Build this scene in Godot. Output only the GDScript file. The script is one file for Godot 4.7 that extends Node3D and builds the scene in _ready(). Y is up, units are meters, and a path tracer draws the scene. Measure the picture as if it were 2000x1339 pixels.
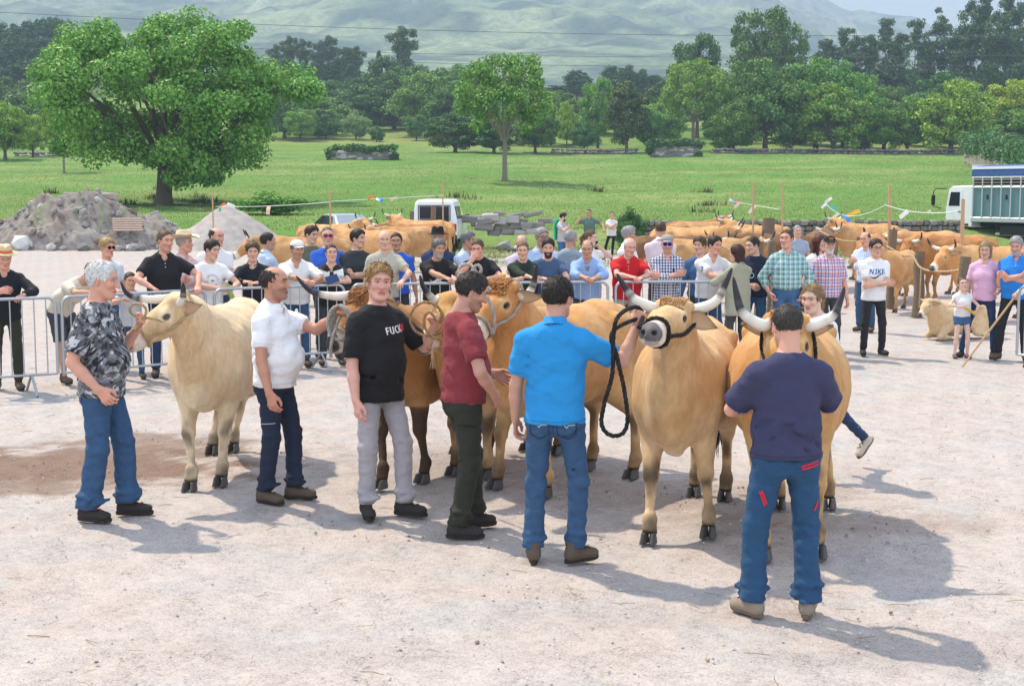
extends Node3D

var tex := {}
var sole_t: Shape

func _ready() -> void:
	# camera, sky, sun, exposure
	var cam := Camera3D.new()
	cam.name = "camera"
	add_child(cam)
	cam.position = Vector3(0, EYE, 0)
	cam.rotation.x = -deg_to_rad(HORIZON_PITCH)
	cam.fov = rad_to_deg(2.0 * atan(669.5 / FOCAL))
	cam.near = 0.1
	cam.far = 9000.0
	cam.current = true
	var we := WorldEnvironment.new()
	we.name = "world"
	var env := Environment.new()
	env.background_mode = Environment.BG_SKY
	env.sky = Sky.new()
	var ps := ProceduralSkyMaterial.new()
	ps.sky_top_color = Color(0.78, 0.83, 0.91)
	ps.sky_horizon_color = Color(1.0, 0.995, 0.985)
	ps.sky_curve = 0.22
	ps.sky_energy_multiplier = 1.2
	ps.ground_horizon_color = Color(0.8, 0.82, 0.83)
	ps.ground_bottom_color = Color(0.5, 0.48, 0.45)
	env.sky.sky_material = ps
	env.tonemap_mode = Environment.TONE_MAPPER_LINEAR
	env.tonemap_exposure = 1.45
	env.fog_enabled = true
	env.fog_density = 0.00055
	env.fog_light_color = Color(0.78, 0.89, 1.0)
	env.sdfgi_enabled = true
	env.ssao_enabled = true
	env.ssil_enabled = true
	we.environment = env
	add_child(we)
	var sun := DirectionalLight3D.new()
	sun.name = "sun"
	sun.light_energy = 1.6
	sun.light_color = Color(1.0, 0.94, 0.84)
	sun.light_angular_distance = 1.2
	sun.shadow_enabled = true
	add_child(sun)
	sun.look_at_from_position(Vector3.ZERO, Vector3(0.72, -1.5, 0.68), Vector3.UP)
	nz.noise_type = FastNoiseLite.TYPE_SIMPLEX_SMOOTH
	nz.frequency = 1.0
	nz.fractal_octaves = 2
	wr.noise_type = FastNoiseLite.TYPE_SIMPLEX_SMOOTH
	wr.frequency = 1.0
	wr.fractal_octaves = 2
	wr.seed = 4
	materials()
	land()
	vegetation()
	yard_things()
	templates()
	ring_cattle()
	far_cattle()
	handlers()
	spectators()
	run_all(jobs)
	for d in people: dress(d)
	for d in herd: finish_cow(d)
	copies_of_cattle()
	small_things()

# ---------------------------------------------------------------- implicit surfaces
class Field:
	var n := 0
	var A := PackedVector3Array()
	var AB := PackedVector3Array()
	var INV := PackedFloat32Array()
	var LEN := PackedFloat32Array()
	var U := PackedVector3Array()
	var V := PackedVector3Array()
	var W := PackedVector3Array()
	var RU0 := PackedFloat32Array()
	var RU1 := PackedFloat32Array()
	var RV0 := PackedFloat32Array()
	var RV1 := PackedFloat32Array()
	var K := PackedFloat32Array()
	var FL := PackedInt32Array()  # 1 flat at a, 2 flat at b, 4 subtract, 8 elliptic
	var lo := Vector3(1e9, 1e9, 1e9)
	var hi := Vector3(-1e9, -1e9, -1e9)
	var h := 0.02
	var amp := 0.0
	var nscale := Vector3.ONE
	var noise: FastNoiseLite
	var skip := AABB()   # cells wholly in here are left out (a finer grid fills them)
	var only := AABB()   # if it has volume: only cells in here
	var paint = null     # Callable (p, n) -> Color
	var verts := PackedVector3Array()
	var norms := PackedVector3Array()
	var cols := PackedColorArray()
	var tris := PackedInt32Array()

	func add(a: Vector3, b: Vector3, side: Vector3, ru0: float, rv0: float, ru1: float, rv1: float, k: float, fl: int) -> void:
		var ab := b - a
		if ab.length() < 0.0005:
			ab = Vector3(0, 0.0005, 0) if absf(side.y) < 0.9 else Vector3(0, 0, 0.0005)
			b = a + ab
		var w := ab.normalized()
		var u := (side - w * side.dot(w))
		u = u.normalized() if u.length() > 1e-4 else w.cross(Vector3(0.3, 0.5, 0.8)).normalized()
		A.append(a); AB.append(ab); INV.append(1.0 / ab.length_squared()); LEN.append(ab.length())
		U.append(u); V.append(w.cross(u)); W.append(w)
		RU0.append(ru0); RU1.append(ru1); RV0.append(rv0); RV1.append(rv1); K.append(k); FL.append(fl)
		n += 1
		if not fl & 4:
			var r := maxf(maxf(ru0, rv0), maxf(ru1, rv1)) + k * 0.3
			lo = lo.min(a.min(b) - Vector3(r, r, r)); hi = hi.max(a.max(b) + Vector3(r, r, r))

	func cone(a: Vector3, b: Vector3, r0: float, r1: float, k := 0.02, fl := 0) -> void:
		add(a, b, Vector3.RIGHT, r0, r0, r1, r1, k, fl)

	func ell(a: Vector3, b: Vector3, side: Vector3, ru0: float, rv0: float, ru1: float, rv1: float, k := 0.03, fl := 0) -> void:
		add(a, b, side, ru0, rv0, ru1, rv1, k, fl | 8)

	func ball(c: Vector3, bs: Basis, r: Vector3, k := 0.02, fl := 0) -> void:  # ellipsoid: radii along bs.x, bs.y, bs.z
		var ab := bs.y.normalized() * 0.0005
		A.append(c); AB.append(ab); INV.append(1.0 / ab.length_squared()); LEN.append(0.0005)
		var m := minf(r.x, minf(r.y, r.z))
		U.append(bs.x.normalized() * (m / r.x)); V.append(bs.z.normalized() * (m / r.z)); W.append(bs.y.normalized() * (m / r.y))
		RU0.append(m); RU1.append(m); RV0.append(m); RV1.append(m); K.append(k); FL.append(fl | 8)
		n += 1
		if not fl & 4:
			var q := maxf(r.x, maxf(r.y, r.z)) + k * 0.3
			lo = lo.min(c - Vector3(q, q, q)); hi = hi.max(c + Vector3(q, q, q))

	func one(i: int, p: Vector3) -> float:
		var q := p - A[i]
		var t := q.dot(AB[i]) * INV[i]
		var tc := clampf(t, 0.0, 1.0)
		q -= AB[i] * tc
		var d := 0.0
		var fl := FL[i]
		if fl & 8:
			var ru := RU0[i] + (RU1[i] - RU0[i]) * tc
			var rv := RV0[i] + (RV1[i] - RV0[i]) * tc
			var m := minf(ru, rv)
			var x := q.dot(U[i]) / ru
			var y := q.dot(V[i]) / rv
			var z := q.dot(W[i]) / m
			d = (sqrt(x * x + y * y + z * z) - 1.0) * m
		else:
			d = q.length() - (RU0[i] + (RU1[i] - RU0[i]) * tc)
		if fl & 3:
			if fl & 1: d = maxf(d, -t * LEN[i])
			if fl & 2: d = maxf(d, (t - 1.0) * LEN[i])
		return d

	func at(p: Vector3) -> float:
		var d := 1e3
		for i in n:
			var e := one(i, p)
			if FL[i] & 4:
				e = -e
				var g := maxf(K[i] - absf(d - e), 0.0) / K[i]
				d = maxf(d, e) + g * g * K[i] * 0.25
			else:
				var g := maxf(K[i] - absf(d - e), 0.0) / K[i]
				d = minf(d, e) - g * g * K[i] * 0.25
		if amp > 0.0 and absf(d) < amp + h * 2.0: d += amp * noise.get_noise_3dv(p * nscale)
		return d

	func cast(p: Vector3, dir: Vector3, far := 0.6) -> Vector3:  # the point where a ray from outside meets the surface
		var t := 0.0
		for s in 48:
			var d := at(p + dir * t)
			if d < 0.0008 or t > far: break
			t += d * 0.8
		return p + dir * t

	func run() -> void:
		var pad := h * 2.0 + amp
		var o := lo - Vector3(pad, pad, pad)
		if only.has_volume():
			o = o.max(only.position)
		var top := hi + Vector3(pad, pad, pad)
		if only.has_volume():
			top = top.min(only.end)
		var size := top - o
		var bx := maxi(1, ceili(size.x / (4.0 * h)))
		var by := maxi(1, ceili(size.y / (4.0 * h)))
		var bz := maxi(1, ceili(size.z / (4.0 * h)))
		var nx := bx * 4
		var ny := by * 4
		var nz := bz * 4
		var sy := nx
		var sz := nx * ny
		var f := PackedFloat32Array()
		f.resize(nx * ny * nz)
		f.fill(1.0)
		var off := PackedVector3Array()
		var offi := PackedInt32Array()
		for k in 4:
			for j in 4:
				for i in 4:
					off.append(Vector3(i, j, k) * h)
					offi.append(i + j * sy + k * sz)
		var hd := h * 3.5
		var half := Vector3(1.5, 1.5, 1.5) * h
		var act := PackedInt32Array()
		var buf := PackedFloat32Array()
		buf.resize(64)
		var dd := PackedFloat32Array()
		dd.resize(n)
		var kmax := 0.0
		for i in n: kmax = maxf(kmax, K[i])
		for K3 in bz:
			for J3 in by:
				for I3 in bx:
					var b0 := I3 * 4 + J3 * 4 * sy + K3 * 4 * sz
					var org := o + Vector3(I3, J3, K3) * (4.0 * h)
					var c := org + half
					var d := 1e3
					for i in n:
						var e := one(i, c)
						dd[i] = e
						if FL[i] & 4:
							e = -e
							var g := maxf(K[i] - absf(d - e), 0.0) / K[i]
							d = maxf(d, e) + g * g * K[i] * 0.25
						else:
							var g := maxf(K[i] - absf(d - e), 0.0) / K[i]
							d = minf(d, e) - g * g * K[i] * 0.25
					if absf(d) > hd + 1.5 * h + amp:
						if d < 0.0:
							for s in 64: f[b0 + offi[s]] = -1.0
						continue
					act.append(I3 + J3 * bx + K3 * bx * by)
					buf.fill(1e3)
					for i in n:
						var fl := FL[i]
						if dd[i] > (hd * 3.0 + K[i] + d if not fl & 4 else hd * 3.0 + K[i]):
							continue
						var base := org - A[i]
						var ab := AB[i]
						var inv := INV[i]
						var r0 := RU0[i]
						var dr := RU1[i] - r0
						var kk := K[i]
						var ik := 1.0 / kk
						var ln := LEN[i]
						if fl & 8:
							var v0 := RV0[i]
							var dv := RV1[i] - v0
							var u := U[i]
							var v := V[i]
							var w := W[i]
							for s in 64:
								var q := base + off[s]
								var t := q.dot(ab) * inv
								var tc := clampf(t, 0.0, 1.0)
								q -= ab * tc
								var ru := r0 + dr * tc
								var rv := v0 + dv * tc
								var m := minf(ru, rv)
								var e := (Vector3(q.dot(u) / ru, q.dot(v) / rv, q.dot(w) / m).length() - 1.0) * m
								if fl & 3:
									if fl & 1: e = maxf(e, -t * ln)
									if fl & 2: e = maxf(e, (t - 1.0) * ln)
								var x := buf[s]
								if fl & 4:
									e = -e
									var g := maxf(kk - absf(x - e), 0.0) * ik
									buf[s] = maxf(x, e) + g * g * kk * 0.25
								else:
									var g := maxf(kk - absf(x - e), 0.0) * ik
									buf[s] = minf(x, e) - g * g * kk * 0.25
						else:
							for s in 64:
								var q := base + off[s]
								var t := q.dot(ab) * inv
								var tc := clampf(t, 0.0, 1.0)
								q -= ab * tc
								var e := q.length() - (r0 + dr * tc)
								if fl & 3:
									if fl & 1: e = maxf(e, -t * ln)
									if fl & 2: e = maxf(e, (t - 1.0) * ln)
								var x := buf[s]
								if fl & 4:
									e = -e
									var g := maxf(kk - absf(x - e), 0.0) * ik
									buf[s] = maxf(x, e) + g * g * kk * 0.25
								else:
									var g := maxf(kk - absf(x - e), 0.0) * ik
									buf[s] = minf(x, e) - g * g * kk * 0.25
					if amp > 0.0:
						for s in 64:
							if absf(buf[s]) < amp + h * 2.0:
								buf[s] += amp * noise.get_noise_3dv((org + off[s]) * nscale)
					for s in 64:
						f[b0 + offi[s]] = buf[s]
		# surface nets
		var vid := PackedInt32Array()
		vid.resize(nx * ny * nz)
		vid.fill(-1)
		var co := [0, 1, sy, sy + 1, sz, sz + 1, sz + sy, sz + sy + 1]
		var e0 := [0, 2, 4, 6, 0, 1, 4, 5, 0, 1, 2, 3]
		var e1 := [1, 3, 5, 7, 2, 3, 6, 7, 4, 5, 6, 7]
		var cp: Array[Vector3] = [Vector3(0, 0, 0), Vector3(1, 0, 0), Vector3(0, 1, 0), Vector3(1, 1, 0), Vector3(0, 0, 1), Vector3(1, 0, 1), Vector3(0, 1, 1), Vector3(1, 1, 1)]
		var val := PackedFloat32Array()
		val.resize(8)
		var cells := PackedInt32Array()
		var sk := skip.has_volume()
		for b in act:
			var I3 := b % bx
			var J3 := (b / bx) % by
			var K3 := b / (bx * by)
			for kz in 4:
				var z := K3 * 4 + kz
				if z >= nz - 1: break
				for jy in 4:
					var y := J3 * 4 + jy
					if y >= ny - 1: break
					for ix in 4:
						var x := I3 * 4 + ix
						if x >= nx - 1: break
						var id := x + y * sy + z * sz
						var neg := 0
						for q in 8:
							var e := f[id + co[q]]
							val[q] = e
							if e < 0.0: neg += 1
						if neg == 0 or neg == 8: continue
						var p := Vector3.ZERO
						var m := 0
						for q in 12:
							var s0 := val[e0[q]]
							var s1 := val[e1[q]]
							if (s0 < 0.0) != (s1 < 0.0):
								p += cp[e0[q]].lerp(cp[e1[q]], s0 / (s0 - s1))
								m += 1
						p = o + (Vector3(x, y, z) + p / m) * h
						if sk and skip.has_point(p): continue
						vid[id] = verts.size()
						verts.append(p)
						cells.append(id)
		for id in cells:
			var s := f[id] < 0.0
			if (f[id + 1] < 0.0) != s and id - sy - sz >= 0:
				quad(vid[id], vid[id - sy], vid[id - sy - sz], vid[id - sz], s)
			if (f[id + sy] < 0.0) != s and id - 1 - sz >= 0:
				quad(vid[id], vid[id - sz], vid[id - sz - 1], vid[id - 1], s)
			if (f[id + sz] < 0.0) != s and id - 1 - sy >= 0:
				quad(vid[id], vid[id - 1], vid[id - 1 - sy], vid[id - sy], s)
		norms.resize(verts.size())
		norms.fill(Vector3.ZERO)
		for i in range(0, tris.size(), 3):
			var a := tris[i]
			var b := tris[i + 1]
			var c := tris[i + 2]
			var m := (verts[c] - verts[a]).cross(verts[b] - verts[a])
			norms[a] += m; norms[b] += m; norms[c] += m
		for i in norms.size():
			norms[i] = norms[i].normalized()
		if paint != null:
			cols.resize(verts.size())
			var pc: Callable = paint
			for i in verts.size():
				cols[i] = pc.call(verts[i], norms[i])

	func quad(a: int, b: int, c: int, d: int, inside: bool) -> void:
		if a < 0 or b < 0 or c < 0 or d < 0: return
		if inside:
			tris.append(a); tris.append(c); tris.append(b); tris.append(a); tris.append(d); tris.append(c)
		else:
			tris.append(a); tris.append(b); tris.append(c); tris.append(a); tris.append(c); tris.append(d)


# ---------------------------------------------------------------- a mesh in the making
class Shape:
	var v := PackedVector3Array()
	var nn := PackedVector3Array()
	var c := PackedColorArray()
	var uv := PackedVector2Array()
	var t := PackedInt32Array()
	var tint := Color.WHITE

	func vert(p: Vector3, nrm: Vector3, w := Vector2.ZERO) -> int:
		v.append(p); nn.append(nrm); c.append(tint); uv.append(w)
		return v.size() - 1

	func tri(a: int, b: int, d: int) -> void:
		t.append(a); t.append(b); t.append(d)

	func face(p: Array, w := []) -> void:  # a flat polygon, clockwise seen from its front
		var nrm: Vector3 = (p[2] - p[0]).cross(p[1] - p[0]).normalized()
		var f := v.size()
		for i in p.size():
			vert(p[i], nrm, w[i] if w else Vector2(p[i].x, p[i].y))
		for i in range(1, p.size() - 1):
			tri(f, f + i, f + i + 1)

	func box(at: Vector3, s: Vector3, b := Basis(), r := 0.0) -> void:  # at is the centre; r chamfers
		var m := s * 0.5
		if r > 0.0:
			return cbox(at, m, b, minf(r, minf(m.x, minf(m.y, m.z)) * 0.9))
		for ax in 3:
			for sg in [-1.0, 1.0]:
				var nrm := Vector3.ZERO
				nrm[ax] = sg
				var u := Vector3.ZERO
				u[(ax + 1) % 3] = 1.0
				var w := Vector3.ZERO
				w[(ax + 2) % 3] = 1.0
				var q := []
				for k in [[-1, -1], [-1, 1], [1, 1], [1, -1]]:
					q.append(at + b * ((nrm + u * k[0] + w * k[1]) * m))
				if sg < 0: q.reverse()
				face(q, [Vector2(0, 0), Vector2(0, 1), Vector2(1, 1), Vector2(1, 0)])

	func cbox(at: Vector3, m: Vector3, b: Basis, r: float) -> void:
		var pt := []
		for ax in 3:
			for sg in [-1.0, 1.0]:
				var q := []
				for k in [[-1, -1], [-1, 1], [1, 1], [1, -1]]:
					var p := Vector3.ZERO
					p[ax] = sg * m[ax]
					p[(ax + 1) % 3] = k[0] * (m[(ax + 1) % 3] - r)
					p[(ax + 2) % 3] = k[1] * (m[(ax + 2) % 3] - r)
					q.append(p)
				if sg < 0: q.reverse()
				pt.append(q)
				face(q.map(func(p): return at + b * p))
		for ax in 3:
			var a1 := (ax + 1) % 3
			var a2 := (ax + 2) % 3
			for k in [[-1, -1], [-1, 1], [1, 1], [1, -1]]:
				var q := []
				for e in [[-1, 0], [1, 0], [1, 1], [-1, 1]]:
					var p := Vector3.ZERO
					p[ax] = e[0] * (m[ax] - r)
					p[a1] = k[0] * (m[a1] - (r if e[1] else 0.0))
					p[a2] = k[1] * (m[a2] - (0.0 if e[1] else r))
					q.append(p)
				out(q, at, b)
		for x in [-1, 1]:
			for y in [-1, 1]:
				for z in [-1, 1]:
					out([Vector3(x * m.x, y * (m.y - r), z * (m.z - r)), Vector3(x * (m.x - r), y * m.y, z * (m.z - r)), Vector3(x * (m.x - r), y * (m.y - r), z * m.z)], at, b)

	func out(q: Array, at: Vector3, b: Basis) -> void:  # a face turned so that it looks away from the middle
		var nrm: Vector3 = (q[2] - q[0]).cross(q[1] - q[0])
		if nrm.dot(q[0]) < 0: q.reverse()
		face(q.map(func(p): return at + b * p))

	func tube(pts: Array, rad: Array, sides := 8, cols := [], cap := true, flat := 1.0) -> void:  # a swept round bar
		var m := pts.size()
		var side := Vector3.ZERO
		var rows := []
		for i in m:
			var d: Vector3 = (pts[mini(i + 1, m - 1)] - pts[maxi(i - 1, 0)]).normalized()
			if side == Vector3.ZERO:
				side = d.cross(Vector3.UP if absf(d.y) < 0.9 else Vector3.RIGHT).normalized()
			side = (side - d * side.dot(d)).normalized()
			var up := d.cross(side)
			if cols: tint = cols[mini(i, cols.size() - 1)]
			var row := []
			for k in sides + 1:
				var a := TAU * k / sides
				var nrm := side * cos(a) + up * sin(a) * flat
				row.append(vert(pts[i] + nrm * rad[mini(i, rad.size() - 1)], (side * cos(a) + up * sin(a)).normalized(), Vector2(float(k) / sides, i)))
			rows.append(row)
		for i in m - 1:
			for k in sides:
				tri(rows[i][k], rows[i + 1][k + 1], rows[i][k + 1])
				tri(rows[i][k], rows[i + 1][k], rows[i + 1][k + 1])
		if cap:
			for e in [0, m - 1]:
				if cols: tint = cols[mini(e, cols.size() - 1)]
				var d: Vector3 = (pts[1] - pts[0] if e == 0 else pts[m - 2] - pts[m - 1]).normalized() * -1.0
				var mid := vert(pts[e], d)
				var ring := []
				for k in sides + 1: ring.append(vert(v[rows[e][k]], d))
				for k in sides:
					if e == 0: tri(mid, ring[k], ring[k + 1])
					else: tri(mid, ring[k + 1], ring[k])

	func bar(a: Vector3, b: Vector3, r0: float, r1 := -1.0, sides := 8) -> void:
		tube([a, b], [r0, r0 if r1 < 0 else r1], sides)

	func lathe(prof: Array, at := Vector3.ZERO, b := Basis(), sides := 20, warp = null) -> void:  # prof: Vector2(radius, height), bottom to top
		var rows := []
		for i in prof.size():
			var a0: Vector2 = prof[maxi(i - 1, 0)]
			var a1: Vector2 = prof[mini(i + 1, prof.size() - 1)]
			var dn := Vector2(a1.y - a0.y, a0.x - a1.x).normalized()
			var row := []
			for k in sides + 1:
				var g := TAU * k / sides
				var p := Vector3(cos(g) * prof[i].x, prof[i].y, sin(g) * prof[i].x)
				if warp != null: p = (warp as Callable).call(p)
				row.append(vert(at + b * p, b * Vector3(cos(g) * dn.x, dn.y, sin(g) * dn.x), Vector2(float(k) / sides, float(i) / prof.size())))
			rows.append(row)
		for i in prof.size() - 1:
			for k in sides:
				tri(rows[i][k], rows[i + 1][k + 1], rows[i + 1][k])
				tri(rows[i][k], rows[i][k + 1], rows[i + 1][k + 1])

	func prism(poly: Array, depth: float, b := Transform3D()) -> void:  # a flat outline (Vector2) given a thickness
		var idx := Geometry2D.triangulate_polygon(PackedVector2Array(poly))
		for sg in [1.0, -1.0]:
			var f := v.size()
			for p in poly: vert(b * Vector3(p.x, p.y, sg * depth * 0.5), b.basis * Vector3(0, 0, sg), p)
			for i in range(0, idx.size(), 3):
				var q := [idx[i], idx[i + 1], idx[i + 2]]
				var cw: bool = (poly[q[1]] - poly[q[0]]).cross(poly[q[2]] - poly[q[0]]) < 0
				if cw != (sg > 0): q.reverse()
				tri(f + q[0], f + q[1], f + q[2])
		var ccw := not Geometry2D.is_polygon_clockwise(PackedVector2Array(poly))
		for i in poly.size():
			var p: Vector2 = poly[i]
			var q: Vector2 = poly[(i + 1) % poly.size()]
			var w := [b * Vector3(p.x, p.y, depth * 0.5), b * Vector3(q.x, q.y, depth * 0.5), b * Vector3(q.x, q.y, -depth * 0.5), b * Vector3(p.x, p.y, -depth * 0.5)]
			if not ccw: w.reverse()
			face(w)

	func put(f: Field, x := Transform3D(), warp = null) -> void:  # takes over a meshed field
		var b := v.size()
		for i in f.verts.size():
			v.append(x * f.verts[i]); nn.append((x.basis * f.norms[i]).normalized()); uv.append(Vector2.ZERO)
			c.append(f.cols[i] if f.cols.size() else tint)
		var flip := x.basis.determinant() < 0
		for i in range(0, f.tris.size(), 3):
			t.append(b + f.tris[i])
			t.append(b + f.tris[i + (2 if flip else 1)])
			t.append(b + f.tris[i + (1 if flip else 2)])

	func take(o: Shape, x := Transform3D()) -> void:
		var b := v.size()
		for i in o.v.size():
			v.append(x * o.v[i]); nn.append((x.basis * o.nn[i]).normalized())
		c.append_array(o.c); uv.append_array(o.uv)
		for i in o.t: t.append(b + i)

	func mesh() -> ArrayMesh:
		var m := ArrayMesh.new()
		if t.is_empty(): return m
		var a := []
		a.resize(Mesh.ARRAY_MAX)
		a[Mesh.ARRAY_VERTEX] = v; a[Mesh.ARRAY_NORMAL] = nn; a[Mesh.ARRAY_COLOR] = c; a[Mesh.ARRAY_TEX_UV] = uv; a[Mesh.ARRAY_INDEX] = t
		m.add_surface_from_arrays(Mesh.PRIMITIVE_TRIANGLES, a)
		return m


# ---------------------------------------------------------------- nodes
var used := {}
var rng := RandomNumberGenerator.new()
var nz := FastNoiseLite.new()
var wr := FastNoiseLite.new()

func numbered(called: String) -> String:
	var k: int = used.get(called, -1) + 1
	used[called] = k
	return called if k == 0 else "%s_%03d" % [called, k]

func tag(o: Node, label: String, category: String, group := "", kind := "") -> Node:
	if label: o.set_meta("label", label)
	if category: o.set_meta("category", category)
	if group: o.set_meta("group", group)
	if kind: o.set_meta("kind", kind)
	return o

func thing(called: String, label: String, category: String, at := Vector3.ZERO, turn := 0.0, group := "") -> Node3D:
	var o := Node3D.new()
	o.name = numbered(called)
	add_child(o)
	o.position = at
	o.rotation.y = turn
	tag(o, label, category, group)
	return o

func put(called: String, mesh: Mesh, m: Material, parent: Node = self) -> MeshInstance3D:
	var o := MeshInstance3D.new()
	o.name = numbered(called) if parent == self else called
	o.mesh = mesh
	o.material_override = m
	parent.add_child(o, true)
	return o

func mat(col: Color, rough := 0.8, metal := 0.0) -> StandardMaterial3D:
	var m := StandardMaterial3D.new()
	m.albedo_color = col
	m.roughness = rough
	m.metallic = metal
	m.metallic_specular = 0.4
	return m

func lin(r: float, g: float, b: float) -> Color:
	return Color(r, g, b).linear_to_srgb()

func vmat(rough := 0.8, spec := 0.4) -> StandardMaterial3D:  # colour from the vertices
	var m := mat(Color.WHITE, rough)
	m.vertex_color_use_as_albedo = true
	m.metallic_specular = spec
	return m

func relief(m: StandardMaterial3D, tex: Texture2D, strength: float, scale: Vector3) -> StandardMaterial3D:
	m.normal_enabled = true
	m.normal_texture = tex
	m.normal_scale = strength
	m.uv1_triplanar = true
	m.uv1_scale = scale
	return m

func noise_tex(freq: float, seed_: int, size := 512, normal := false, bump := 4.0, type := FastNoiseLite.TYPE_SIMPLEX_SMOOTH, ramp: Gradient = null, oct := 4) -> NoiseTexture2D:
	var n := FastNoiseLite.new()
	n.noise_type = type
	n.seed = seed_
	n.frequency = freq
	n.fractal_octaves = oct
	var t := NoiseTexture2D.new()
	t.width = size
	t.height = size
	t.seamless = true
	t.noise = n
	t.as_normal_map = normal
	t.bump_strength = bump
	t.generate_mipmaps = false
	if ramp: t.color_ramp = ramp
	return t

func ramp(stops: Array) -> Gradient:
	var g := Gradient.new()
	g.offsets = PackedFloat32Array(stops.map(func(s): return s[0]))
	g.colors = PackedColorArray(stops.map(func(s): return s[1]))
	return g

# ---------------------------------------------------------------- where things stand
const HORIZON_PITCH := 6.22
const EYE := 2.3
const FOCAL := 2700.0

func dir(px: float, py: float) -> Vector3:
	var a := deg_to_rad(HORIZON_PITCH)
	var x := (px - 1000.0) / FOCAL
	var y := (669.5 - py) / FOCAL
	return Vector3(x, y * cos(a) - sin(a), -cos(a) - y * sin(a))

func deep(px: float, py: float, d: float) -> Vector3:  # the point at depth d (metres along -z)
	var r := dir(px, py)
	return Vector3(0, EYE, 0) + r * (d / -r.z)

func spot(px: float, d: float) -> Vector3:  # on the yard
	var p := deep(px, 669.5, d)
	return Vector3(p.x, 0, p.z)

func gp(px: float, py: float) -> Vector3:  # where the yard is seen
	var r := dir(px, py)
	return Vector3(0, EYE, 0) + r * (EYE / -r.y)

# ---------------------------------------------------------------- people
const I := Basis()
var heads := {}    # templates that every figure is given a painted copy of
var hands := {}
var hairs := {}
var beards := {}
var shoes := {}
var jobs: Array = []
var people: Array = []
var brow_tone := Color(0.05, 0.03, 0.02)

func head_field(h: float, fem := false) -> Field:
	var f := Field.new()
	f.h = h
	f.ball(Vector3(0, 0.036, -0.012), I, Vector3(0.077, 0.088, 0.098), 0.03)
	f.ell(Vector3(0, 0.03, 0.03), Vector3(0, -0.085, 0.038), Vector3.RIGHT, 0.066, 0.055, 0.044, 0.038, 0.03)
	for s in [-1.0, 1.0]:
		f.cone(Vector3(s * 0.052, -0.05, 0.0), Vector3(s * 0.022, -0.098, 0.058), 0.02, 0.017, 0.03)
		f.ball(Vector3(s * 0.042, -0.02, 0.064), I, Vector3(0.022, 0.018, 0.02), 0.03)
		f.cone(Vector3(s * 0.014, 0.032, 0.084), Vector3(s * 0.05, 0.03, 0.066), 0.010 if not fem else 0.007, 0.009, 0.022)
	f.ball(Vector3(0, -0.1, 0.066), I, Vector3(0.02, 0.016, 0.018), 0.02)
	f.cone(Vector3(0, 0.026, 0.084), Vector3(0, -0.026, 0.107), 0.008, 0.0125, 0.012)
	for s in [-1.0, 1.0]:
		f.ball(Vector3(s * 0.0125, -0.03, 0.097), I, Vector3(0.0095, 0.009, 0.012), 0.008)
		f.ball(Vector3(s * 0.081, -0.002, -0.012), Basis(Vector3.UP, s * 0.45), Vector3(0.008, 0.032, 0.02), 0.006)
	f.cone(Vector3(-0.02, -0.058, 0.084), Vector3(0.02, -0.058, 0.084), 0.007, 0.007, 0.01)
	f.cone(Vector3(-0.016, -0.071, 0.084), Vector3(0.016, -0.071, 0.084), 0.008, 0.008, 0.01)
	f.ell(Vector3(0, -0.03, -0.022), Vector3(0, -0.175, -0.04), Vector3.RIGHT, 0.054, 0.056, 0.058, 0.058, 0.03)
	for s in [-1.0, 1.0]:
		f.ball(Vector3(s * 0.032, 0.012, 0.098), I, Vector3(0.02, 0.012, 0.02), 0.02, 4)
		f.ball(Vector3(s * 0.086, -0.002, -0.004), I, Vector3(0.004, 0.016, 0.008), 0.008, 4)
	f.cone(Vector3(-0.021, -0.0645, 0.096), Vector3(0.021, -0.0645, 0.096), 0.0035, 0.0035, 0.006, 4)
	return f

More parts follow.
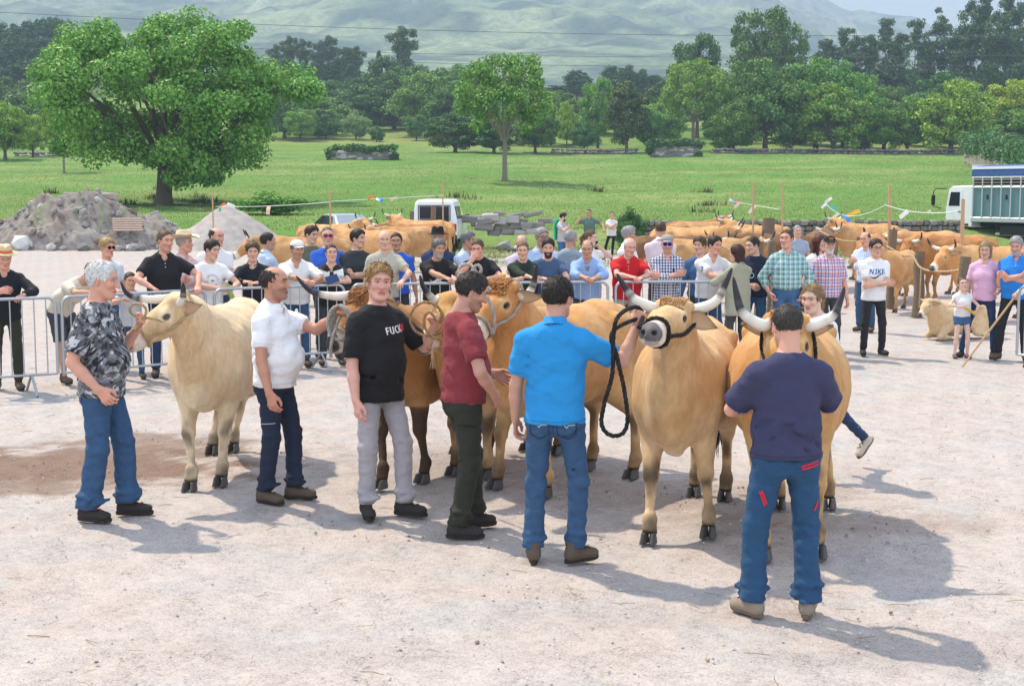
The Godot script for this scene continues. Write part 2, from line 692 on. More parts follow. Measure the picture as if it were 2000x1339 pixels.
func hair_field(kind: String, h: float) -> Field:
	var f := Field.new()
	f.h = h
	f.noise = nz
	f.amp = 0.0055
	f.nscale = Vector3(48, 26, 48)
	var e := {"buzz": 0.003, "bald": 0.004, "thin": 0.004, "short": 0.009, "side": 0.011, "curly": 0.007, "full": 0.014, "long": 0.01, "bob": 0.012, "pony": 0.006}[kind] as float
	f.ball(Vector3(0, 0.036, -0.014), I, Vector3(0.078 + e, 0.089 + e, 0.1 + e), 0.02)
	if kind in ["side", "curly", "full"]:
		f.ball(Vector3(0, 0.075, 0.005), I, Vector3(0.07 + e, 0.06 + e * 0.8, 0.085 + e), 0.03)
	if kind == "buzz": f.amp = 0.002
	if kind == "curly":
		f.amp = 0.008; f.nscale = Vector3(50, 50, 50)
	if kind == "full":
		f.amp = 0.008; f.nscale = Vector3(45, 45, 45)
	var low := -0.062
	if kind == "bob":
		f.ell(Vector3(0, 0.02, -0.05), Vector3(0, -0.1, -0.05), Vector3.RIGHT, 0.092, 0.07, 0.095, 0.062, 0.03)
		low = -0.12
	if kind == "long":
		f.ell(Vector3(0, 0.02, -0.06), Vector3(0, -0.2, -0.075), Vector3.RIGHT, 0.088, 0.05, 0.085, 0.035, 0.03)
		for s in [-1.0, 1.0]:
			f.cone(Vector3(s * 0.07, 0.03, 0.0), Vector3(s * 0.075, -0.17, -0.005), 0.028, 0.022, 0.02)
		low = -0.4
	if kind == "pony":
		f.cone(Vector3(0, 0.05, -0.11), Vector3(0, -0.02, -0.15), 0.022, 0.03, 0.02)
		f.cone(Vector3(0, -0.02, -0.15), Vector3(0, -0.16, -0.135), 0.03, 0.012, 0.02)
	# the face, the neck and the ears stay free
	var line := {"buzz": -0.052, "bald": -0.04, "thin": -0.035, "short": -0.048, "side": -0.05, "curly": -0.052, "full": -0.055, "long": -0.05, "bob": -0.06, "pony": -0.045}[kind] as float
	f.ball(Vector3(0, line, 0.105), I, Vector3(0.1, 0.14, 0.1), 0.012, 4)
	if kind in ["bald", "thin"]:
		f.ball(Vector3(0, 0.13, 0.03), I, Vector3(0.07, 0.085, 0.12) if kind == "bald" else Vector3(0.06, 0.06, 0.12), 0.012, 4)
	if kind != "pony":
		f.ball(Vector3(0, low - 0.15, 0.0), I, Vector3(0.3, 0.15, 0.3), 0.01, 4)
	else:
		f.ball(Vector3(0, low - 0.15, 0.03), I, Vector3(0.2, 0.15, 0.12), 0.01, 4)
	if not kind in ["long", "bob"]:
		for s in [-1.0, 1.0]:
			f.ball(Vector3(s * 0.085, -0.025, -0.002), I, Vector3(0.035, 0.045, 0.032), 0.01, 4)
	return f

func beard_field(h: float) -> Field:
	var f := Field.new()
	f.h = h
	f.noise = nz
	f.amp = 0.003
	f.nscale = Vector3(60, 40, 60)
	f.ell(Vector3(0, 0.0, 0.03), Vector3(0, -0.095, 0.044), Vector3.RIGHT, 0.071, 0.058, 0.052, 0.046, 0.02)
	f.ball(Vector3(0, -0.103, 0.066), I, Vector3(0.032, 0.026, 0.026), 0.02)
	f.cone(Vector3(-0.024, -0.055, 0.083), Vector3(0.024, -0.055, 0.083), 0.0115, 0.0115, 0.012)
	f.ball(Vector3(0, 0.04, 0.09), I, Vector3(0.12, 0.085, 0.062), 0.015, 4)
	f.ball(Vector3(0, 0.03, 0.0), I, Vector3(0.12, 0.04, 0.03), 0.01, 4)
	f.ball(Vector3(0, -0.068, 0.1), I, Vector3(0.02, 0.006, 0.03), 0.005, 4)
	f.ball(Vector3(0, 0.0, -0.06), I, Vector3(0.12, 0.2, 0.068), 0.01, 4)
	return f

func hand_field(pose: String, h: float) -> Field:  # a right hand: fingers along +y, palm to +z, thumb at +x
	var f := Field.new()
	f.h = h
	f.ell(Vector3(0, -0.05, 0), Vector3(0, 0.0, 0), Vector3.RIGHT, 0.027, 0.022, 0.028, 0.019, 0.02)
	f.ell(Vector3(0.002, 0.0, 0), Vector3(0.0, 0.085, 0.002), Vector3.RIGHT, 0.03, 0.016, 0.04, 0.0125, 0.018)
	f.ball(Vector3(0.024, 0.03, 0.01), Basis(Vector3.BACK, -0.4), Vector3(0.017, 0.03, 0.014), 0.015)
	var bend: Array = {"rest": [22.0, 34.0, 22.0], "fist": [72.0, 88.0, 55.0], "flat": [6.0, 8.0, 6.0], "grip": [50.0, 68.0, 45.0], "point": [40.0, 60.0, 40.0]}[pose]
	var x := [0.031, 0.0105, -0.0105, -0.03]
	var ln := [0.9, 1.0, 0.94, 0.76]
	for i in 4:
		var p := Vector3(x[i], 0.085 - 0.006 * absf(i - 1.2), 0.0)
		var a := 0.0
		var spread := (1.4 - i) * (0.05 if pose in ["fist", "grip"] else 0.09)
		var seg := [0.043, 0.027, 0.021]
		for j in 3:
			a += deg_to_rad(bend[j] * (0.5 if pose == "point" and i == 0 else 1.0) + i * 2.0)
			var d := Vector3(sin(spread) * cos(a), cos(a) * cos(spread), sin(a))
			var q: Vector3 = p + d * seg[j] * ln[i]
			f.cone(p, q, 0.0098 - j * 0.0008, 0.0092 - j * 0.0009, 0.006)
			p = q
	var t0 := Vector3(0.027, 0.022, 0.008)
	var closing: float = {"rest": 0.35, "fist": 1.0, "flat": 0.1, "grip": 0.8, "point": 0.6}[pose]
	var t1 := t0 + Vector3(0.028 - 0.012 * closing, 0.03, 0.012 + 0.014 * closing)
	var t2 := t1 + Vector3(0.014 - 0.028 * closing, 0.03, 0.006 + 0.01 * closing)
	var t3 := t2 + Vector3(0.004 - 0.026 * closing, 0.022, 0.002)
	f.cone(t0, t1, 0.0155, 0.0125, 0.012)
	f.cone(t1, t2, 0.0118, 0.0108, 0.006)
	f.cone(t2, t3, 0.0106, 0.0085, 0.006)
	return f

func shoe_field(kind: String, h: float) -> Field:  # toe to +z, the ankle above the origin
	var f := Field.new()
	f.h = h
	f.ell(Vector3(0, 0.045, -0.045), Vector3(0.004, 0.036, 0.13), Vector3.RIGHT, 0.034, 0.034, 0.044, 0.026, 0.02)
	f.ball(Vector3(0.002, 0.046, 0.12), I, Vector3(0.043, 0.032 if kind == "boot" else 0.026, 0.055), 0.02)
	f.ell(Vector3(0, 0.07, -0.03), Vector3(0, 0.058, 0.09), Vector3.RIGHT, 0.034, 0.034, 0.032, 0.02, 0.03)
	f.cone(Vector3(0, 0.06, -0.025), Vector3(0, 0.135 if kind == "boot" else 0.095, -0.02), 0.042, 0.045 if kind == "boot" else 0.04, 0.025, 2)
	f.ball(Vector3(0, -0.182, 0.05), I, Vector3(0.4, 0.2, 0.6), 0.004, 4)
	return f

func sole_shape(thick: float) -> Shape:
	var s := Shape.new()
	var ring := func(y: float, grow: float) -> Array:
		var pts := []
		for k in 20:
			var a := TAU * k / 20
			var z := -sin(a)
			var w := 0.045 if z > 0 else 0.037
			w -= 0.008 * exp(-pow((z + 0.15) * 3.0, 2.0))
			pts.append(Vector3(cos(a) * (w + grow) * (1.0 if absf(z) < 0.8 else 0.97), y, 0.048 + z * (0.133 + grow)))
		return pts
	var lv := [ring.call(0.0, -0.004), ring.call(0.006, 0.001), ring.call(thick - 0.004, 0.003), ring.call(thick, -0.002)]
	for l in 3:
		for k in 20:
			s.face([lv[l][k], lv[l + 1][k], lv[l + 1][(k + 1) % 20], lv[l][(k + 1) % 20]])
	var cap: Array = lv[3].duplicate()
	s.face(cap)
	return s

func templates() -> void:
	var all := []
	for q in [["near", 0.005], ["far", 0.0085]]:
		for kind in ["m", "f"]:
			heads[q[0] + kind] = head_field(q[1], kind == "f")
			all.append(heads[q[0] + kind])
		for pose in ["rest", "fist", "flat", "grip", "point"]:
			hands[q[0] + pose] = hand_field(pose, q[1] * 0.9)
			all.append(hands[q[0] + pose])
		for kind in ["buzz", "bald", "thin", "short", "side", "curly", "full", "long", "bob", "pony"]:
			hairs[q[0] + kind] = hair_field(kind, q[1] * 1.15)
			all.append(hairs[q[0] + kind])
		beards[q[0]] = beard_field(q[1])
		all.append(beards[q[0]])
		for kind in ["boot", "low"]:
			shoes[q[0] + kind] = shoe_field(kind, q[1] * 1.4)
			all.append(shoes[q[0] + kind])
	run_all(all)
	for key in hairs:
		var kind: String = key.trim_prefix("near").trim_prefix("far")
		hairs[key] = strands(hairs[key], (2600 if key.begins_with("near") else 420) / (3 if kind in ["buzz", "bald", "thin"] else 1), kind)

func strands(f: Field, n: int, kind: String) -> Shape:  # short locks lying on the hair
	var s := Shape.new()
	rng.seed = 9
	s.put(f)
	var flow := 0.035 if kind in ["curly", "full"] else (0.05 if kind in ["long", "bob", "pony"] else 0.026)
	for i in n:
		var k := rng.randi() % f.verts.size()
		var p := f.verts[k]
		var nr := f.norms[k]
		if nr.y < -0.5: continue
		var away := Vector3(p.x, 0.0, p.z + 0.03)
		var d := Vector3(0, -1.0, 0) + away * 5.0 + Vector3(rng.randfn(), rng.randfn(), rng.randfn()) * (0.9 if kind in ["curly", "full"] else 0.3)
		if p.y > 0.08 and p.z > 0.0: d += Vector3(0.5, 0.2, 0.6)
		d = (d - nr * d.dot(nr)).normalized()
		var w := nr.cross(d) * rng.randf_range(0.0022, 0.0045)
		var l := flow * rng.randf_range(0.6, 1.2) * (0.6 if p.z > 0.04 else 1.0)
		var v := rng.randf_range(0.6, 1.5)
		s.tint = Color(v, v, v)
		var a := p - nr * 0.002
		var m := p + d * l * 0.5 + nr * 0.005
		var e := p + d * l + nr * (0.004 if kind in ["curly", "full", "side"] else 0.001)
		var q := [s.vert(a - w, nr), s.vert(a + w, nr), s.vert(m - w, nr), s.vert(m + w, nr), s.vert(e, nr)]
		s.tri(q[0], q[1], q[3]); s.tri(q[0], q[3], q[2]); s.tri(q[2], q[3], q[4])
	return s

func run_all(fields: Array) -> void:
	var work := func(i: int): fields[i].run()
	var id := WorkerThreadPool.add_group_task(work, fields.size(), -1, true)
	WorkerThreadPool.wait_for_group_task_completion(id)

func limb(s: Vector3, t: Vector3, a: float, b: float, pole: Vector3) -> Array:  # [elbow, end] of a two-bone chain
	var v := t - s
	var d := clampf(v.length(), absf(a - b) + 0.01, a + b - 0.004)
	var w := v.normalized()
	var c := (a * a - b * b + d * d) / (2.0 * d)
	var q := (pole - w * pole.dot(w)).normalized()
	return [s + w * c + q * sqrt(maxf(0.0, a * a - c * c)), s + w * d]

func head_paint(p: Vector3, d: Dictionary) -> Color:
	var skin: Color = d.skin
	var c := skin
	var ax := absf(p.x)
	var red := Color(skin.r * 1.02, skin.g * 0.72, skin.b * 0.68)
	c = c.lerp(red, 0.55 * exp(-(pow((ax - 0.045) / 0.022, 2) + pow((p.y + 0.025) / 0.02, 2))) * (1.0 if p.z > 0.03 else 0.0))
	c = c.lerp(red, 0.5 * exp(-(pow(p.x / 0.014, 2) + pow((p.y + 0.025) / 0.016, 2))) * (1.0 if p.z > 0.08 else 0.0))
	c = c.lerp(red, 0.6 * smoothstep(0.074, 0.086, ax) * exp(-pow((p.y + 0.002) / 0.04, 2)))
	if p.z > 0.07 and absf(p.y + 0.065) < 0.013 and ax < 0.027 - absf(p.y + 0.0645) * 0.7:
		c = c.lerp(Color(skin.r * 0.8, skin.g * 0.5, skin.b * 0.48), 0.8)
		if absf(p.y + 0.0645) < 0.003: c = c.darkened(0.6)
	if d.get("stubble", 0.0) > 0.0 and p.z > -0.02 and p.y < -0.028 and p.y > -0.135:
		var w := smoothstep(-0.028, -0.05, p.y + maxf(0.0, ax - 0.03) * -0.2) * smoothstep(-0.02, 0.01, p.z) * smoothstep(-0.135, -0.11, p.y)
		if absf(p.y + 0.064) < 0.011 and ax < 0.022 and p.z > 0.07: w = 0.0
		c = c.lerp(d.get("beard_tone", Color(0.06, 0.05, 0.045)), w * d.stubble)
	var by := p.y - 0.034 + (ax - 0.03) * (ax - 0.03) * 5.0
	if p.z > 0.05 and absf(by) < 0.0065 and ax > 0.01 and ax < 0.054:
		c = c.lerp(d.get("brow", brow_tone), 0.85)
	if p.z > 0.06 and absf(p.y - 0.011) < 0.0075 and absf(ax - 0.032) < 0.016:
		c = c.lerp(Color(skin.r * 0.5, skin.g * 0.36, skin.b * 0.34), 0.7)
	return c

func person(d: Dictionary) -> Node3D:
	var near: bool = d.get("near", false)
	var q := "near" if near else "far"
	var h: float = d.get("h", 1.75)
	var s := h / 1.76
	var fem: bool = d.get("fem", false)
	var g: float = d.get("g", 1.0)
	var w: float = d.get("w", 0.93 if fem else 1.0)
	var root := thing("person", d.label, "person", d.p, deg_to_rad(d.get("yaw", 0.0)), d.get("group", ""))
	d.root = root
	if not d.has("skin"): d.skin = Color(0.5, 0.27, 0.18)
	var skin: Color = d.skin
	# --- the skeleton
	var lean := deg_to_rad(d.get("lean", 0.0))
	var tb := Basis(Vector3.UP, deg_to_rad(d.get("twist", 0.0))) * Basis(Vector3.RIGHT, lean) * Basis(Vector3.BACK, deg_to_rad(d.get("roll", 0.0)))
	var hip: Vector3 = d.get("hip", Vector3(0, 0.95 * s, 0))
	var pb := Basis(Vector3.RIGHT, lean * 0.35)
	var T := func(x: float, y: float, z: float, bend := 1.0) -> Vector3:
		return hip + (tb if bend >= 1.0 else pb.slerp(tb, bend)) * (Vector3(x, y, z) * s)
	var waist: Vector3 = T.call(0, 0.13, 0.008, 0.5)
	var ribs: Vector3 = T.call(0, 0.3, 0.012)
	var yoke: Vector3 = T.call(0, 0.455, -0.012)
	var nape: Vector3 = T.call(0, 0.51, -0.018)
	var hv: Array = d.get("head", [0.0, 0.0, 0.0])
	var hb := Basis(Vector3.UP, deg_to_rad(hv[0])) * Basis(Vector3.RIGHT, deg_to_rad(hv[1])) * Basis(Vector3.BACK, deg_to_rad(hv[2]))
	var hs: float = s * d.get("headsize", 1.0)
	var hc := nape + (tb.slerp(hb, 0.5)) * Vector3(0, 0.095, 0.022) * s + hb * Vector3(0, 0.078, 0.02) * hs
	d.hc = hc; d.hb = hb
	var jl := []
	for e in 2:
		var sg := 1.0 if e == 0 else -1.0
		var sh: Vector3 = T.call(sg * 0.172 * w, 0.418, -0.012)
		var a: Array = d.arms[e]
		var el := limb(sh, a[0], 0.29 * s, 0.25 * s, a[1])
		jl.append([sh, el[0], el[1], a[2], a[3]])
	d.arm_joints = jl
	var legs := []
	var feet: Array = d.get("feet", [[0.12, 0.03, 12.0], [-0.12, -0.02, -12.0]])
	for e in 2:
		var sg := 1.0 if e == 0 else -1.0
		var ft: Array = feet[e]
		var lift: float = ft[3] if ft.size() > 3 else 0.0
		var hj := hip + Vector3(sg * 0.088 * s, -0.03 * s, 0)
		var an := Vector3(ft[0], 0.085 * s + lift, ft[1])
		var fd := Basis(Vector3.UP, deg_to_rad(ft[2])).z
		var reach := (an - hj).length()
		var l := limb(hj, an, maxf(0.38 * s, reach * 0.512), maxf(0.37 * s, reach * 0.494), fd + Vector3(sg * 0.1, 0, 0))
		legs.append([hj, l[0], l[1], ft])
	# --- the body: one skin
	var f := Field.new()
	f.h = 0.014 if near else 0.021
	var belly: float = d.get("belly", 0.0)
	f.ell(yoke, ribs, tb.x, 0.12 * w * s, 0.07 * g * s, 0.125 * g * w * s, 0.08 * g * s, 0.05)
	f.ell(ribs, waist, tb.x, 0.125 * g * w * s, 0.08 * g * s, 0.115 * g * s, 0.078 * g * s, 0.05)
	f.ell(waist, hip - pb.y * 0.03 * s, tb.x, 0.115 * g * s, 0.078 * g * s, 0.13 * g * s, 0.085 * g * s, 0.05)
	f.cone(nape - tb.y * 0.03 * s, nape.lerp(hc, 0.55), 0.062 * s, 0.05 * hs, 0.06)
	var thin := 0.88 if fem else 1.0
	for e in 2:
		var j: Array = jl[e]
		var sg := 1.0 if e == 0 else -1.0
		f.cone(nape - tb.y * 0.03 * s, j[0], 0.05 * s, 0.052 * s, 0.05)
		f.cone(j[0], j[1], 0.052 * s * thin * sqrt(g), 0.04 * s * thin, 0.02)
		f.cone(j[1], j[1].lerp(j[2], 0.35), 0.04 * s * thin, 0.042 * s * thin, 0.015)
		f.cone(j[1].lerp(j[2], 0.35), j[2], 0.042 * s * thin, 0.0275 * s * thin, 0.015)
		if d.get("bare", false):
			var l: Array = legs[e]
			f.cone(l[0], l[1], 0.075 * s, 0.05 * s, 0.03)
			f.cone(l[1], l[1].lerp(l[2], 0.35), 0.05 * s, 0.052 * s, 0.02)
			f.cone(l[1].lerp(l[2], 0.35), l[2], 0.052 * s, 0.034 * s, 0.02)
		elif d.get("ankle", false):
			var l: Array = legs[e]
			f.cone(l[1].lerp(l[2], 0.6), l[2], 0.045 * s, 0.034 * s, 0.02)
	f.paint = func(p: Vector3, _n: Vector3) -> Color:
		var v := 1.0 + 0.07 * nz.get_noise_3dv(p * 14.0)
		return Color(skin.r * v, skin.g * v * (1.0 - 0.04 * nz.get_noise_3dv(p * 25.0 + Vector3(9, 9, 9))), skin.b * v)
	d.body = f
	jobs.append(f)
	# --- the shirt
	var sp: Dictionary = d.shirt
	var c := Field.new()
	c.h = 0.013 if near else 0.021
	c.noise = wr
	c.amp = 0.009 if near else 0.008
	c.nscale = Vector3(7, 11, 7)
	var loose: float = sp.get("loose", 1.0)
	var ck := 0.05
	c.ell(yoke, ribs, tb.x, 0.145 * w * s, 0.1 * g * s, 0.166 * w * g * s, 0.118 * g * s, ck)
	c.ell(ribs, waist, tb.x, 0.166 * g * w * s, 0.118 * g * s, 0.16 * g * s * loose, 0.118 * g * s * loose, ck)
	var drop: float = sp.get("hem", -0.075)
	var hem: Vector3 = hip + (pb * Vector3(0, drop, 0)) * s
	c.ell(waist, hem, tb.x, 0.16 * g * s * loose, 0.118 * g * s * loose, 0.184 * lerpf(1.0, g, 0.6) * s * loose, 0.14 * lerpf(1.0, g, 0.7) * s * loose, ck, 2)
	if belly > 0.0:
		c.ball(T.call(0, 0.135, 0.04 + belly * 0.3, 0.6), tb, Vector3(0.135 * g, 0.13, 0.09 + belly) * s, 0.09)
	if fem:
		for sg in [-1.0, 1.0]:
			c.ball(T.call(sg * 0.07, 0.29, 0.085), tb, Vector3(0.065, 0.06, 0.06) * s, 0.05)
	for e in 2:
		var j: Array = jl[e]
		c.cone(nape - tb.y * 0.06 * s, j[0], 0.055 * s, 0.062 * s, 0.05)
		var len: float = sp.get("sleeve", 0.6)
		var r: float = 0.067 * s * sqrt(g) * sp.get("sleeve_wide", 1.0) * (0.9 if fem else 1.0)
		if len <= 0.0:
			pass
		elif len <= 1.0:
			c.cone(j[0], j[0].lerp(j[1], len), r, r * 0.98, 0.03, 2)
		else:
			c.cone(j[0], j[1], r, r * 0.86, 0.03)
			c.cone(j[1], j[1].lerp(j[2], len - 1.0), r * 0.86, r * 0.62 if len > 1.8 else r * 0.76, 0.02, 2)
	# the neckline
	var open: float = sp.get("open", 0.0)
	c.cone(nape + tb * Vector3(0, 0.012, 0.01) * s, nape + tb * Vector3(0, 0.16, 0.05) * s, 0.058 * s, 0.09 * s, 0.012, 4)
	if open > 0.0:
		c.cone(nape + tb * Vector3(0, -0.01, 0.07) * s, nape + tb * Vector3(0, -open, 0.13) * s, 0.035 * s, 0.012 * s, 0.02, 4)
	d.cloth = c
	jobs.append(c)
	# --- the trousers
	var t := Field.new()
	t.h = 0.013 if near else 0.022
	t.noise = wr
	t.amp = 0.011
	t.nscale = Vector3(8, 15, 8)
	var tp: Dictionary = d.trousers
	var fit: float = tp.get("fit", 1.0) * lerpf(1.0, g, 0.6)
	t.ell(hip + pb.y * 0.085 * s, hip - pb.y * 0.02 * s, pb.x, 0.144 * g * s, 0.104 * g * s, 0.155 * g * s, 0.112 * g * s, 0.04, 1)
	var cut: float = tp.get("cut", 0.955)
	for e in 2:
		var l: Array = legs[e]
		var sg := 1.0 if e == 0 else -1.0
		t.ball(l[0] + Vector3(-sg * 0.012, -0.04, -0.045) * s, pb, Vector3(0.085, 0.1, 0.07) * s * lerpf(1.0, g, 0.5), 0.05)
		if cut < 0.5:
			t.cone(l[0], l[0].lerp(l[1], cut * 2.0), 0.098 * s * fit, 0.092 * s * fit, 0.03, 2)
		else:
			t.cone(l[0], l[1], 0.086 * s * fit, 0.063 * s * fit, 0.03)
			t.cone(l[1], l[1].lerp(l[2], cut * 2.0 - 1.0 if cut < 0.9 else 0.98), 0.063 * s * fit, 0.054 * s * fit * tp.get("flare", 1.0), 0.025, 2)
			if near and cut > 0.9 and tp.get("stack", true):
				for k in 3:
					var bp: Vector3 = l[1].lerp(l[2], 0.78 + k * 0.075)
					t.ball(bp + Vector3(0.006 * (k - 1), 0, 0.004), Basis(Vector3.RIGHT, 0.2 - 0.2 * k), Vector3(0.058 - k * 0.001, 0.016, 0.06) * s * fit * tp.get("flare", 1.0), 0.02)
	if not tp.get("belt", false):
		t.ball(hip + pb.y * (drop * s + 0.012 + 2.0), I, Vector3(2, 2, 2), 0.004, 4)
	if near:
		rng.seed = int(h * 1000.0)
		for e in 2:
			var l: Array = legs[e]
			for k in 9:
				var hi := k < 5
				var kc: Vector3 = l[1] + Vector3(0, rng.randf_range(-0.07, 0.1), 0) if hi else l[0].lerp(l[1], rng.randf_range(0.1, 0.5))
				if k > 6: kc = l[1].lerp(l[2], rng.randf_range(0.35, 0.8))
				crease(t, kc, (0.066 if k != 5 and k != 6 else 0.084) * s * fit, rng.randf() * TAU, rng.randf_range(0.7, 1.4), rng.randf_range(-0.05, 0.05), 0.007)
		for k in 12:
			var y := rng.randf_range(-0.02, 0.3)
			var a := rng.randf() * TAU
			var g0 := rng.randf_range(0.3, 0.7)
			var tilt := rng.randf_range(-0.09, 0.09)
			var cr := []
			for i in 3:
				var an := a + g0 * (i - 1)
				cr.append(T.call(cos(an) * 0.168 * g, y + tilt * (i - 1), sin(an) * 0.127 * g + 0.004, 0.8))
			c.cone(cr[0], cr[1], 0.002, 0.006, 0.024, 4)
			c.cone(cr[1], cr[2], 0.006, 0.002, 0.024, 4)
	d.slacks = t
	jobs.append(t)
	d.leg_joints = legs
	d.s = s; d.hs = hs; d.nape = nape; d.tb = tb; d.pb = pb; d.hip = hip; d.yoke = yoke; d.q = q
	people.append(d)
	return root

func crease(f: Field, c: Vector3, r: float, a: float, span: float, slope: float, deep_: float) -> void:  # a fold pressed into the cloth of a leg
	var p := []
	for i in 3:
		var w := a + span * (i - 1) * 0.5
		p.append(c + Vector3(cos(w) * r, slope * (i - 1), sin(w) * r))
	f.cone(p[0], p[1], 0.003, deep_, 0.02, 4)
	f.cone(p[1], p[2], deep_, 0.003, 0.02, 4)

func ring_seam(f: Field, c: Vector3, up: Vector3, w: float, m: Material, parent: Node, reach := 0.4) -> void:  # a stitched hem
	var b := Basis(up.cross(Vector3(0.3, 0.2, 0.9)).normalized(), up, Vector3.ZERO)
	b.z = b.x.cross(up).normalized()
	var s := Shape.new()
	var prev := []
	for i in 41:
		var a := TAU * i / 40.0
		var o := c + (b.x * cos(a) + b.z * sin(a)) * reach
		var at := f.cast(o, (c - o).normalized(), reach)
		if (at - c).length() < 0.01 or (at - c).length() > reach * 0.92:
			prev = []
			continue
		var out := (o - c).normalized() * 0.002
		var row := [at + out + up * w, at + out - up * w]
		if prev: s.out([prev[0], prev[1], row[1], row[0]], Vector3.ZERO, I)
		prev = row
	if s.t.size(): put("seam", s.mesh(), m, parent)

func skin_mat() -> StandardMaterial3D:
	if not mats.has("skin"):
		var m := vmat(0.55, 0.35)
		m.subsurf_scatter_enabled = true
		m.subsurf_scatter_strength = 0.03
		mats.skin = relief(m, tex.grain, 0.25, Vector3(10, 10, 10))
	return mats.skin

var mats := {}

func hair_mat(c: Color) -> StandardMaterial3D:
	var key := "hair%s" % c
	if not mats.has(key):
		mats[key] = relief(mat(c.linear_to_srgb(), 0.55), tex.hair, 0.9, Vector3(14, 5, 14))
		mats[key].vertex_color_use_as_albedo = true
	return mats[key]

func dress(d: Dictionary) -> void:  # after the fields are meshed: hang the parts on the figure
	var root: Node3D = d.root
	var s: float = d.s
	var q: String = d.q
	var near := q == "near"
	var hb: Basis = d.hb
	var hx := Transform3D(hb * Basis().scaled(Vector3(d.get("facew", 1.0), 1, 1) * d.hs), d.hc)
	var body := Shape.new()
	body.put(d.body)
	var hf: Field = heads[q + ("f" if d.get("fem", false) else "m")]
	var n0 := body.v.size()
	body.put(hf, hx)
	for i in hf.verts.size():
		body.c[n0 + i] = head_paint(hf.verts[i], d)
	for e in 2:
		var j: Array = d.arm_joints[e]
		var y: Vector3 = (j[2] - j[1]).normalized()
		if j.size() > 4 and j[4] is Array:
			y = (j[4][1] as Vector3).normalized()
		var pn: Vector3 = j[4][0] if j[4] is Array else j[4]
		pn = (pn - y * pn.dot(y)).normalized()
		var x := y.cross(pn)
		var sg := 1.0 if e == 1 else -1.0   # the right hand as built, the left hand mirrored
		var hs: float = s * (0.9 if d.get("fem", false) else 1.0)
		body.tint = Color(d.skin.r * 1.0, d.skin.g * 0.92, d.skin.b * 0.9)
		var xf := Transform3D(Basis(x * sg, y, pn) * Basis().scaled(Vector3(1, 1, 1) * hs), j[2])
		body.put(hands[q + j[3]], xf)
		j.append(xf)
	put("body", body.mesh(), skin_mat(), root)
	# eyes
	for sg in [-1.0, 1.0]:
		var eye := Shape.new()
		eye.tint = Color(0.62, 0.58, 0.55)
		var ring := []
		for i in 7:
			var a := PI * i / 6.0
			ring.append(Vector2(sin(a), -cos(a)))
		var xf := Transform3D(hb, hx * Vector3(sg * 0.032, 0.0105, 0.0735))
		eye.lathe(ring, xf.origin, Basis(hb.x * 0.0125, hb.z * 0.0095, hb.y * -0.0052) * Basis().scaled(Vector3.ONE * s), 10)
		for i in eye.v.size():
			var lp := xf.affine_inverse() * eye.v[i]
			if Vector2(lp.x, lp.y).length() < 0.0062 * s and lp.z > 0: eye.c[i] = Color(0.02, 0.015, 0.01)
		put("eye", eye.mesh(), mats.eye, root)
	# hair and beard
	if d.get("hair", "") != "":
		var hr := Shape.new()
		hr.take(hairs[q + d.hair], hx)
		put("hair", hr.mesh(), hair_mat(d.get("hair_tone", Color(0.04, 0.03, 0.02))), root)
	if d.get("beard", false):
		var br := Shape.new()
		br.put(beards[q], hx)
		put("beard", br.mesh(), hair_mat(d.get("beard_tone", Color(0.2, 0.19, 0.18))), root)
	# clothes
	var sp: Dictionary = d.shirt
	var sm := Shape.new()
	sm.put(d.cloth)
	var shirt := put(sp.get("called", "shirt"), sm.mesh(), sp.mat, root)
	if sp.get("collar", "") != "":
		var tb: Basis = d.tb
		var col := Shape.new()
		var nb: Vector3 = d.nape + tb * Vector3(0, 0.012, 0.008) * s
		var cb := tb * Basis(Vector3.RIGHT, 0.5)
		if sp.collar == "polo":
			var gap := 0.32 if sp.get("open", 0.0) > 0.0 else 0.12
			var rows := []
			for i in 25:
				var a := PI * 0.5 + gap + (TAU - gap * 2.0) * i / 24.0
				var r := 0.066 * s
				var fr := maxf(0.0, sin(a))
				var base := nb + cb * Vector3(cos(a) * r * 1.03, 0.0 - 0.012 * s * fr, sin(a) * r)
				var tall := nb + cb * Vector3(cos(a) * r * 0.99, 0.036 * s * (1.0 - 0.3 * fr), sin(a) * r * 0.98)
				var over := nb + cb * Vector3(cos(a) * r * 1.34, -0.026 * s - 0.016 * s * fr, sin(a) * (r * 1.3 + 0.02 * s * fr))
				rows.append([base, tall, tall + (over - nb).normalized() * 0.006 * s, over])
			for i in 24:
				for k in 3:
					var ps := [rows[i][k], rows[i + 1][k], rows[i + 1][k + 1], rows[i][k + 1]]
					col.face(ps)
					ps.reverse()
		else:
			var pts := []
			for i in 25:
				var a := TAU * i / 24.0
				pts.append(d.nape + cb * Vector3(cos(a) * 0.0635 * s, -0.006 * s - (0.014 * s if sin(a) > 0 else 0.0) * sin(a), 0.012 * s + sin(a) * 0.064 * s))
			col.tube(pts, [0.007 * s], 6, [], false)
		put("collar", col.mesh(), sp.get("trim", sp.mat), shirt)
	if sp.get("buttons", 0) > 0:
		for k in sp.buttons:
			var o: Vector3 = d.nape + d.tb * Vector3(0, -0.07 - k * sp.get("step", 0.075), 0.5) * s
			var at: Vector3 = d.cloth.cast(o, -d.tb.z, 0.8)
			if (at - o).length() > 0.78: continue
			var bt := Shape.new()
			bt.lathe([Vector2(0, -0.003), Vector2(0.0065, -0.001), Vector2(0.0065, 0.002), Vector2(0, 0.003)], at, d.tb * Basis(Vector3.RIGHT, PI / 2), 8)
			put("button", bt.mesh(), mats.button, shirt)
	var tm := Shape.new()
	tm.put(d.slacks)
	var slacks := put(d.trousers.get("called", "trousers"), tm.mesh(), d.trousers.mat, root)
	d.slacks_node = slacks
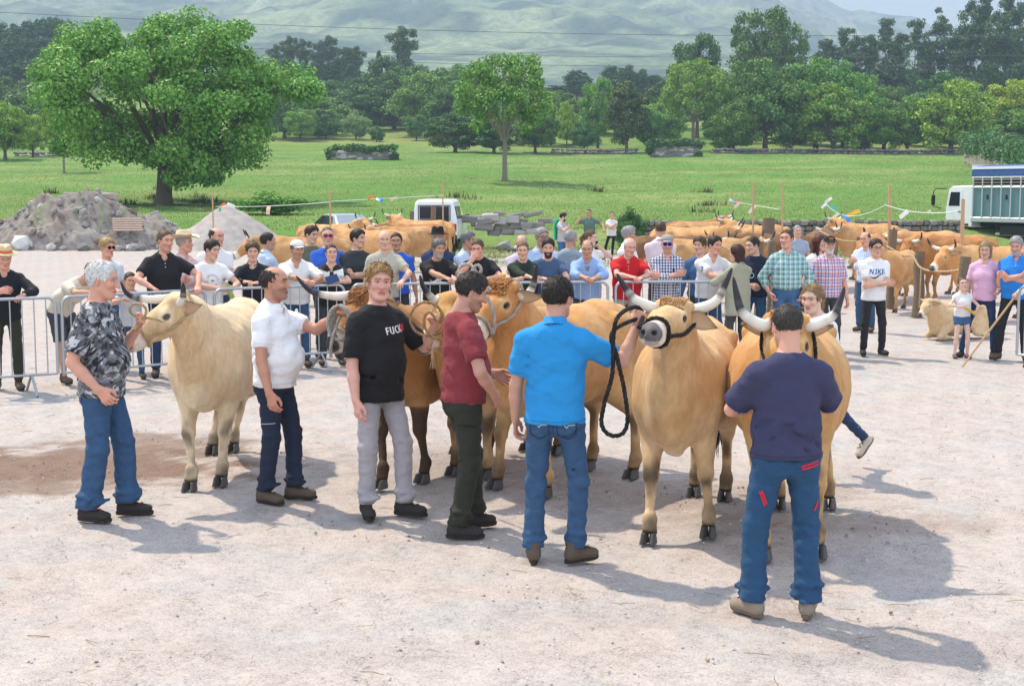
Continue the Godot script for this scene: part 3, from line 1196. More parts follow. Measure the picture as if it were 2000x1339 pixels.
	if near:
		var sc: StandardMaterial3D = sp.mat
		var dk := cloth(sc.albedo_color.srgb_to_linear() * 0.72 if sc.albedo_texture == null else Color(0.05, 0.05, 0.055))
		ring_seam(d.cloth, d.hip + d.pb.y * (sp.get("hem", -0.075) * s + 0.028), d.pb.y, 0.0018, dk, shirt)
		for j in d.arm_joints:
			var ax: Vector3 = ((j[1] as Vector3) - j[0]).normalized()
			ring_seam(d.cloth, (j[0] as Vector3).lerp(j[1], sp.get("sleeve", 0.6) - 0.08), ax, 0.0018, dk, shirt, 0.16)
	d.shirt_node = shirt
	if d.trousers.get("belt", false):
		var bs := Shape.new()
		var rows := []
		var hip: Vector3 = d.hip
		for i in 33:
			var a := TAU * i / 32.0
			var o: Vector3 = hip + d.pb * (Vector3(cos(a), 0, sin(a)) * 0.5 + Vector3(0, 0.07, 0) * s)
			var at: Vector3 = d.slacks.cast(o, (hip + d.pb.y * 0.07 * s - o).normalized(), 0.6)
			rows.append([at + (o - at).normalized() * 0.004 + d.pb.y * 0.018 * s, at + (o - at).normalized() * 0.007 - d.pb.y * 0.018 * s])
		for i in 32:
			bs.face([rows[i][0], rows[i][1], rows[i + 1][1], rows[i + 1][0]])
		put("belt", bs.mesh(), mats.belt, root)
	# shoes
	for e in 2:
		var l: Array = d.leg_joints[e]
		var ft: Array = l[3]
		var tip: float = ft[4] if ft.size() > 4 else 0.0
		var bs := Basis(Vector3.UP, deg_to_rad(ft[2])) * Basis(Vector3.RIGHT, deg_to_rad(tip))
		var ss: float = s * (0.92 if d.get("fem", false) else 0.97)
		var org: Vector3 = Vector3(ft[0], ft[3] if ft.size() > 3 else 0.0, ft[1])
		if tip != 0.0: org = l[2] - bs * Vector3(0, 0.085, -0.02) * ss
		var xf := Transform3D(bs * Basis().scaled(Vector3((1.0 if e == 0 else -1.0), 1, 1) * ss), org)
		var sh := Shape.new()
		sh.put(shoes[q + d.get("shoe", "boot")], xf)
		var so := put("shoe", sh.mesh(), d.get("shoe_mat", mats.boot), root)
		var sl := Shape.new()
		sl.take(sole_t, xf)
		if e == 1:
			for i in range(0, sl.t.size(), 3):
				var k := sl.t[i + 1]
				sl.t[i + 1] = sl.t[i + 2]
				sl.t[i + 2] = k
		put("sole", sl.mesh(), d.get("sole_mat", mats.sole), so)
		if near and d.get("laces", true):
			var lc := Shape.new()
			for k in 4:
				var z := 0.03 + k * 0.022
				var pa := []
				for i in 5:
					var x := (i - 2) * 0.012
					var o := xf * Vector3(x, 0.3, z + (0.008 if k % 2 else -0.008) * (i - 2) * 0.5)
					var lo: Vector3 = xf * (shoes[q + d.get("shoe", "boot")] as Field).cast(Vector3(x, 0.3, z + (0.008 if k % 2 else -0.008) * (i - 2) * 0.5), Vector3.DOWN, 0.4)
					pa.append(lo + Vector3(0, 0.003, 0))
				lc.tube(pa, [0.0032], 5)
			put("lace", lc.mesh(), d.get("lace_mat", mats.lace), so)

func on_head(d: Dictionary, called: String, sh: Shape, m: Material) -> MeshInstance3D:  # shape given in head axes
	var o := Shape.new()
	o.take(sh, Transform3D(d.hb * Basis().scaled(Vector3.ONE * d.hs), d.hc))
	return put(called, o.mesh(), m, d.root)

# ---------------------------------------------------------------- cattle
var herd: Array = []

func head_basis(fwd: Vector3, roll := 0.0) -> Basis:
	var z := fwd.normalized()
	var x := Vector3.UP.cross(z).normalized()
	return Basis(x, z.cross(x), z) * Basis(Vector3.BACK, roll)

# d: p, yaw, poll (cow axes), face (direction the face points, cow axes), legs, coat ...
func cow(d: Dictionary) -> Node3D:
	var root := thing(d.get("called", "cow"), d.label, "cow", d.p, deg_to_rad(d.yaw), d.get("group", ""))
	root.scale = Vector3.ONE * d.get("size", 1.0)
	var f := Field.new()
	f.h = d.get("h", 0.022)
	f.noise = wr
	f.amp = 0.01
	f.nscale = Vector3(7, 2.4, 7)
	var fat: float = d.get("fat", 1.0)
	var R := Vector3.RIGHT
	var kk := 0.08
	f.ell(Vector3(0, 1.08, -0.80), Vector3(0, 1.06, -0.52), R, 0.19, 0.23, 0.27 * fat, 0.31, kk)
	f.ell(Vector3(0, 1.06, -0.52), Vector3(0, 0.98, -0.12), R, 0.27 * fat, 0.31, 0.33 * fat, 0.37, kk)
	f.ell(Vector3(0, 0.98, -0.12), Vector3(0, 0.96, 0.2), R, 0.33 * fat, 0.37, 0.325 * fat, 0.38, kk)
	f.ell(Vector3(0, 0.96, 0.2), Vector3(0, 1.0, 0.52), R, 0.325 * fat, 0.38, 0.25, 0.36, kk)
	f.ell(Vector3(0, 1.0, 0.52), Vector3(0, 1.0, 0.74), R, 0.25, 0.36, 0.16, 0.25, kk)
	f.ball(Vector3(0, 0.78, 0.62), I, Vector3(0.15, 0.17, 0.18), 0.12)            # brisket
	f.cone(Vector3(0, 1.29, 0.42), Vector3(0, 1.32, 0.1), 0.06, 0.05, 0.1)        # withers
	f.cone(Vector3(0, 1.3, -0.2), Vector3(0, 1.32, -0.62), 0.045, 0.05, 0.1)      # back line
	f.ball(Vector3(0, 1.28, -0.8), I, Vector3(0.05, 0.05, 0.1), 0.08)
	for s in [-1.0, 1.0]:
		f.ball(Vector3(s * 0.23 * fat, 1.25, -0.46), I, Vector3(0.055, 0.05, 0.07), 0.045)
		f.ball(Vector3(s * 0.15, 1.14, -0.87), I, Vector3(0.05, 0.06, 0.05), 0.04)
		f.ell(Vector3(s * 0.18, 1.02, -0.62), Vector3(s * 0.17, 0.68, -0.58), R, 0.125, 0.25, 0.1, 0.18, 0.05)
		f.ball(Vector3(s * 0.215, 0.98, 0.46), Basis(R, -0.25), Vector3(0.095, 0.27, 0.15), 0.05)   # shoulder
		# a shallow flank between rib and hip
		f.ball(Vector3(s * 0.41 * fat, 1.16, -0.33), I, Vector3(0.1, 0.11, 0.12), 0.09, 4)
		f.ball(Vector3(s * 0.385 * fat, 0.95, 0.25), Basis(R, -0.2), Vector3(0.055, 0.3, 0.045), 0.08, 4)
		f.ball(Vector3(s * 0.3, 1.1, 0.72), Basis(R, -0.4), Vector3(0.08, 0.24, 0.05), 0.08, 4)
		f.ball(Vector3(s * 0.385 * fat, 0.82, -0.34), Basis(R, 0.25), Vector3(0.06, 0.2, 0.05), 0.08, 4)
	var fr: Array = d.get("front", [[0.15, 0.5], [-0.15, 0.5]])   # hoof x, z of left and right
	var hd: Array = d.get("hind", [[0.15, -0.72], [-0.15, -0.72]])
	var hooves := []
	var lies: bool = d.get("lying", false)
	for e in 2:
		var s := 1.0 if e == 0 else -1.0
		if lies:
			f.cone(Vector3(s * 0.2, 0.8, 0.5), Vector3(s * 0.22, 0.58, 0.72), 0.11, 0.07, 0.06)
			f.cone(Vector3(s * 0.22, 0.58, 0.72), Vector3(s * 0.2, 0.56, 0.4), 0.06, 0.045, 0.04)
			f.ell(Vector3(s * 0.27, 0.82, -0.55), Vector3(s * 0.36, 0.68, -0.25), R, 0.12, 0.2, 0.08, 0.1, 0.08)
			f.cone(Vector3(s * 0.36, 0.66, -0.2), Vector3(s * 0.38, 0.58, -0.6), 0.07, 0.05, 0.05)
			continue
		var p := Vector3(fr[e][0], 0, fr[e][1])
		var el := Vector3(s * 0.17, 0.74, 0.44)
		var kn := Vector3(lerpf(el.x, p.x, 0.55), 0.42, lerpf(el.z + 0.06, p.z, 0.5))
		var ft := Vector3(p.x, 0.15, p.z - 0.035)
		f.ell(Vector3(s * 0.18, 0.9, 0.46), el, R, 0.1, 0.17, 0.08, 0.12, 0.06)
		f.cone(el, kn, 0.1, 0.048, 0.04)
		f.ball(kn, I, Vector3(0.053, 0.06, 0.058), 0.022)
		f.cone(kn, ft, 0.038, 0.033, 0.022)
		f.ball(ft, I, Vector3(0.047, 0.045, 0.05), 0.03)
		f.cone(ft, p + Vector3(0, 0.06, 0.0), 0.043, 0.05, 0.02, 2)
		hooves.append(p + Vector3(0, 0, 0.012))
		p = Vector3(hd[e][0], 0, hd[e][1])
		var st := Vector3(s * 0.18, 0.72, -0.46 + (p.z + 0.72) * 0.4)
		var hk := Vector3(lerpf(s * 0.16, p.x, 0.8), 0.5, p.z - 0.1)
		ft = Vector3(p.x, 0.15, p.z - 0.045)
		f.ell(Vector3(s * 0.17, 0.86, -0.6), st.lerp(hk, 0.5) + Vector3(0, 0.02, -0.03), R, 0.1, 0.19, 0.07, 0.1, 0.06)
		f.cone(st, hk, 0.1, 0.052, 0.06)
		f.cone(Vector3(s * 0.16, 0.85, -0.74), hk + Vector3(0, 0.03, -0.03), 0.09, 0.035, 0.07)
		f.ball(hk, I, Vector3(0.046, 0.06, 0.06), 0.03)
		f.cone(hk, ft, 0.04, 0.034, 0.022)
		f.ball(ft, I, Vector3(0.046, 0.045, 0.05), 0.03)
		f.cone(ft, p + Vector3(0, 0.06, -0.005), 0.043, 0.05, 0.02, 2)
		hooves.append(p + Vector3(0, 0, 0.012))
	if d.get("udder", true) and not lies:
		f.ball(Vector3(0, 0.66, -0.42), I, Vector3(0.13, 0.1, 0.16), 0.07)
	if d.get("teats", false):
		for s in [-1.0, 1.0]:
			f.ball(Vector3(s * 0.035, 0.6, 0.62), I, Vector3(0.028, 0.045, 0.03), 0.04)
	# neck and head
	var poll: Vector3 = d.poll
	var hb := head_basis(d.face, deg_to_rad(d.get("tilt", 0.0)))
	var H := func(x: float, y: float, z: float) -> Vector3: return poll + hb * Vector3(x, y, z)
	var nk := Vector3(0, 1.1, 0.55)
	var nm: Vector3 = nk.lerp(H.call(0, -0.04, -0.02), 0.55) + Vector3(0, 0.02, 0.04)
	var np: Vector3 = H.call(0, -0.06, -0.02)
	f.ell(nk, nm, R, 0.16, 0.27, 0.125, 0.2, 0.1)
	f.ell(nm, np, R, 0.125, 0.2, 0.1, 0.13, 0.08)
	f.ell(Vector3(0, 0.76, 0.66), H.call(0, -0.2, 0.08), R, 0.04, 0.15, 0.035, 0.075, 0.07)   # dewlap
	f.ell(H.call(0, -0.05, 0.0), H.call(0, -0.055, 0.2), hb.x, 0.115, 0.1, 0.106, 0.09, 0.04)
	f.ell(H.call(0, -0.055, 0.17), H.call(0, -0.075, 0.41), hb.x, 0.085, 0.085, 0.062, 0.058, 0.05)
	f.ball(H.call(0, -0.085, 0.445), hb, Vector3(0.077, 0.062, 0.068), 0.035)
	f.ball(H.call(0, -0.135, 0.425), hb, Vector3(0.05, 0.03, 0.055), 0.03)
	f.ell(H.call(0, -0.13, 0.06), H.call(0, -0.135, 0.38), hb.x, 0.075, 0.075, 0.042, 0.035, 0.05)
	f.ball(H.call(0, 0.04, 0.01), hb, Vector3(0.085, 0.035, 0.06), 0.04)
	for s in [-1.0, 1.0]:
		f.ball(H.call(s * 0.088, -0.025, 0.14), hb, Vector3(0.026, 0.03, 0.045), 0.04)
		f.cone(H.call(s * 0.05, 0.02, 0.0), H.call(s * 0.1, 0.022, -0.005), 0.04, 0.034, 0.04)
		f.ball(H.call(s * 0.07, -0.12, 0.12), hb, Vector3(0.035, 0.06, 0.07), 0.04)
		f.ball(H.call(s * 0.108, -0.03, 0.152), hb, Vector3(0.016, 0.013, 0.02), 0.014, 4)
		f.ball(H.call(s * 0.038, -0.072, 0.508), hb, Vector3(0.017, 0.017, 0.02), 0.014, 4)
		f.cone(H.call(s * 0.02, -0.118, 0.51), H.call(s * 0.082, -0.125, 0.40), 0.005, 0.005, 0.012, 4)
	var bright: Color = d.coat
	var pale: Color = d.get("pale", bright.lerp(Color(0.75, 0.62, 0.45), 0.45))
	var dark: Color = d.get("dark", Color(0.03, 0.022, 0.018))
	var dl: float = d.get("dark_legs", 0.5)
	var inv := hb.inverse()
	var muzzle: Color = d.get("muzzle", Color(0.1, 0.095, 0.1))
	var sd := float(used.get("cow", 0)) * 3.7
	var tan_head: Color = d.get("head_coat", bright)
	f.paint = func(p: Vector3, n: Vector3) -> Color:
		var w1 := nz.get_noise_3dv(p * 3.0 + Vector3(sd, 0, 0))
		var w2 := nz.get_noise_3d(p.x * 26.0, p.y * 10.0, p.z * 26.0 + sd)
		var c := bright.lerp(pale, clampf(0.25 + w1 * 0.5, 0.0, 0.7))
		c = c.lerp(pale, 0.7 * smoothstep(0.85, 0.6, p.y))               # belly and the inside of the legs
		c = c.lerp(bright * 0.72, d.get("shade", 0.35) * 1.3 * smoothstep(0.12, 0.4, nz.get_noise_3dv(p * 1.7 + Vector3(0, sd, 0)) + 0.15))
		var l := inv * (p - poll)
		if p.y < 0.6 and not lies:
			# dark hair: the knee's front, the cannon and the ring over the hoof
			var k := dl * smoothstep(0.16, 0.02, absf(p.y - 0.40 - w1 * 0.1)) * smoothstep(0.1, 0.9, n.z + w1)
			k = maxf(k, dl * smoothstep(0.32 + w1 * 0.15, 0.12, p.y) * clampf(0.45 + w1 + n.z * 0.4, 0.0, 1.0))
			k = maxf(k, dl * 1.3 * smoothstep(0.11, 0.08, p.y))
			k = maxf(k, d.get("black_legs", 0.0) * smoothstep(0.75, 0.55, p.y))
			c = c.lerp(dark, clampf(k, 0.0, 0.92))
		if l.z > -0.12 and l.length() < 0.65 and p.z > 0.35:
			c = c.lerp(tan_head.lerp(bright, 0.5), smoothstep(-0.12, 0.05, l.z))
			var e := Vector2(l.z - 0.15, l.y + 0.03).length()
			c = c.lerp(pale, 0.75 * smoothstep(0.085, 0.03, e) * smoothstep(0.05, 0.08, absf(l.x)))
			c = c.lerp(dark, 0.9 * smoothstep(0.03, 0.018, Vector2((l.z - 0.152) * 0.75, l.y + 0.03).length()) * smoothstep(0.06, 0.08, absf(l.x)))
			c = c.lerp(Color(0.74, 0.66, 0.56), 0.9 * smoothstep(0.33, 0.40, l.z))
			var pad := smoothstep(0.440, 0.465, l.z + (l.y + 0.08) * 0.35) * smoothstep(-0.135, -0.12, l.y)
			c = c.lerp(muzzle, pad)
			c = c.lerp(Color(0.3, 0.25, 0.24), 0.7 * smoothstep(-0.118, -0.13, l.y) * smoothstep(0.45, 0.48, l.z))
			if Vector2(absf(l.x) - 0.038, l.y + 0.072).length() < 0.017 and l.z > 0.47: c = Color(0.02, 0.015, 0.015)
		var w3 := nz.get_noise_3d(p.x * 70.0, p.y * 16.0, p.z * 70.0 + sd)
		var v := 1.0 + w2 * 0.17 + w3 * 0.08
		return Color(c.r * v, c.g * v, c.b * v)
	var box := AABB(H.call(0, -0.06, 0.24), Vector3.ZERO)
	for x in [-1, 1]:
		for y in [-1, 1]:
			for z in [-1, 1]:
				box = box.expand(H.call(x * 0.13, -0.05 + y * 0.14, 0.25 + z * 0.31))
	var fields := [f]
	if d.get("fine", false):
		var e := Field.new()
		for key in ["A", "AB", "INV", "LEN", "U", "V", "W", "RU0", "RU1", "RV0", "RV1", "K", "FL"]:
			e.set(key, f.get(key).duplicate())
		e.noise = wr; e.amp = f.amp; e.nscale = f.nscale; e.n = f.n; e.lo = f.lo; e.hi = f.hi; e.paint = f.paint
		e.h = 0.008
		e.only = box
		f.skip = box.grow(-f.h * 1.6)
		fields.append(e)
	d.fields = fields
	jobs.append_array(fields)
	d.root = root; d.hb = hb; d.hooves = hooves
	herd.append(d)
	return root

func horn_shape(pts: Array, r0: float, tip: float) -> Shape:
	var s := Shape.new()
	var cv := Curve3D.new()
	for i in pts.size():
		var dv: Vector3 = (pts[mini(i + 1, pts.size() - 1)] - pts[maxi(i - 1, 0)]) * 0.22
		cv.add_point(pts[i], -dv, dv)
	var path := []
	var rad := []
	var cols := []
	for i in 17:
		var t := i / 16.0
		path.append(cv.sample_baked(t * cv.get_baked_length(), true))
		rad.append(r0 * pow(1.0 - t, 0.62) + 0.004)
		var w := smoothstep(tip - 0.12, tip + 0.1, t + 0.06 * sin(i * 2.3))
		var base := Color(0.42, 0.33, 0.22).lerp(Color(0.74, 0.7, 0.62), smoothstep(0.0, 0.25, t))
		cols.append(base.lerp(Color(0.025, 0.022, 0.025), w))
	s.tube(path, rad, 12, cols)
	return s

func ear_shape(b: Transform3D, c: Color, inner: Color) -> Shape:  # a leaf-shaped cup along +x, opening to +z
	var s := Shape.new()
	for side in 2:
		var rows := []
		for i in 9:
			var t := i / 8.0
			var wd := 0.052 * sin(PI * pow(t, 0.7)) * (1.0 - 0.15 * t) + 0.014 * (1.0 - t)
			var row := []
			for k in 7:
				var u := (k - 3) / 3.0
				var z := 0.035 * u * u * (1.0 - t * 0.5) - 0.03 * t * t - (0.008 if side else 0.0)
				var edge := smoothstep(0.6, 1.0, absf(u))
				s.tint = (inner if side == 0 else c).lerp(c * 0.45, maxf(edge * 0.6, smoothstep(0.75, 1.0, t) * 0.7))
				row.append(s.vert(b * Vector3(t * 0.2, u * wd - 0.03 * t, z), (b.basis * Vector3(0.1, -u * 0.5, 1.0 if side == 0 else -1.0)).normalized()))
			rows.append(row)
		for i in 8:
			for k in 6:
				if side == 0:
					s.tri(rows[i][k], rows[i][k + 1], rows[i + 1][k + 1]); s.tri(rows[i][k], rows[i + 1][k + 1], rows[i + 1][k])
				else:
					s.tri(rows[i][k], rows[i + 1][k + 1], rows[i][k + 1]); s.tri(rows[i][k], rows[i + 1][k], rows[i + 1][k + 1])
	return s

func hoof_shape(p: Vector3, yaw := 0.0) -> Shape:
	var s := Shape.new()
	s.tint = Color(0.085, 0.08, 0.08)
	for e in [-1.0, 1.0]:
		var rows := []
		var b := Basis(Vector3.UP, yaw + e * 0.1)
		for lv in [[0.0, 1.08, 0.0], [0.012, 1.1, 0.0], [0.045, 0.9, -0.006], [0.068, 0.8, -0.012]]:
			var row := []
			for k in 12:
				var a := TAU * k / 12
				var z := sin(a)
				var x := cos(a) * (0.026 if z < 0.2 else 0.026 * (1.0 - 0.35 * (z - 0.2)))
				row.append(p + b * Vector3(e * 0.028 + x * lv[1], lv[0], 0.008 + z * 0.056 * lv[1] + (0.02 * lv[1] if z > 0.5 else 0.0) + lv[2]))
			rows.append(row)
		for l in 3:
			for k in 12:
				s.face([rows[l][k], rows[l + 1][k], rows[l + 1][(k + 1) % 12], rows[l][(k + 1) % 12]])
		s.face(rows[3])
	return s

func finish_cow(d: Dictionary) -> void:
	var root: Node3D = d.root
	var hb: Basis = d.hb
	var poll: Vector3 = d.poll
	var b := Shape.new()
	for f in d.fields: b.put(f)
	put("body", b.mesh(), mats.hide, root)
	for p in d.hooves:
		put("hoof", hoof_shape(p).mesh(), mats.hoof, root)
	var hp: Array = d.get("horn", [[0.09, 0.022, -0.005], [0.2, 0.02, 0.02], [0.3, 0.06, 0.07], [0.36, 0.2, 0.09]])
	var hr: Array = d.get("horn_right", hp)
	for e in 2:
		var s := 1.0 if e == 0 else -1.0
		var src := hp if e == 0 else hr
		var pts := src.map(func(v): return poll + hb * Vector3(v[0] * s, v[1], v[2]))
		put("horn", horn_shape(pts, d.get("horn_r", 0.034), d.get("tip", 0.62)).mesh(), mats.horn, root)
		var up := Basis(Vector3.BACK, deg_to_rad(d.get("ear_drop", -12.0))) * Basis(Vector3.UP, deg_to_rad(d.get("ear_back", 18.0)))
		var eb := Transform3D(hb * Basis().scaled(Vector3(s, 1, 1)) * up, poll + hb * Vector3(s * 0.1, -0.025, 0.0))
		var ear := ear_shape(eb, (d.coat as Color) * 0.8, Color(0.55, 0.38, 0.24))
		if s < 0:
			for i in range(0, ear.t.size(), 3):
				var k := ear.t[i + 1]
				ear.t[i + 1] = ear.t[i + 2]
				ear.t[i + 2] = k
		put("ear", ear.mesh(), mats.hide, root)
		var eye := Shape.new()
		var ring := []
		for i in 7: ring.append(Vector2(sin(PI * i / 6.0), -cos(PI * i / 6.0)) * 0.019)
		eye.tint = Color(0.012, 0.01, 0.01)
		eye.lathe(ring, poll + hb * Vector3(s * 0.098, -0.03, 0.152), hb * Basis().scaled(Vector3(0.8, 0.75, 1.1)), 10)
		put("eye", eye.mesh(), mats.eye, root)
	var tail := Shape.new()
	var lies: bool = d.get("lying", false)
	var sway: float = d.get("sway", 0.03)
	var tp := [Vector3(0, 1.27, -0.86), Vector3(0, 1.24, -0.94), Vector3(sway, 1.05, -0.98), Vector3(sway * 2.0, 0.8, -0.97), Vector3(sway * 2.0, 0.6, -0.96)]
	if not lies:
		tail.tube(tp, [0.04, 0.034, 0.026, 0.02, 0.016], 8, [(d.coat as Color) * 0.9])
		var tl := put("tail", tail.mesh(), mats.hide, root)
		var tuft := Shape.new()
		rng.seed = 77
		for i in 46:
			var o := Vector3(rng.randf_range(-1, 1), 0, rng.randf_range(-1, 1)) * 0.014
			var e := o * rng.randf_range(1.5, 4.0)
			var top: Vector3 = tp[4] + Vector3(0, rng.randf_range(0.0, 0.12), 0) + o
			var ln := rng.randf_range(0.2, 0.38)
			tuft.tube([top, top + e * 0.6 + Vector3(0, -ln * 0.5, 0), top + e + Vector3(rng.randf_range(-0.02, 0.02), -ln, rng.randf_range(-0.02, 0.02))], [0.006, 0.006, 0.001], 4, [Color(0.03, 0.02, 0.016)], false)
		put("tail_tuft", tuft.mesh(), mats.hide, tl)
	if d.get("curls", 0.0) > 0.0:   # the curly hair of the poll
		var cs := Shape.new()
		rng.seed = 5
		for i in 420:
			var x := rng.randf_range(-0.085, 0.085)
			var z := rng.randf_range(-0.05, 0.11)
			var o: Vector3 = poll + hb * Vector3(x, 0.25, z)
			var at: Vector3 = (d.fields[0] as Field).cast(o, -hb.y, 0.35)
			var l: float = d.curls * rng.randf_range(0.5, 1.1)
			var w := hb * Vector3(rng.randf_range(-0.5, 0.5) + x * 4.0, 0.8, rng.randf_range(0.0, 0.9)).normalized()
			var v := rng.randf_range(0.85, 1.1)
			var cc: Color = d.get("curl_tone", Color(0.36, 0.16, 0.055))
			cs.tube([at - w * 0.005, at + w * l * 0.5 + Vector3(0, 0.004, 0), at + w * l + hb.z * l * 0.5 - hb.y * l * 0.25], [0.0042, 0.0042, 0.0015], 4, [Color(cc.r * v, cc.g * v, cc.b * v)], false)
		put("poll_hair", cs.mesh(), mats.hide, root)

func to_cow(d: Dictionary, p: Vector3) -> Vector3:  # a point of the place in the cow's own axes
	return (Basis(Vector3.UP, deg_to_rad(d.yaw)).inverse() * (p - d.p)) / d.get("size", 1.0)

func from_cow(d: Dictionary, p: Vector3) -> Vector3:
	return d.p + Basis(Vector3.UP, deg_to_rad(d.yaw)) * (p * d.get("size", 1.0))

# ---------------------------------------------------------------- materials
func cloth(c: Color, rough := 0.9) -> StandardMaterial3D:  # linear colour of a plain cloth
	var key := "cloth%s" % c
	if not mats.has(key):
		var m := mat(c.linear_to_srgb(), rough)
		m.rim_enabled = true
		m.rim = 0.12
		m.rim_tint = 0.5
		mats[key] = relief(m, tex.weave, 0.9, Vector3(3.5, 3.5, 3.5))
	return mats[key]

func patterned(key: String, size: int, scale: float, fill: Callable, rough := 0.9) -> StandardMaterial3D:
	if not mats.has(key):
		var im := Image.create(size, size, false, Image.FORMAT_RGB8)
		for y in size:
			for x in size:
				im.set_pixel(x, y, (fill.call(float(x) / size, float(y) / size) as Color).linear_to_srgb())
		var m := mat(Color.WHITE, rough)
		m.albedo_texture = ImageTexture.create_from_image(im)
		m.uv1_triplanar = true
		m.uv1_scale = Vector3.ONE * scale
		m.uv1_triplanar_sharpness = 4.0
		mats[key] = m
	return mats[key]

func plaid(key: String, base: Color, bands: Array, scale: float) -> StandardMaterial3D:  # bands: [from, to, colour, strength]
	return patterned(key, 96, scale, func(u: float, v: float) -> Color:
		var c := base
		for b in bands:
			if u >= b[0] and u < b[1]: c = c.lerp(b[2], b[3] * 0.5)
			if v >= b[0] and v < b[1]: c = c.lerp(b[2], b[3] * 0.5)
		return c)

func grit(size: int, octs: Array, seed_: int) -> Image:  # tileable speckle: sums of random lattices
	rng.seed = seed_
	var sum := PackedFloat32Array()
	sum.resize(size * size)
	for o in octs:
		var n: int = o[0]
		var by := PackedByteArray()
		by.resize(n * n)
		for i in n * n: by[i] = rng.randi() % 256
		var pad := PackedByteArray()
		var w := n + 8
		pad.resize(w * w)
		for y in w:
			for x in w: pad[y * w + x] = by[((y + n - 4) % n) * n + (x + n - 4) % n]
		var im := Image.create_from_data(w, w, false, Image.FORMAT_L8, pad)
		var k := size / n
		im.resize(w * k, w * k, Image.INTERPOLATE_CUBIC)
		im = im.get_region(Rect2i(4 * k, 4 * k, size, size))
		var data := im.get_data()
		var amp: float = o[1] / 255.0
		for i in size * size: sum[i] += data[i] * amp
	var lo := 1e9
	var hi := -1e9
	for v in sum:
		lo = minf(lo, v); hi = maxf(hi, v)
	var out := PackedByteArray()
	out.resize(size * size)
	for i in size * size: out[i] = int(255.0 * (sum[i] - lo) / (hi - lo))
	return Image.create_from_data(size, size, false, Image.FORMAT_L8, out)

func toned(im: Image, stops: Array) -> ImageTexture:
	var g := ramp(stops)
	var lut := []
	for i in 256: lut.append(g.sample(i / 255.0))
	var d := im.get_data()
	var out := PackedByteArray()
	out.resize(d.size() * 3)
	for i in d.size():
		var c: Color = lut[d[i]]
		out[i * 3] = c.r8; out[i * 3 + 1] = c.g8; out[i * 3 + 2] = c.b8
	return ImageTexture.create_from_image(Image.create_from_data(im.get_width(), im.get_height(), false, Image.FORMAT_RGB8, out))

func bumped(im: Image, strength: float) -> ImageTexture:
	var c: Image = im.duplicate()
	c.convert(Image.FORMAT_RGBA8)
	c.bump_map_to_normal_map(strength)
	return ImageTexture.create_from_image(c)

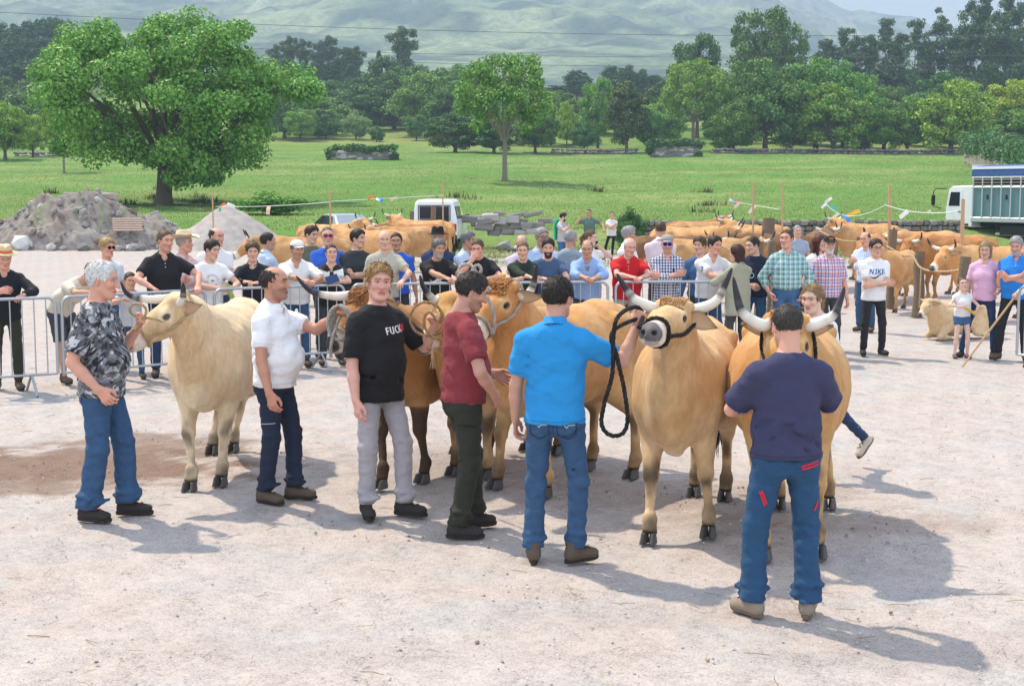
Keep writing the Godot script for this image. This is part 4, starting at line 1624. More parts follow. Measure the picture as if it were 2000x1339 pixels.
func materials() -> void:
	var gr := grit(512, [[512, 0.8], [256, 1.0], [128, 0.8], [32, 0.5], [8, 0.4]], 5)
	tex.gravel = toned(gr, [[0.0, Color(0.5, 0.49, 0.49)], [0.3, Color(0.8, 0.79, 0.79)], [0.5, Color(0.91, 0.905, 0.9)], [0.72, Color(0.98, 0.97, 0.965)], [1.0, Color(1, 1, 1)]])
	tex.gravel_bump = bumped(gr, 2.2)
	var tf := grit(512, [[256, 0.9], [128, 1.0], [64, 0.8], [16, 0.7], [8, 0.5]], 15)
	tex.turf = toned(tf, [[0.0, Color(0.6, 0.64, 0.55)], [0.5, Color(0.88, 0.9, 0.85)], [1.0, Color(1, 1, 1)]])
	tex.turf_bump = bumped(tf, 3.0)
	tex.hair = noise_tex(0.05, 3, 256, true, 6.0)
	tex.weave = noise_tex(0.02, 8, 256, true, 5.0)
	tex.grain = noise_tex(0.06, 9, 512, true, 6.0)
	mats.eye = vmat(0.15, 0.5)
	mats.hide = vmat(0.7, 0.3)
	mats.hide.rim_enabled = true
	mats.hide.rim = 0.15
	mats.hide.rim_tint = 0.6
	relief(mats.hide, tex.hair, 0.35, Vector3(9, 4, 9))
	mats.hoof = vmat(0.6)
	mats.horn = vmat(0.35)
	mats.button = mat(Color(0.85, 0.85, 0.83), 0.4)
	mats.belt = mat(Color(0.09, 0.065, 0.05), 0.5)
	mats.boot = relief(mat(Color(0.36, 0.31, 0.27), 0.9), tex.grain, 0.6, Vector3(9, 9, 9))
	mats.dark_boot = relief(mat(Color(0.2, 0.19, 0.19), 0.85), tex.grain, 0.6, Vector3(9, 9, 9))
	mats.sneaker = relief(mat(Color(0.72, 0.69, 0.63), 0.8), tex.grain, 0.3, Vector3(9, 9, 9))
	mats.sole = mat(Color(0.2, 0.18, 0.17), 0.95)
	mats.pale_sole = mat(Color(0.42, 0.38, 0.34), 0.95)
	mats.lace = mat(Color(0.32, 0.27, 0.22), 0.8)
	mats.red_lace = mat(Color(0.8, 0.14, 0.08), 0.8)
	mats.white_thread = mat(Color(0.8, 0.78, 0.72), 0.8)
	mats.steel = relief(mat(Color(0.66, 0.68, 0.7), 0.42, 0.75), tex.grain, 0.15, Vector3(4, 4, 4))
	mats.black = mat(Color(0.06, 0.06, 0.065), 0.5)
	mats.white = mat(Color(0.9, 0.9, 0.9), 0.6)
	mats.wood = relief(mat(Color(0.72, 0.59, 0.45), 0.85), tex.grain, 0.5, Vector3(3, 0.5, 3))
	mats.post = relief(mat(Color(0.46, 0.4, 0.34), 0.95), tex.grain, 1.5, Vector3(3, 0.6, 3))
	mats.leaf = vmat(0.55, 0.3)
	mats.leaf.backlight_enabled = true
	mats.leaf.backlight = Color(0.55, 0.55, 0.55)
	mats.bark = relief(vmat(0.95), tex.grain, 1.6, Vector3(0.8, 0.4, 0.8))
	mats.stone = relief(vmat(0.95), tex.grain, 1.0, Vector3(1.2, 1.2, 1.2))
	mats.rope = vmat(0.9)
	sole_t = sole_shape(0.028)
	# denim: a slightly mottled blue
	mats.denim = denim("denim", Color(0.034, 0.082, 0.17))
	mats.denim_pale = denim("denim_pale", Color(0.05, 0.12, 0.25))
	mats.denim_dark = denim("denim_dark", Color(0.022, 0.045, 0.11))
	var cn := FastNoiseLite.new()
	cn.noise_type = FastNoiseLite.TYPE_SIMPLEX_SMOOTH
	cn.fractal_octaves = 2
	cn.frequency = 1.0
	mats.camo = patterned("camo", 256, 1.45, func(u: float, v: float) -> Color:
		# blotches that wrap round at the edges
		var s := func(k: float, f: float) -> float: return cn.get_noise_3d(cos(u * TAU) * f + k, sin(u * TAU) * f + cos(v * TAU) * f, sin(v * TAU) * f - k)
		var c := Color(0.11, 0.115, 0.125)
		if s.call(3.0, 1.7) > 0.1: c = Color(0.045, 0.047, 0.055)
		if s.call(11.0, 1.5) > 0.17: c = Color(0.2, 0.21, 0.235)
		if s.call(23.0, 1.9) > 0.25: c = Color(0.016, 0.016, 0.02)
		if s.call(37.0, 2.0) > 0.3: c = Color(0.5, 0.5, 0.53)
		return c)

func denim(key: String, c: Color) -> StandardMaterial3D:
	var n := FastNoiseLite.new()
	n.seed = 6
	n.frequency = 0.02
	var t := noise_tex(0.02, 6, 256, false, 1.0, FastNoiseLite.TYPE_SIMPLEX_SMOOTH, ramp([[0.0, (c * 0.85).linear_to_srgb()], [0.5, c.linear_to_srgb()], [1.0, (c * 1.18 + Color(0.006, 0.006, 0.006)).linear_to_srgb()]]))
	var m := mat(Color.WHITE, 0.9)
	m.albedo_texture = t
	return relief(m, tex.weave, 0.6, Vector3(3, 3, 3))

# ---------------------------------------------------------------- the land
const RISE := [[0.0, 0.0], [57.0, 0.0], [63.0, 1.15], [80.0, 1.56], [100.0, 3.1], [130.0, 4.9], [160.0, 6.7], [200.0, 9.6], [260.0, 16.0], [350.0, 27.0], [600.0, 45.0], [900.0, 62.0]]

func rise(x: float, d: float) -> float:
	var y := 0.0
	for i in RISE.size() - 1:
		if d >= RISE[i][0] and d <= RISE[i + 1][0]:
			y = lerpf(RISE[i][1], RISE[i + 1][1], (d - RISE[i][0]) / (RISE[i + 1][0] - RISE[i][0]))
	if d > 900.0: y = 62.0
	if d > 62.0:
		y += nz.get_noise_2d(x * 0.03, d * 0.03) * 0.35 * smoothstep(62.0, 90.0, d)
		y += nz.get_noise_2d(x * 0.004 + 5.0, d * 0.006) * 5.0 * smoothstep(200.0, 500.0, d)
		y += smoothstep(20.0, 90.0, absf(x + 10.0)) * smoothstep(200.0, 340.0, d) * 4.0
	return y

func ridge(x: float) -> float:  # the mountain's skyline, for a distance of 3200 m
	var px := x / 3200.0 * FOCAL + 1000.0
	var prof := [[-900.0, -120.0], [0.0, -170.0], [500.0, -150.0], [900.0, -190.0], [1300.0, -170.0], [1500.0, -90.0], [1570.0, -20.0], [1600.0, 8.0], [1640.0, 28.0], [1668.0, 24.0], [1700.0, 34.0], [1765.0, 42.0], [1800.0, 66.0], [2000.0, 150.0], [2800.0, 260.0]]
	var y := 260.0
	if px < prof[0][0]: y = -20.0
	for i in prof.size() - 1:
		if px >= prof[i][0] and px < prof[i + 1][0]:
			y = lerpf(prof[i][1], prof[i + 1][1], (px - prof[i][0]) / (prof[i + 1][0] - prof[i][0]))
	return (375.0 - y) / FOCAL * 3200.0

func sheet(called: String, xs: Array, ds: Array, high: Callable, tone: Callable, m: Material, uvs := 1.0) -> void:
	var s := Shape.new()
	var w := xs.size()
	for d in ds:
		for x in xs:
			var xx: float = x if x is float else float(x)
			s.v.append(Vector3(xx, high.call(xx, d), -d))
			s.uv.append(Vector2(xx, d) * uvs)
	for j in ds.size():
		for i in w:
			var a: Vector3 = s.v[j * w + mini(i + 1, w - 1)] - s.v[j * w + maxi(i - 1, 0)]
			var b: Vector3 = s.v[mini(j + 1, ds.size() - 1) * w + i] - s.v[maxi(j - 1, 0) * w + i]
			var n := a.cross(b).normalized()
			s.nn.append(n)
			s.c.append(tone.call(s.v[j * w + i], n))
	for j in ds.size() - 1:
		for i in w - 1:
			var k := j * w + i
			s.tri(k, k + w, k + w + 1)
			s.tri(k, k + w + 1, k + 1)
	tag(put(called, s.mesh(), m), "", "", "", "structure")

func spread(a: float, b: float, first: float, grow: float) -> Array:
	var r := [a]
	var st := first
	while r[-1] < b:
		r.append(minf(b, r[-1] + st))
		st *= grow
	return r

func land() -> void:
	# the yard: crushed stone
	var half := spread(0.0, 5.4, 0.055, 1.0)
	half.append_array(spread(5.4, 420.0, 0.09, 1.13).slice(1))
	var xs := []
	for i in range(half.size() - 1, 0, -1): xs.append(-half[i])
	xs.append_array(half)
	var ds := []
	for v in spread(3.0, 60.0, 0.2, 1.3): ds.push_front(-(v - 8.0))
	ds = [-60.0, -20.0, -6.0, 0.0, 3.0]
	ds.append_array(spread(4.5, 13.0, 0.055, 1.0))
	ds.append_array(spread(13.0, 64.0, 0.08, 1.05).slice(1))
	var gm := vmat(0.95, 0.25)
	gm.albedo_texture = tex.gravel
	gm.uv1_scale = Vector3(0.9, 0.9, 1)
	gm.normal_enabled = true
	gm.normal_texture = tex.gravel_bump
	gm.normal_scale = 1.3
	var pats := []   # brown, trodden earth: centre, radii, strength
	for q in [[110, 905, 1.9, 1.0, 1.1], [290, 868, 1.1, 0.7, 0.9], [30, 940, 1.1, 0.5, 0.9], [1760, 1020, 0.8, 0.35, 0.4], [960, 900, 1.5, 0.8, 0.35], [1300, 960, 1.6, 0.6, 0.4], [1560, 1010, 0.9, 0.5, 0.35], [1800, 1260, 1.0, 0.4, 0.22], [700, 1270, 1.3, 0.3, 0.15], [1230, 1200, 0.7, 0.25, 0.15]]:
		pats.append([gp(q[0], q[1]), q[2], q[3], q[4]])
	var yh := func(x: float, d: float) -> float:
		var near := smoothstep(40.0, 18.0, d)
		return (nz.get_noise_2d(x * 0.6, d * 0.6) * 0.018 + nz.get_noise_2d(x * 2.2 + 9.0, d * 2.2) * 0.010 + nz.get_noise_2d(x * 6.0, d * 6.0 + 30.0) * 0.006 - absf(nz.get_noise_2d(x * 3.3 + 80.0, d * 4.5)) * 0.016) * near - 0.012
	var yt := func(p: Vector3, _n: Vector3) -> Color:
		var a := nz.get_noise_2d(p.x * 0.35, p.z * 0.35)
		var b := nz.get_noise_2d(p.x * 1.5 + 40.0, p.z * 1.9)
		var c := Color(0.52, 0.478, 0.46).lerp(Color(0.505, 0.44, 0.41), clampf(0.35 + a * 0.8 + b * 0.35, 0.0, 1.0))
		c = c.lerp(Color(0.46, 0.45, 0.45), clampf(nz.get_noise_2d(p.x * 0.8 - 12.0, p.z * 1.1) * 1.4, 0.0, 0.7))
		var m := 0.0
		for q in pats:
			var e := Vector2((p.x - q[0].x) / q[1], (p.z - q[0].z) / q[2]).length() + b * 0.55 + nz.get_noise_2d(p.x * 5.0, p.z * 5.0) * 0.3
			m = maxf(m, q[3] * smoothstep(1.15, 0.55, e))
		c = c.lerp(Color(0.235, 0.16, 0.12), m * 0.85)
		c = c.lerp(Color(0.16, 0.2, 0.07), smoothstep(0.1, 0.5, nz.get_noise_2d(p.x * 0.35 + 70.0, p.z * 0.5) + smoothstep(40.0, 55.0, -p.z) * 0.5 - 0.15) * smoothstep(36.0, 48.0, -p.z) * smoothstep(-9.0, -1.0, p.x) * 0.8)
		return c
	sheet("yard", xs, ds, yh, yt, gm)
	# the meadow, the fields behind it and the mountain
	var half2 := spread(0.0, 60.0, 1.2, 1.0)
	half2.append_array(spread(60.0, 420.0, 2.0, 1.25).slice(1))
	var mx := []
	for i in range(half2.size() - 1, 0, -1): mx.append(-half2[i])
	mx.append_array(half2)
	var mm := vmat(0.95, 0.2)
	mm.albedo_texture = tex.turf
	mm.uv1_scale = Vector3(0.3, 0.3, 1)
	mm.normal_enabled = true
	mm.normal_texture = tex.turf_bump
	mm.normal_scale = 1.0
	var grass := func(p: Vector3, _n: Vector3) -> Color:
		var a := nz.get_noise_2d(p.x * 0.07, p.z * 0.11)
		var b := nz.get_noise_2d(p.x * 0.45 + 20.0, p.z * 0.7)
		var c := Color(0.15, 0.29, 0.07).lerp(Color(0.30, 0.36, 0.14), clampf(0.3 + a * 1.1 + b * 0.5, 0.0, 1.0))
		return c.lerp(Color(0.06, 0.14, 0.03), clampf(b * 0.9 - 0.1, 0.0, 0.5))
	sheet("meadow", mx, spread(56.6, 172.0, 0.6, 1.025), func(x: float, d: float) -> float: return rise(x, d) + 0.012 + smoothstep(57.0, 60.0, d) * (nz.get_noise_2d(x * 0.5, d * 0.5) * 0.06), grass, mm)
	var hx := []
	for x in mx: hx.append(x * 3.4)
	var hm := mm.duplicate()
	hm.uv1_scale = Vector3(0.06, 0.06, 1)
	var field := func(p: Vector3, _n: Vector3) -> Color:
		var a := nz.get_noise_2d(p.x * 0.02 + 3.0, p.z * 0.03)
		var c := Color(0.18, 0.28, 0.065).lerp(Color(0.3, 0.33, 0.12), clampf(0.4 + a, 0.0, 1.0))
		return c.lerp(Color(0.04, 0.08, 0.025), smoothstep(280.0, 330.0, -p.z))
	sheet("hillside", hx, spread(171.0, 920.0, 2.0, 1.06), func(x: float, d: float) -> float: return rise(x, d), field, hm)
	var rx := []
	for i in range(-90, 91): rx.append(i * 22.0)
	var rn := FastNoiseLite.new()
	rn.seed = 12
	rn.frequency = 0.0021
	rn.fractal_octaves = 5
	var high := func(x: float, d: float) -> float:
		var t := clampf((d - 900.0) / 2300.0, 0.0, 1.0)
		var top := ridge(x * 3200.0 / maxf(d, 900.0))
		var y := lerpf(61.0, top, pow(t, 1.15))
		y += (rn.get_noise_2d(x, d) * 34.0 + nz.get_noise_2d(x * 0.009, d * 0.009) * 22.0 + nz.get_noise_2d(x * 0.025, d * 0.025) * 8.0) * smoothstep(0.02, 0.4, t) * (1.0 - smoothstep(0.85, 1.0, t) * 0.8)
		if d > 3200.0: y -= (d - 3200.0) * 0.35
		return y
	var rock := func(p: Vector3, n: Vector3) -> Color:
		var a := nz.get_noise_2d(p.x * 0.004, p.z * 0.005)
		var c := Color(0.17, 0.23, 0.13).lerp(Color(0.34, 0.38, 0.22), clampf(0.5 + a * 1.2, 0.0, 1.0))
		c = c.lerp(Color(0.06, 0.1, 0.07), smoothstep(0.0, 0.25, nz.get_noise_2d(p.x * 0.006 + 50.0, p.z * 0.009) + nz.get_noise_2d(p.x * 0.03, p.z * 0.03) * 0.6))
		return c.lerp(Color(0.46, 0.46, 0.45), smoothstep(0.9, 0.76, n.y + nz.get_noise_2d(p.x * 0.02, p.z * 0.02) * 0.12) * smoothstep(140.0, 300.0, p.y))
	var rm := vmat(0.95, 0.2)
	rm.albedo_texture = toned(grit(512, [[256, 0.9], [128, 1.0], [64, 1.0], [32, 0.9], [8, 0.5]], 25), [[0.0, Color(0.66, 0.7, 0.67)], [0.42, Color(0.82, 0.85, 0.82)], [0.6, Color(0.95, 0.97, 0.9)], [1.0, Color(1, 1, 1)]])
	rm.uv1_scale = Vector3(0.0022, 0.0016, 1)
	rm.normal_enabled = true
	rm.normal_texture = tex.turf_bump
	rm.uv1_offset = Vector3(0.3, 0.1, 0)
	rm.normal_scale = 0.7
	sheet("mountain", rx, spread(905.0, 4200.0, 22.0, 1.0), high, rock, rm)

# ---------------------------------------------------------------- trees
func leaves(s: Shape, c: Vector3, r: Vector3, n: int, size: float, tones: Array, droop := 0.15) -> void:  # a clump of leaf sprays
	for i in n:
		var u := Vector3(rng.randfn(), rng.randfn() + 0.15, rng.randfn()).normalized()
		var rad := pow(rng.randf(), 0.45)
		var p := c + u * r * rad
		var nrm := (u * 0.8 + Vector3(rng.randfn(), rng.randfn() + 0.5, rng.randfn()) * 0.55).normalized()
		var side := nrm.cross(Vector3(rng.randfn(), rng.randfn(), rng.randfn())).normalized()
		var along := (nrm.cross(side) - Vector3(0, droop, 0)).normalized()
		nrm = side.cross(along).normalized()
		var k := size * rng.randf_range(0.6, 1.25)
		var t: Color = tones[0].lerp(tones[1], rng.randf())
		var v := rng.randf_range(0.8, 1.2)
		s.tint = Color(t.r * v, t.g * v, t.b * v)
		var a := s.vert(p - along * k * 0.55, nrm)
		var b := s.vert(p + side * k * 0.42 - nrm * k * 0.1, nrm)
		var e := s.vert(p + along * k * 0.62 - nrm * k * 0.12, nrm)
		var f := s.vert(p - side * k * 0.42 - nrm * k * 0.1, nrm)
		s.tri(a, e, b)
		s.tri(a, f, e)

func limb_to(s: Shape, a: Vector3, b: Vector3, r0: float, r1: float, sag := 0.12) -> void:
	var m := a.lerp(b, 0.5) + Vector3(rng.randf_range(-1, 1), rng.randf_range(-0.3, 1.0), rng.randf_range(-1, 1)) * (b - a).length() * sag
	var pts := []
	for i in 6:
		var t := i / 5.0
		pts.append(a.lerp(m, t).lerp(m.lerp(b, t), t))
	s.tube(pts, [r0, lerpf(r0, r1, 0.25), lerpf(r0, r1, 0.45), lerpf(r0, r1, 0.65), lerpf(r0, r1, 0.85), r1], 7, [s.tint], false)

# o: height, wide (half width), low (underside of the crown), trunk radius, clumps, clump size, leaf size, count, tones, form
func grow(o: Dictionary) -> Array:  # [trunk mesh, crown mesh]
	rng.seed = o.seed
	var tr := Shape.new()
	var cr := Shape.new()
	var H: float = o.high
	var W: float = o.wide
	var low: float = o.low
	tr.tint = o.get("bark", Color(0.11, 0.095, 0.075))
	var fork: float = o.get("fork", low * 0.9)
	var lean: Vector3 = o.get("lean", Vector3.ZERO)
	var top := Vector3(0, fork, 0) + lean * fork
	var r: float = o.trunk
	tr.tube([Vector3(0, -0.3, 0), Vector3(0, 0.12, 0), Vector3(0.02, 0.5, 0) + lean * 0.3, Vector3(0, fork * 0.5, 0) + lean * fork * 0.5, top], [r * 1.6, r * 1.35, r * 1.08, r * 0.95, r * 0.85], 12, [tr.tint])
	var form: String = o.get("form", "round")
	var mid := Vector3(0, (H + low) * 0.5, 0) + lean * H * 0.5
	var ry := (H - low) * 0.5
	var limbs := []
	var n: int = o.clumps
	if form == "spire" or form == "gum":
		var tip := Vector3(lean.x * H, H * 0.93, 0)
		limb_to(tr, top, tip, r * 0.85, r * 0.12, 0.02)
		for i in 8: limbs.append(top.lerp(tip, 0.1 + i * 0.11))
	else:
		for i in o.get("limbs", 8):
			var a: float = TAU * (i + rng.randf() * 0.5) / o.get("limbs", 8)
			var e := mid + Vector3(cos(a) * W * 0.55, rng.randf_range(-0.3, 0.6) * ry, sin(a) * W * 0.55)
			limb_to(tr, top - Vector3(0, rng.randf() * fork * 0.15, 0), e, r * 0.5, r * 0.14)
			for t in [0.45, 0.75, 1.0]: limbs.append(top.lerp(e, t))
		limb_to(tr, top, mid + Vector3(0, ry * 0.5, 0), r * 0.55, r * 0.12)
		limbs.append(mid)
		limbs.append(mid + Vector3(0, ry * 0.5, 0))
	for i in n:
		var u := Vector3.ZERO
		var c := Vector3.ZERO
		var cs: float = o.clump * rng.randf_range(0.7, 1.25)
		if form == "spire":
			var t := pow(rng.randf(), 0.8)
			var a := rng.randf() * TAU
			var rr := W * (1.0 - t * 0.88) * rng.randf_range(0.45, 1.0)
			c = Vector3(cos(a) * rr, lerpf(low, H - cs * 0.6, t), sin(a) * rr)
		elif form == "gum":
			var t := rng.randf()
			var a := rng.randf() * TAU
			var wob := 0.75 + 0.45 * sin(t * 9.0 + o.seed)
			var rr := W * sqrt(maxf(0.05, sin(PI * clampf(t * 0.9 + 0.08, 0.0, 1.0)))) * rng.randf_range(0.2, 1.0) * wob
			c = Vector3(cos(a) * rr, lerpf(low, H - cs * 0.5, t), sin(a) * rr) + lean * H * t
		else:
			u = Vector3(rng.randfn(), rng.randfn() * 1.1 + 0.12, rng.randfn()).normalized()
			var rad := lerpf(0.35, 1.0, pow(rng.randf(), 0.5))
			var ex := Vector3(W - cs * 0.6, ry - cs * 0.45, W - cs * 0.6)
			c = mid + u * ex * rad
			c.x += nz.get_noise_3dv(u * 1.4 + Vector3(o.seed, 0, 0)) * W * 0.4
			c.y += nz.get_noise_3dv(u * 1.4 + Vector3(0, o.seed, 0)) * ry * 0.4
			if c.y < low + cs * 0.5 and Vector2(c.x, c.z).length() < W * 0.3: c.y += cs * 0.8
		var near: Vector3 = limbs[0]
		for l in limbs:
			if l.distance_to(c) < near.distance_to(c): near = l
		if near.distance_to(c) > 0.3: limb_to(tr, near, c, r * 0.12 + 0.012, 0.012, 0.1)
		var flat: float = o.get("flat", 0.72)
		leaves(cr, c, Vector3(cs, cs * flat, cs), o.count, o.leaf, o.tones, o.get("droop", 0.15))
	return [tr.mesh(), cr.mesh()]

var grown := {}

func tree(called: String, kind: String, at: Vector3, label: String, size: Vector3, turn: float, group := "", tone := Color.WHITE) -> Node3D:
	var o := thing(called, label, "tree" if not called.ends_with("bush") and not called.ends_with("hedge") else "bush", at, turn, group)
	o.scale = size
	put("trunk", grown[kind][0], mats.bark, o)
	var lm: StandardMaterial3D = mats.leaf
	if tone != Color.WHITE:
		var key := "leaf%s" % tone
		if not mats.has(key):
			mats[key] = mats.leaf.duplicate()
			mats[key].albedo_color = tone
		lm = mats[key]
	put("crown", grown[kind][1], lm, o)
	return o

const KINDS := {"round": [10.0, 5.0], "loose": [10.0, 4.6], "dense": [8.0, 4.0], "shrub": [3.0, 2.2], "gum": [20.0, 4.2], "gum_b": [20.0, 4.0], "gum_c": [18.0, 4.4], "spire": [14.0, 3.4], "laurel": [8.0, 3.0], "pine": [12.0, 4.0]}

# px of the middle, top py, width in px, depth, kind
func stand(px: float, py: float, wide: float, d: float, kind: String, called: String, label: String, group := "", tone := Color.WHITE) -> void:
	var x := (px - 1000.0) / FOCAL * d
	var base := rise(x, d)
	var h := (375.0 - py) / FOCAL * d + EYE - base
	var w := wide / FOCAL * d * 0.5
	var k: Array = KINDS[kind]
	tree(called, kind, Vector3(x, base - 0.05, -d), label, Vector3(w / k[1], h / k[0], w / k[1]), px * 1.7, group, tone)

func vegetation() -> void:
	var lime := [Color(0.11, 0.28, 0.05), Color(0.23, 0.43, 0.085)]
	var mid := [Color(0.07, 0.19, 0.045), Color(0.15, 0.3, 0.065)]
	var deep_ := [Color(0.05, 0.14, 0.04), Color(0.1, 0.22, 0.055)]
	var dusk := [Color(0.035, 0.095, 0.035), Color(0.08, 0.155, 0.055)]
	var gum := [Color(0.05, 0.115, 0.045), Color(0.13, 0.2, 0.085)]
	# the great ash on the meadow
	var big := grow({"seed": 41, "high": 10.8, "wide": 8.6, "low": 1.7, "trunk": 0.46, "fork": 2.5, "clumps": 150, "clump": 1.3, "leaf": 0.19, "count": 680, "tones": lime, "limbs": 13, "lean": Vector3(0.06, 0, 0), "flat": 0.7})
	var bx := (322.0 - 1000.0) / FOCAL * 80.0
	var bt := thing("ash_tree", "huge spreading ash tree with a thick forked trunk on the left of the meadow", "tree", Vector3(bx, rise(bx, 80.0) - 0.05, -80.0))
	put("trunk", big[0], mats.bark, bt)
	put("crown", big[1], mats.leaf, bt)
	grown.loose = grow({"seed": 7, "high": 10.0, "wide": 4.6, "low": 2.9, "trunk": 0.22, "fork": 3.2, "clumps": 70, "clump": 0.95, "leaf": 0.25, "count": 170, "tones": [Color(0.12, 0.27, 0.05), Color(0.23, 0.4, 0.08)], "limbs": 8, "bark": Color(0.24, 0.21, 0.17)})
	grown.round = grow({"seed": 11, "high": 10.0, "wide": 5.0, "low": 0.5, "trunk": 0.3, "fork": 1.6, "clumps": 95, "clump": 1.15, "leaf": 0.3, "count": 190, "tones": mid, "limbs": 9})
	grown.dense = grow({"seed": 13, "high": 8.0, "wide": 4.0, "low": 0.3, "trunk": 0.25, "fork": 1.0, "clumps": 70, "clump": 1.05, "leaf": 0.28, "count": 190, "tones": deep_, "limbs": 8})
	grown.shrub = grow({"seed": 17, "high": 3.0, "wide": 2.2, "low": 0.0, "trunk": 0.08, "fork": 0.3, "clumps": 46, "clump": 0.62, "leaf": 0.17, "count": 190, "tones": deep_, "limbs": 7})
	grown.laurel = grow({"seed": 19, "high": 8.0, "wide": 3.0, "low": 0.9, "trunk": 0.2, "fork": 1.2, "clumps": 75, "clump": 0.8, "leaf": 0.26, "count": 170, "tones": [Color(0.04, 0.085, 0.025), Color(0.16, 0.2, 0.07)], "limbs": 8})
	grown.gum = grow({"seed": 23, "high": 20.0, "wide": 4.2, "low": 6.0, "trunk": 0.28, "fork": 5.0, "clumps": 60, "clump": 1.15, "leaf": 0.42, "count": 90, "tones": gum, "form": "gum", "bark": Color(0.2, 0.18, 0.15), "droop": 0.5})
	grown.gum_b = grow({"seed": 29, "high": 20.0, "wide": 4.0, "low": 9.0, "trunk": 0.25, "fork": 8.0, "clumps": 44, "clump": 1.1, "leaf": 0.42, "count": 85, "tones": gum, "form": "gum", "bark": Color(0.2, 0.18, 0.15), "droop": 0.5, "lean": Vector3(0.03, 0, 0)})
	grown.gum_c = grow({"seed": 31, "high": 18.0, "wide": 4.4, "low": 2.5, "trunk": 0.28, "fork": 2.0, "clumps": 85, "clump": 1.25, "leaf": 0.42, "count": 110, "tones": gum, "form": "gum", "bark": Color(0.16, 0.14, 0.12), "droop": 0.5})
	grown.spire = grow({"seed": 37, "high": 14.0, "wide": 3.4, "low": 1.0, "trunk": 0.25, "fork": 1.0, "clumps": 90, "clump": 1.0, "leaf": 0.4, "count": 110, "tones": dusk, "form": "spire", "droop": 0.4})
	grown.pine = grow({"seed": 43, "high": 12.0, "wide": 4.0, "low": 2.0, "trunk": 0.25, "fork": 3.0, "clumps": 60, "clump": 1.2, "leaf": 0.42, "count": 120, "tones": dusk, "limbs": 8})
	# single trees round the meadow
	stand(986, 100, 205, 100, "loose", "ash_tree", "young ash with a slim pale trunk standing alone in mid meadow")
	stand(131, 196, 92, 112, "loose", "ash_tree", "small slender tree just left of the huge ash", "", Color(1.15, 1.05, 0.9))
	stand(18, 196, 110, 135, "round", "meadow_tree", "light green tree at the far left edge of the meadow", "", Color(1.35, 1.2, 0.9))
	stand(72, 222, 76, 142, "round", "meadow_tree", "low pale tree between the left edge and the slender tree", "", Color(1.5, 1.3, 1.0))
	stand(1350, 116, 142, 166, "loose", "ash_tree", "bright airy tree behind the middle of the low stone wall", "", Color(1.1, 1.05, 0.95))
	stand(1222, 163, 92, 161, "laurel", "laurel_tree", "dense olive-tipped evergreen tree standing before the low wall")
	stand(1268, 215, 62, 163, "round", "meadow_tree", "small leafy tree hugging the right of the olive-tipped evergreen")
	stand(1166, 149, 78, 178, "round", "meadow_tree", "rounded green tree left of the olive-tipped evergreen", "", Color(1.2, 1.15, 1.0))
	stand(1106, 196, 44, 182, "round", "meadow_tree", "narrow pale sapling between the young ash and the rounded tree", "", Color(1.6, 1.35, 1.1))
	stand(1358, 64, 120, 205, "round", "meadow_tree", "broad tree rising dark behind the bright airy tree", "", Color(0.85, 0.85, 0.95))
	stand(1487, 17, 150, 205, "loose", "tall_tree", "tallest ragged broadleaf tree in front of the mountain", "", Color(0.8, 0.8, 0.85))
	stand(1490, 112, 168, 163, "round", "meadow_tree", "wide tree with double trunk at the wall, below the tallest one", "", Color(1.05, 1.0, 1.0))
	stand(1588, 108, 170, 168, "round", "meadow_tree", "wide tree right of the double-trunked one", "", Color(1.1, 1.1, 1.0))
	stand(1662, 138, 120, 172, "round", "meadow_tree", "third wide tree along the wall, nearest the eucalyptus wood", "", Color(1.15, 1.12, 1.0))
	stand(1428, 205, 110, 160, "dense", "round_bush", "dark bush spreading left below the double-trunked tree", "", Color(1.3, 1.15, 1.0))
	stand(1622, 172, 150, 161, "dense", "low_tree", "low dark tree reaching down to the wall, left of a gap", "", Color(1.5, 1.3, 1.0))
	stand(1690, 190, 105, 164, "dense", "low_tree", "low tree filling the gap beside the wide trees", "", Color(1.4, 1.3, 1.0))
	stand(1765, 196, 115, 163, "dense", "low_tree", "low round tree at the wall before the eucalyptus wood", "", Color(1.4, 1.25, 1.0))
	stand(1850, 166, 165, 158, "dense", "low_tree", "broad low tree near the corner of the ivy-clad wall", "", Color(1.7, 1.4, 1.0))
	stand(1965, 152, 140, 168, "round", "meadow_tree", "yellowish tree behind the ivy-clad wall at the right edge", "", Color(1.6, 1.25, 0.95))
	stand(1840, 152, 150, 195, "dense", "far_hedge", "rounded dark hedge below the eucalyptus trunks")
	stand(890, 226, 130, 158, "dense", "round_bush", "dark bramble bush left behind the young ash", "", Color(1.0, 0.95, 0.95))
	stand(965, 232, 110, 156, "dense", "round_bush", "dark bush right behind the trunk of the young ash", "", Color(0.9, 0.9, 0.95))
	stand(1045, 215, 100, 159, "round", "round_bush", "lighter bush right of the trunk of the young ash", "", Color(1.0, 0.95, 0.9))
	stand(930, 165, 110, 190, "round", "meadow_tree", "mid green tree filling in left behind the young ash")
	stand(1048, 175, 105, 186, "round", "meadow_tree", "mid green tree filling in right behind the young ash", "", Color(1.25, 1.15, 1.0))
	stand(815, 224, 50, 200, "round", "meadow_tree", "little round tree alone on the upper field")
	stand(698, 222, 62, 205, "shrub", "field_bush", "greyish bush on the upper field above the ivy-topped ruin", "", Color(1.7, 1.4, 1.6))
	stand(640, 230, 70, 205, "shrub", "field_bush", "green bush between the huge ash and the greyish bush")
	stand(590, 212, 75, 200, "round", "field_bush", "tall yellow-green bush right behind the huge ash", "", Color(1.3, 1.2, 1.0))
	stand(738, 250, 36, 200, "shrub", "field_bush", "smallest bush beside the greyish one on the upper field")
	stand(1140, 246, 66, 175, "shrub", "field_bush", "low bramble on the upper field right of the young ash")
